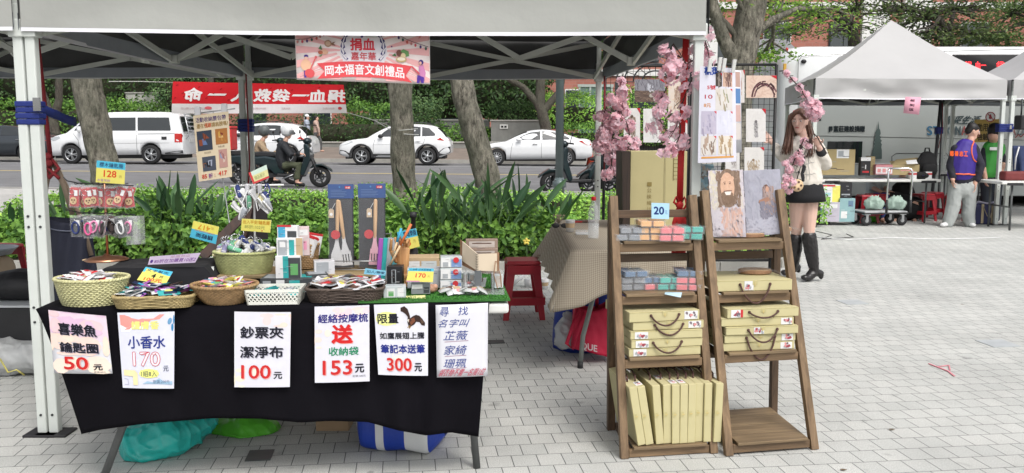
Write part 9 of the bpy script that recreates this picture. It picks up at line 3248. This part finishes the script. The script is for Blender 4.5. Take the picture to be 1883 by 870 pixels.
#tables, boxes and trolley in front of the bus
def right_table(u0,u1,v,Y,d,lab,gr='white folding tables by the bus'):
 a,b=P(u0,v,Y),P(u1,v,Y)
 zt=a.z
 t=thing('folding_table',lab,'table',((a.x+b.x)/2,Y+d/2,0),0,gr)
 MB(PLW).box(a.x,b.x,Y,Y+d,zt-.045,zt).build('tabletop',t,W=True,bevel=.012,seg=3)
 for xx in(a.x+.2,b.x-.2):
  for yy in(Y+.08,Y+d-.08):
   MB(LEGM).tube([(xx,yy,zt-.05),(xx,yy,.0)],.016,8).build('leg',t,W=True)
  MB(LEGM).tube([(xx,Y+.08,.35),(xx,Y+d-.08,.35)],.012,8).build('leg_brace',t,W=True)
  MB(BLK).box(xx-.12,xx+.12,Y-.012,Y+.02,zt-.06,zt-.02).build('corner_clip',t,W=True,bevel=.004)
 return zt
zt=right_table(1508,1731,330,14.1,.75,'white folding table loaded with cartons behind the trolley')
zt2=right_table(1843,1990,334,13.0,.75,'white folding table cut by the right edge of the photo')
zt3=right_table(1722,1850,318,16.0,.6,'white folding table behind the man in the purple vest')
def rbox(u0,u1,v0,v1,Y,d,lab,m_,panels=(),rz=0,base=None,name='carton',cat='box',top=()):
 return gift_box(u0,u1,v0,v1,d,base,lab,m_,Y=Y,rz=rz,name=name,cat=cat,panels=panels,top=top)
CB=M('cardboard2',(.38,.30,.155),.85,var=.1,vs=4)
BLKB=M('carton_black',None)
rbox(1508,1571,275,322,14.25,.38,'large open brown carton at the left end of the far table',CB,[(.46,.0,.82,.34,WHC),(.5,.06,.66,.28,GRYC)])
rbox(1582,1600,290,323,14.25,.1,'slim black boxed bottle with a white top on the far table',BLKB,[(0,-.02,1,.18,WHC),(.45,.4,.55,.65,WHC),(.2,.74,.85,.84,RED1)])
rbox(1600,1608,288,322,14.35,.2,'narrow brown carton edge behind the black boxed bottle',CB)
rbox(1610,1641,303,321,14.25,.25,'pink and white printed carton on the far table',M('carton_pinkish',(.52,.22,.24),.6),[(.02,.25,.98,.9,WHC),(.1,.4,.3,.8,REDL2),(.4,.4,.6,.8,REDL2),(.7,.4,.9,.8,REDL2)])
rbox(1641,1690,303,322,14.25,.35,'open brown carton with raised flaps on the far table',CB,[(.3,.5,.8,.6,REDL2)])
q=P(1650,303,14.4)
o=MB(CB)
for(u0,v0),(u1,v1),(u2,v2),(u3,v3),dy in(((1641,303),(1690,302),(1688,290),(1648,294),.05),((1640,303),(1652,303),(1655,296),(1636,297),.2)):
 a=[P(u0,v0,14.3+dy),P(u1,v1,14.3+dy),P(u2,v2,14.45+dy),P(u3,v3,14.45+dy)]
 o.hexa(a,[x+V((0,.012,.004)) for x in a])
tag(o.build('carton_flap'),'loose brown cardboard flap standing up on the open carton','cardboard')
mb=MB(WHC).hexa([P(1668,302,14.2),P(1688,301,14.2),P(1685,294,14.28),P(1666,296,14.28)],[x+V((0,.01,.004)) for x in(P(1668,302,14.2),P(1688,301,14.2),P(1685,294,14.28),P(1666,296,14.28))])
tag(mb.build('paper_sheet'),'white paper sheet lying on the open carton flaps','paper')
t=thing('backpack','black backpack standing on the far table by the dark pole','backpack',P(1705,322,14.35))
q=t.location.copy();q.z=zt;t.location=q
MB().limb([(0,.05,.12),(0,.05,.26),(.01,.05,.36)],[(.19,.12),(.18,.12),(.13,.09)]).vox('bag_body',t,.014,[(None,BLKC)],3)
MB(BLKC).limb([(.0,-.06,.12),(0,-.06,.2)],[(.13,.05),(.12,.05)]).build('front_pocket',t)
MB(BLKC).tube([(-.04,.05,.42),(-.03,.05,.5),(.03,.05,.5),(.05,.05,.42)],.012,6).build('handle',t)
MB(BLKC).tube([(-.15,-.02,.35),(-.2,-.06,.2),(-.12,-.08,.05)],.014,6).build('strap',t)
for i,(u,lab) in enumerate(((1680,'left'),(1708,'right'))):
 c=P(u,328,14.16)
 t=thing('tape_box','small white and red pack on the far table, '+lab+' of the black pouch','pack',(c.x,14.2,zt))
 MB(WHC).box(-.05,.05,-.04,.04,0,.12).build('pack_body',t,bevel=.004);MB(RED1).box(-.0505,.0505,-.0405,.0405,.07,.1).build('printed_band',t)
t=thing('pouch','black camera pouch lying on the far table edge','pouch',(P(1697,328,14.15).x,14.2,zt))
MB().limb([(-.06,0,.06),(.06,0,.06)],[.06,.06],(0,1,0)).vox('pouch_body',t,.012,[(None,BLKC)],2)
MB(CHROME).box(-.02,.02,-.07,-.062,.05,.07).build('clasp',t)
t=thing('pen_and_papers','loose papers spread at the front edge of the far table','papers',(P(1645,329,14.15).x,14.25,zt))
for k in range(4):
 MB(WHC if k%2 else M('paper_lilac',(.45,.42,.58),.6)).box(-.28+.14*k,-.14+.14*k,-.1+.01*k,.1,.001+.002*k,.002+.002*k).build('sheet',t)
rbox(1500,1543,372,408,13.8,.35,'white and lilac printed carton on the paving, lower left of the stack by the woman',M('carton_lilac',(.46,.43,.50),.6),[(.02,.03,.42,.97,WHC),(.12,.3,.34,.7,M('print_slate',(.12,.2,.3),.5)),(.55,.1,.9,.3,WHC)],base=0)
rbox(1543,1571,365,408,13.8,.35,'pale teal printed carton on the paving right of the lilac carton',M('carton_aqua',(.25,.40,.42),.6),[(.55,.1,.88,.35,M('print_slate',None)),(.1,.55,.5,.85,WHC)],base=0)
rbox(1544,1566,335,365,13.85,.25,'black bag-like box standing on the pale teal carton',BLKB,[(.15,.72,.85,.8,GRYC)])
t=rbox(1507,1544,340,372,13.85,.25,'white and yellow printed bag standing on the lilac carton',WHC,[(.62,.05,1,1,YELC),(.1,.45,.55,.62,M('print_sky',(.35,.55,.6),.5)),(0,0,.75,.1,RED1),(.1,.7,.5,.9,GRYC)],name='printed_bag',cat='bag')
c=H(1626,416)
t=thing('platform_trolley','platform trolley with a bent metal handle and black castors','trolley',(c.x,c.y+.25,0),.12)
k_=c.y/FPX*1.0
MB(M('deck_grey',(.42,.43,.44),.5)).box(-.36,.36,-.24,.24,.20,.235).build('deck',t,bevel=.012,seg=3)
MB(BLK).box(-.375,.375,-.255,.255,.19,.215).build('bumper',t,bevel=.01)
for x in(-.3,.3):
 for y in(-.18,.18):
  g_=bpy.data.objects.new('castor',None);COL.objects.link(g_);g_.parent=t;g_.location=(x,y,0)
  MB(BLK).lathe([(.03,-.02),(.078,-.022),(.082,-.012),(.082,.012),(.078,.022),(.03,.02)],(0,0,.083),22,axis='y').build('tyre',g_)
  mb=MB(RIM).box(-.02,.02,-.034,-.028,.08,.18).box(-.02,.02,.028,.034,.08,.18).box(-.05,.05,-.04,.04,.175,.19)
  mb.lathe([(.03,-.026),(.03,.026)],(0,0,.083),12,axis='y');mb.build('fork',g_)
mb=MB(CHROME).tube([(-.34,-.2,.22),(-.34,-.2,.55),(-.345,-.2,.86),(-.33,-.18,.90),(-.30,-.15,.915),(-.30,.15,.915),(-.33,.18,.90),(-.345,.2,.86),(-.34,.2,.22)],.014,10)
h=mb.build('handle',t)
MB(BLK).tube([(-.34,-.2,.22),(-.34,-.2,.42)],.019,10).tube([(-.34,.2,.22),(-.34,.2,.42)],.019,10).build('grip_sleeve',h)
h.rotation_euler=(0,0,pi/2);h.location=(.14,-.02+.02,0)
POLYG=M('bag_mint',(.40,.52,.45),.25,var=.12,bump=.4,bs=22,alpha=.9)
for i,(u,v,w_,lab) in enumerate(((1608,392,.15,'pale green plastic bag at the left on the trolley deck'),(1648,392,.17,'pale green plastic bag at the right on the trolley deck'),(1600,407,.14,'bright green plastic bag on the paving behind the trolley castors'))):
 q=P(u,v,c.y+.25+(.35 if i==2 else 0));z0=.236 if i<2 else 0
 t=thing('plastic_bag',lab,'bag',(q.x,q.y,z0))
 o=MB().limb([(-.08,0,.10),(.0,0,.12),(.07,0,.09)],[(.09,.10),(w_*.8,.12),(.08,.09)],(0,1,0)).vox('bag_body',t,.016,[(None,POLYG if i<2 else M('bag_green',None))],2,wr=.022,wf=8+i)
 MB(POLYG if i<2 else M('bag_green',None)).grid(6,4,lambda a,b:V((-.06+.12*a,.02*sin(a*9),.17+.06*b+.015*sin(a*14)))).build('bag_ear',t,solid=.003)
t=thing('black_bag','large black bag heaped under the far table','bag',(P(1640,395,14.6).x,14.7,0))
MB().limb([(-.4,0,.2),(0,0,.26),(.42,0,.2)],[(.2,.2),(.26,.25),(.22,.2)],(0,1,0)).vox('bag_body',t,.018,[(None,BLKC)],3)
for i,(u,v,Y,lab) in enumerate(((1592,405,14.3,'red plastic stool at the left end under the far table'),(1609,404,14.6,'red plastic stool behind the trolley handle'),(1695,404,14.6,'red plastic stool right of the crouching person'),(1712,404,15.0,'red plastic stool beside the dark pole under the far table'),(1757,405,14.8,'red plastic stool behind the man in grey sweatpants'))):
 q=P(u,v,Y)
 s_=dup(st,(q.x,Y,0),.2*i,lab)
c=H(1812,413)
t=thing('cooler_bag','navy cooler bag with tan straps beside the white pole','bag',(c.x,c.y+.15,0))
MB(M('cooler_navy',(.028,.03,.085),.75,var=.15)).box(-.19,.18,-.15,.15,0,.33).build('bag_body',t,bevel=.03,seg=3)
TANS=M('strap_tan',(.40,.33,.22),.8)
mb=MB(TANS)
for x in(-.06,.1):
 mb.box(x-.02,x+.02,-.157,-.1505,.02,.33)
mb.tube([(-.06,-.158,.3),(.0,-.19,.14),(.05,-.19,.12),(.1,-.158,.3)],[(.014,.004)]*4,6,flat=(0,1,0))
mb.build('straps',t)
MB(M('lid_lilac',(.3,.29,.38),.7)).tube([(-.18,-.1,.33),(-.12,-.14,.37),(.0,-.15,.34),(.14,-.12,.36)],.016,7).build('lid_edge',t)
s=Sheet(P(1793,220,15.9),P(1842,219,15.9),P(1840,260,15.9),P(1791,262,15.9))
s.rect(0,0,1,1,'#b59b5c');s.text('動用捐血',.10,.18,.92,.52,'#4a4232',.03);s.text('檢驗站',.12,.62,.72,.92,'#4a4232',.03)
s.make('notice_board','ochre notice board with dark writing beside the green vest','notice',M('board_ochre',(.45,.34,.13),.6),back=.02)
t=thing('notice_post','thin post carrying the ochre notice board','post',(P(1817,300,15.95).x,15.95,0))
MB(MET).tube([(0,0,0),(0,0,P(1817,225,15.95).z)],.015,8).build('post_tube',t)
MB(MET).lathe([(.16,0),(.16,.015),(.02,.03)],n=18).build('base',t)
c=P(1821,215,15.84)
t=thing('round_symbol','round white and red prohibition disc above the ochre notice','symbol',c)
MB(WHC).lathe([(.09,-.004),(.09,.004)],(0,0,0),28,axis='y').build('disc',t)
mb=MB(M('symbol_red',(.35,.02,.03),.5)).lathe([(.09,-.0062),(.075,-.0062),(.075,-.0045),(.09,-.0045)],n=28,axis='y',cap=False)
mb.bar((-.055,-.0075,.055),(.055,-.0075,-.055),.003,.013,(0,0,1))
mb.m(M('print_berry',None)).ell((0,-.0055,-.012),.03,.002,.03,12,6).ell((0,-.0055,.025),.014,.002,.022,10,6)
mb.build('symbol_print',t)
t=thing('speaker','small black loudspeaker mounted at the right edge of the photo','speaker',P(1878,224,13.4))
MB(BLK).box(-.06,.16,-.1,.1,-.12,.1).build('case',t,bevel=.02)
MB(MET).tube([(.05,.1,.1),(.05,.1,.35)],.012,6).build('bracket',t)
t=thing('hanging_jacket','navy jacket with pale stripe hanging behind the right table','jacket',P(1876,310,14.2))
MB(M('jacket_navy',(.03,.045,.11),.8,var=.15)).grid(12,12,lambda i,j:P(1862+30*i+2*j,268+52*j,14.2+.05*sin(i*9)*j)).build('cloth',t,W=True,solid=.02)
MB(WHC).tube([P(1874,270,14.14),P(1868,290,14.14),P(1866,312,14.14)],.012,6).build('stripe',t,W=True)
t=thing('red_bag','dark red bag standing on the right table','bag',(P(1876,334,13.2).x,13.35,zt2))
MB(M('maroon',(.16,.03,.03),.7)).box(-.2,.3,-.1,.1,0,.14).build('bag_body',t,bevel=.03)
t=thing('tripod_pole','dark bundled pole with cords standing between the pavilion and the bus','pole',(P(1722,300,15.6).x,15.6,0))
mb=MB(M('pole_dark',(.07,.07,.075),.6)).tube([(-.06,0,0),(.02,0,P(1726,180,15.6).z)],.03,8).tube([(.12,.1,0),(.05,0,P(1726,180,15.6).z)],.016,8)
mb.build('pole_tube',t)
MB(ROPE).tube([(.0,-.04,1.2),(.05,-.05,1.6),(.02,-.045,2.0)],.006,6).build('cord',t)
MB(STRAP).box(-.05,.07,-.05,.05,P(1722,240,15.6).z-.06,P(1722,240,15.6).z+.06).build('strap_wrap',t,bevel=.01)
mb=MB(M('tape_pink',(.62,.22,.26),.6))
def flat_line(mb,pts,w_):
 q=[H(*p,.003) for p in pts]
 for a,b in zip(q[:-1],q[1:]):
  d=(b-a).normalized();n=V((-d.y,d.x,0))*w_
  mb.hexa([a+n,b+n,b-n,a-n],[x+V((0,0,.003)) for x in(a+n,b+n,b-n,a-n)])
flat_line(mb,[(1708,669),(1744,683),(1755,692)],.006);flat_line(mb,[(1722,675),(1745,672),(1747,681)],.004)
tag(mb.build('tape_scrap'),'scrap of pink tape stuck on the open paving at right','tape')
mb=MB(WHC).tube([H(1500,436,.008),H(1560,441,.008),H(1640,437,.008),H(1720,440,.008),H(1840,437,.008)],.007,6)
tag(mb.build('cable'),'pale cable snaking over the paving behind the woman','cable')
mb=MB(BLK).tube([H(1500,425,.006),H(1530,432,.006),H(1510,440,.006),H(1570,436,.006),H(1556,430,.006)],.005,6)
tag(mb.build('cable'),'thin black cable coiled on the paving by the stacked cartons','cable')
for i,(u,v) in enumerate(((1551,864),(1544,431),(1640,790),(1770,560))):
 q=H(u,v,.004)
 mb=MB(M('dry_leaf',(.13,.09,.05),.8)).grid(4,3,lambda a,b:V((q.x+(a-.5)*.03,q.y+(b-.5)*.018*sin(pi*min(.95,a+.05)),.004+.004*abs(b-.5))))
 tag(mb.build('dry_leaf'),'small dry leaf lying on the paving','leaf','dry leaves on the paving')
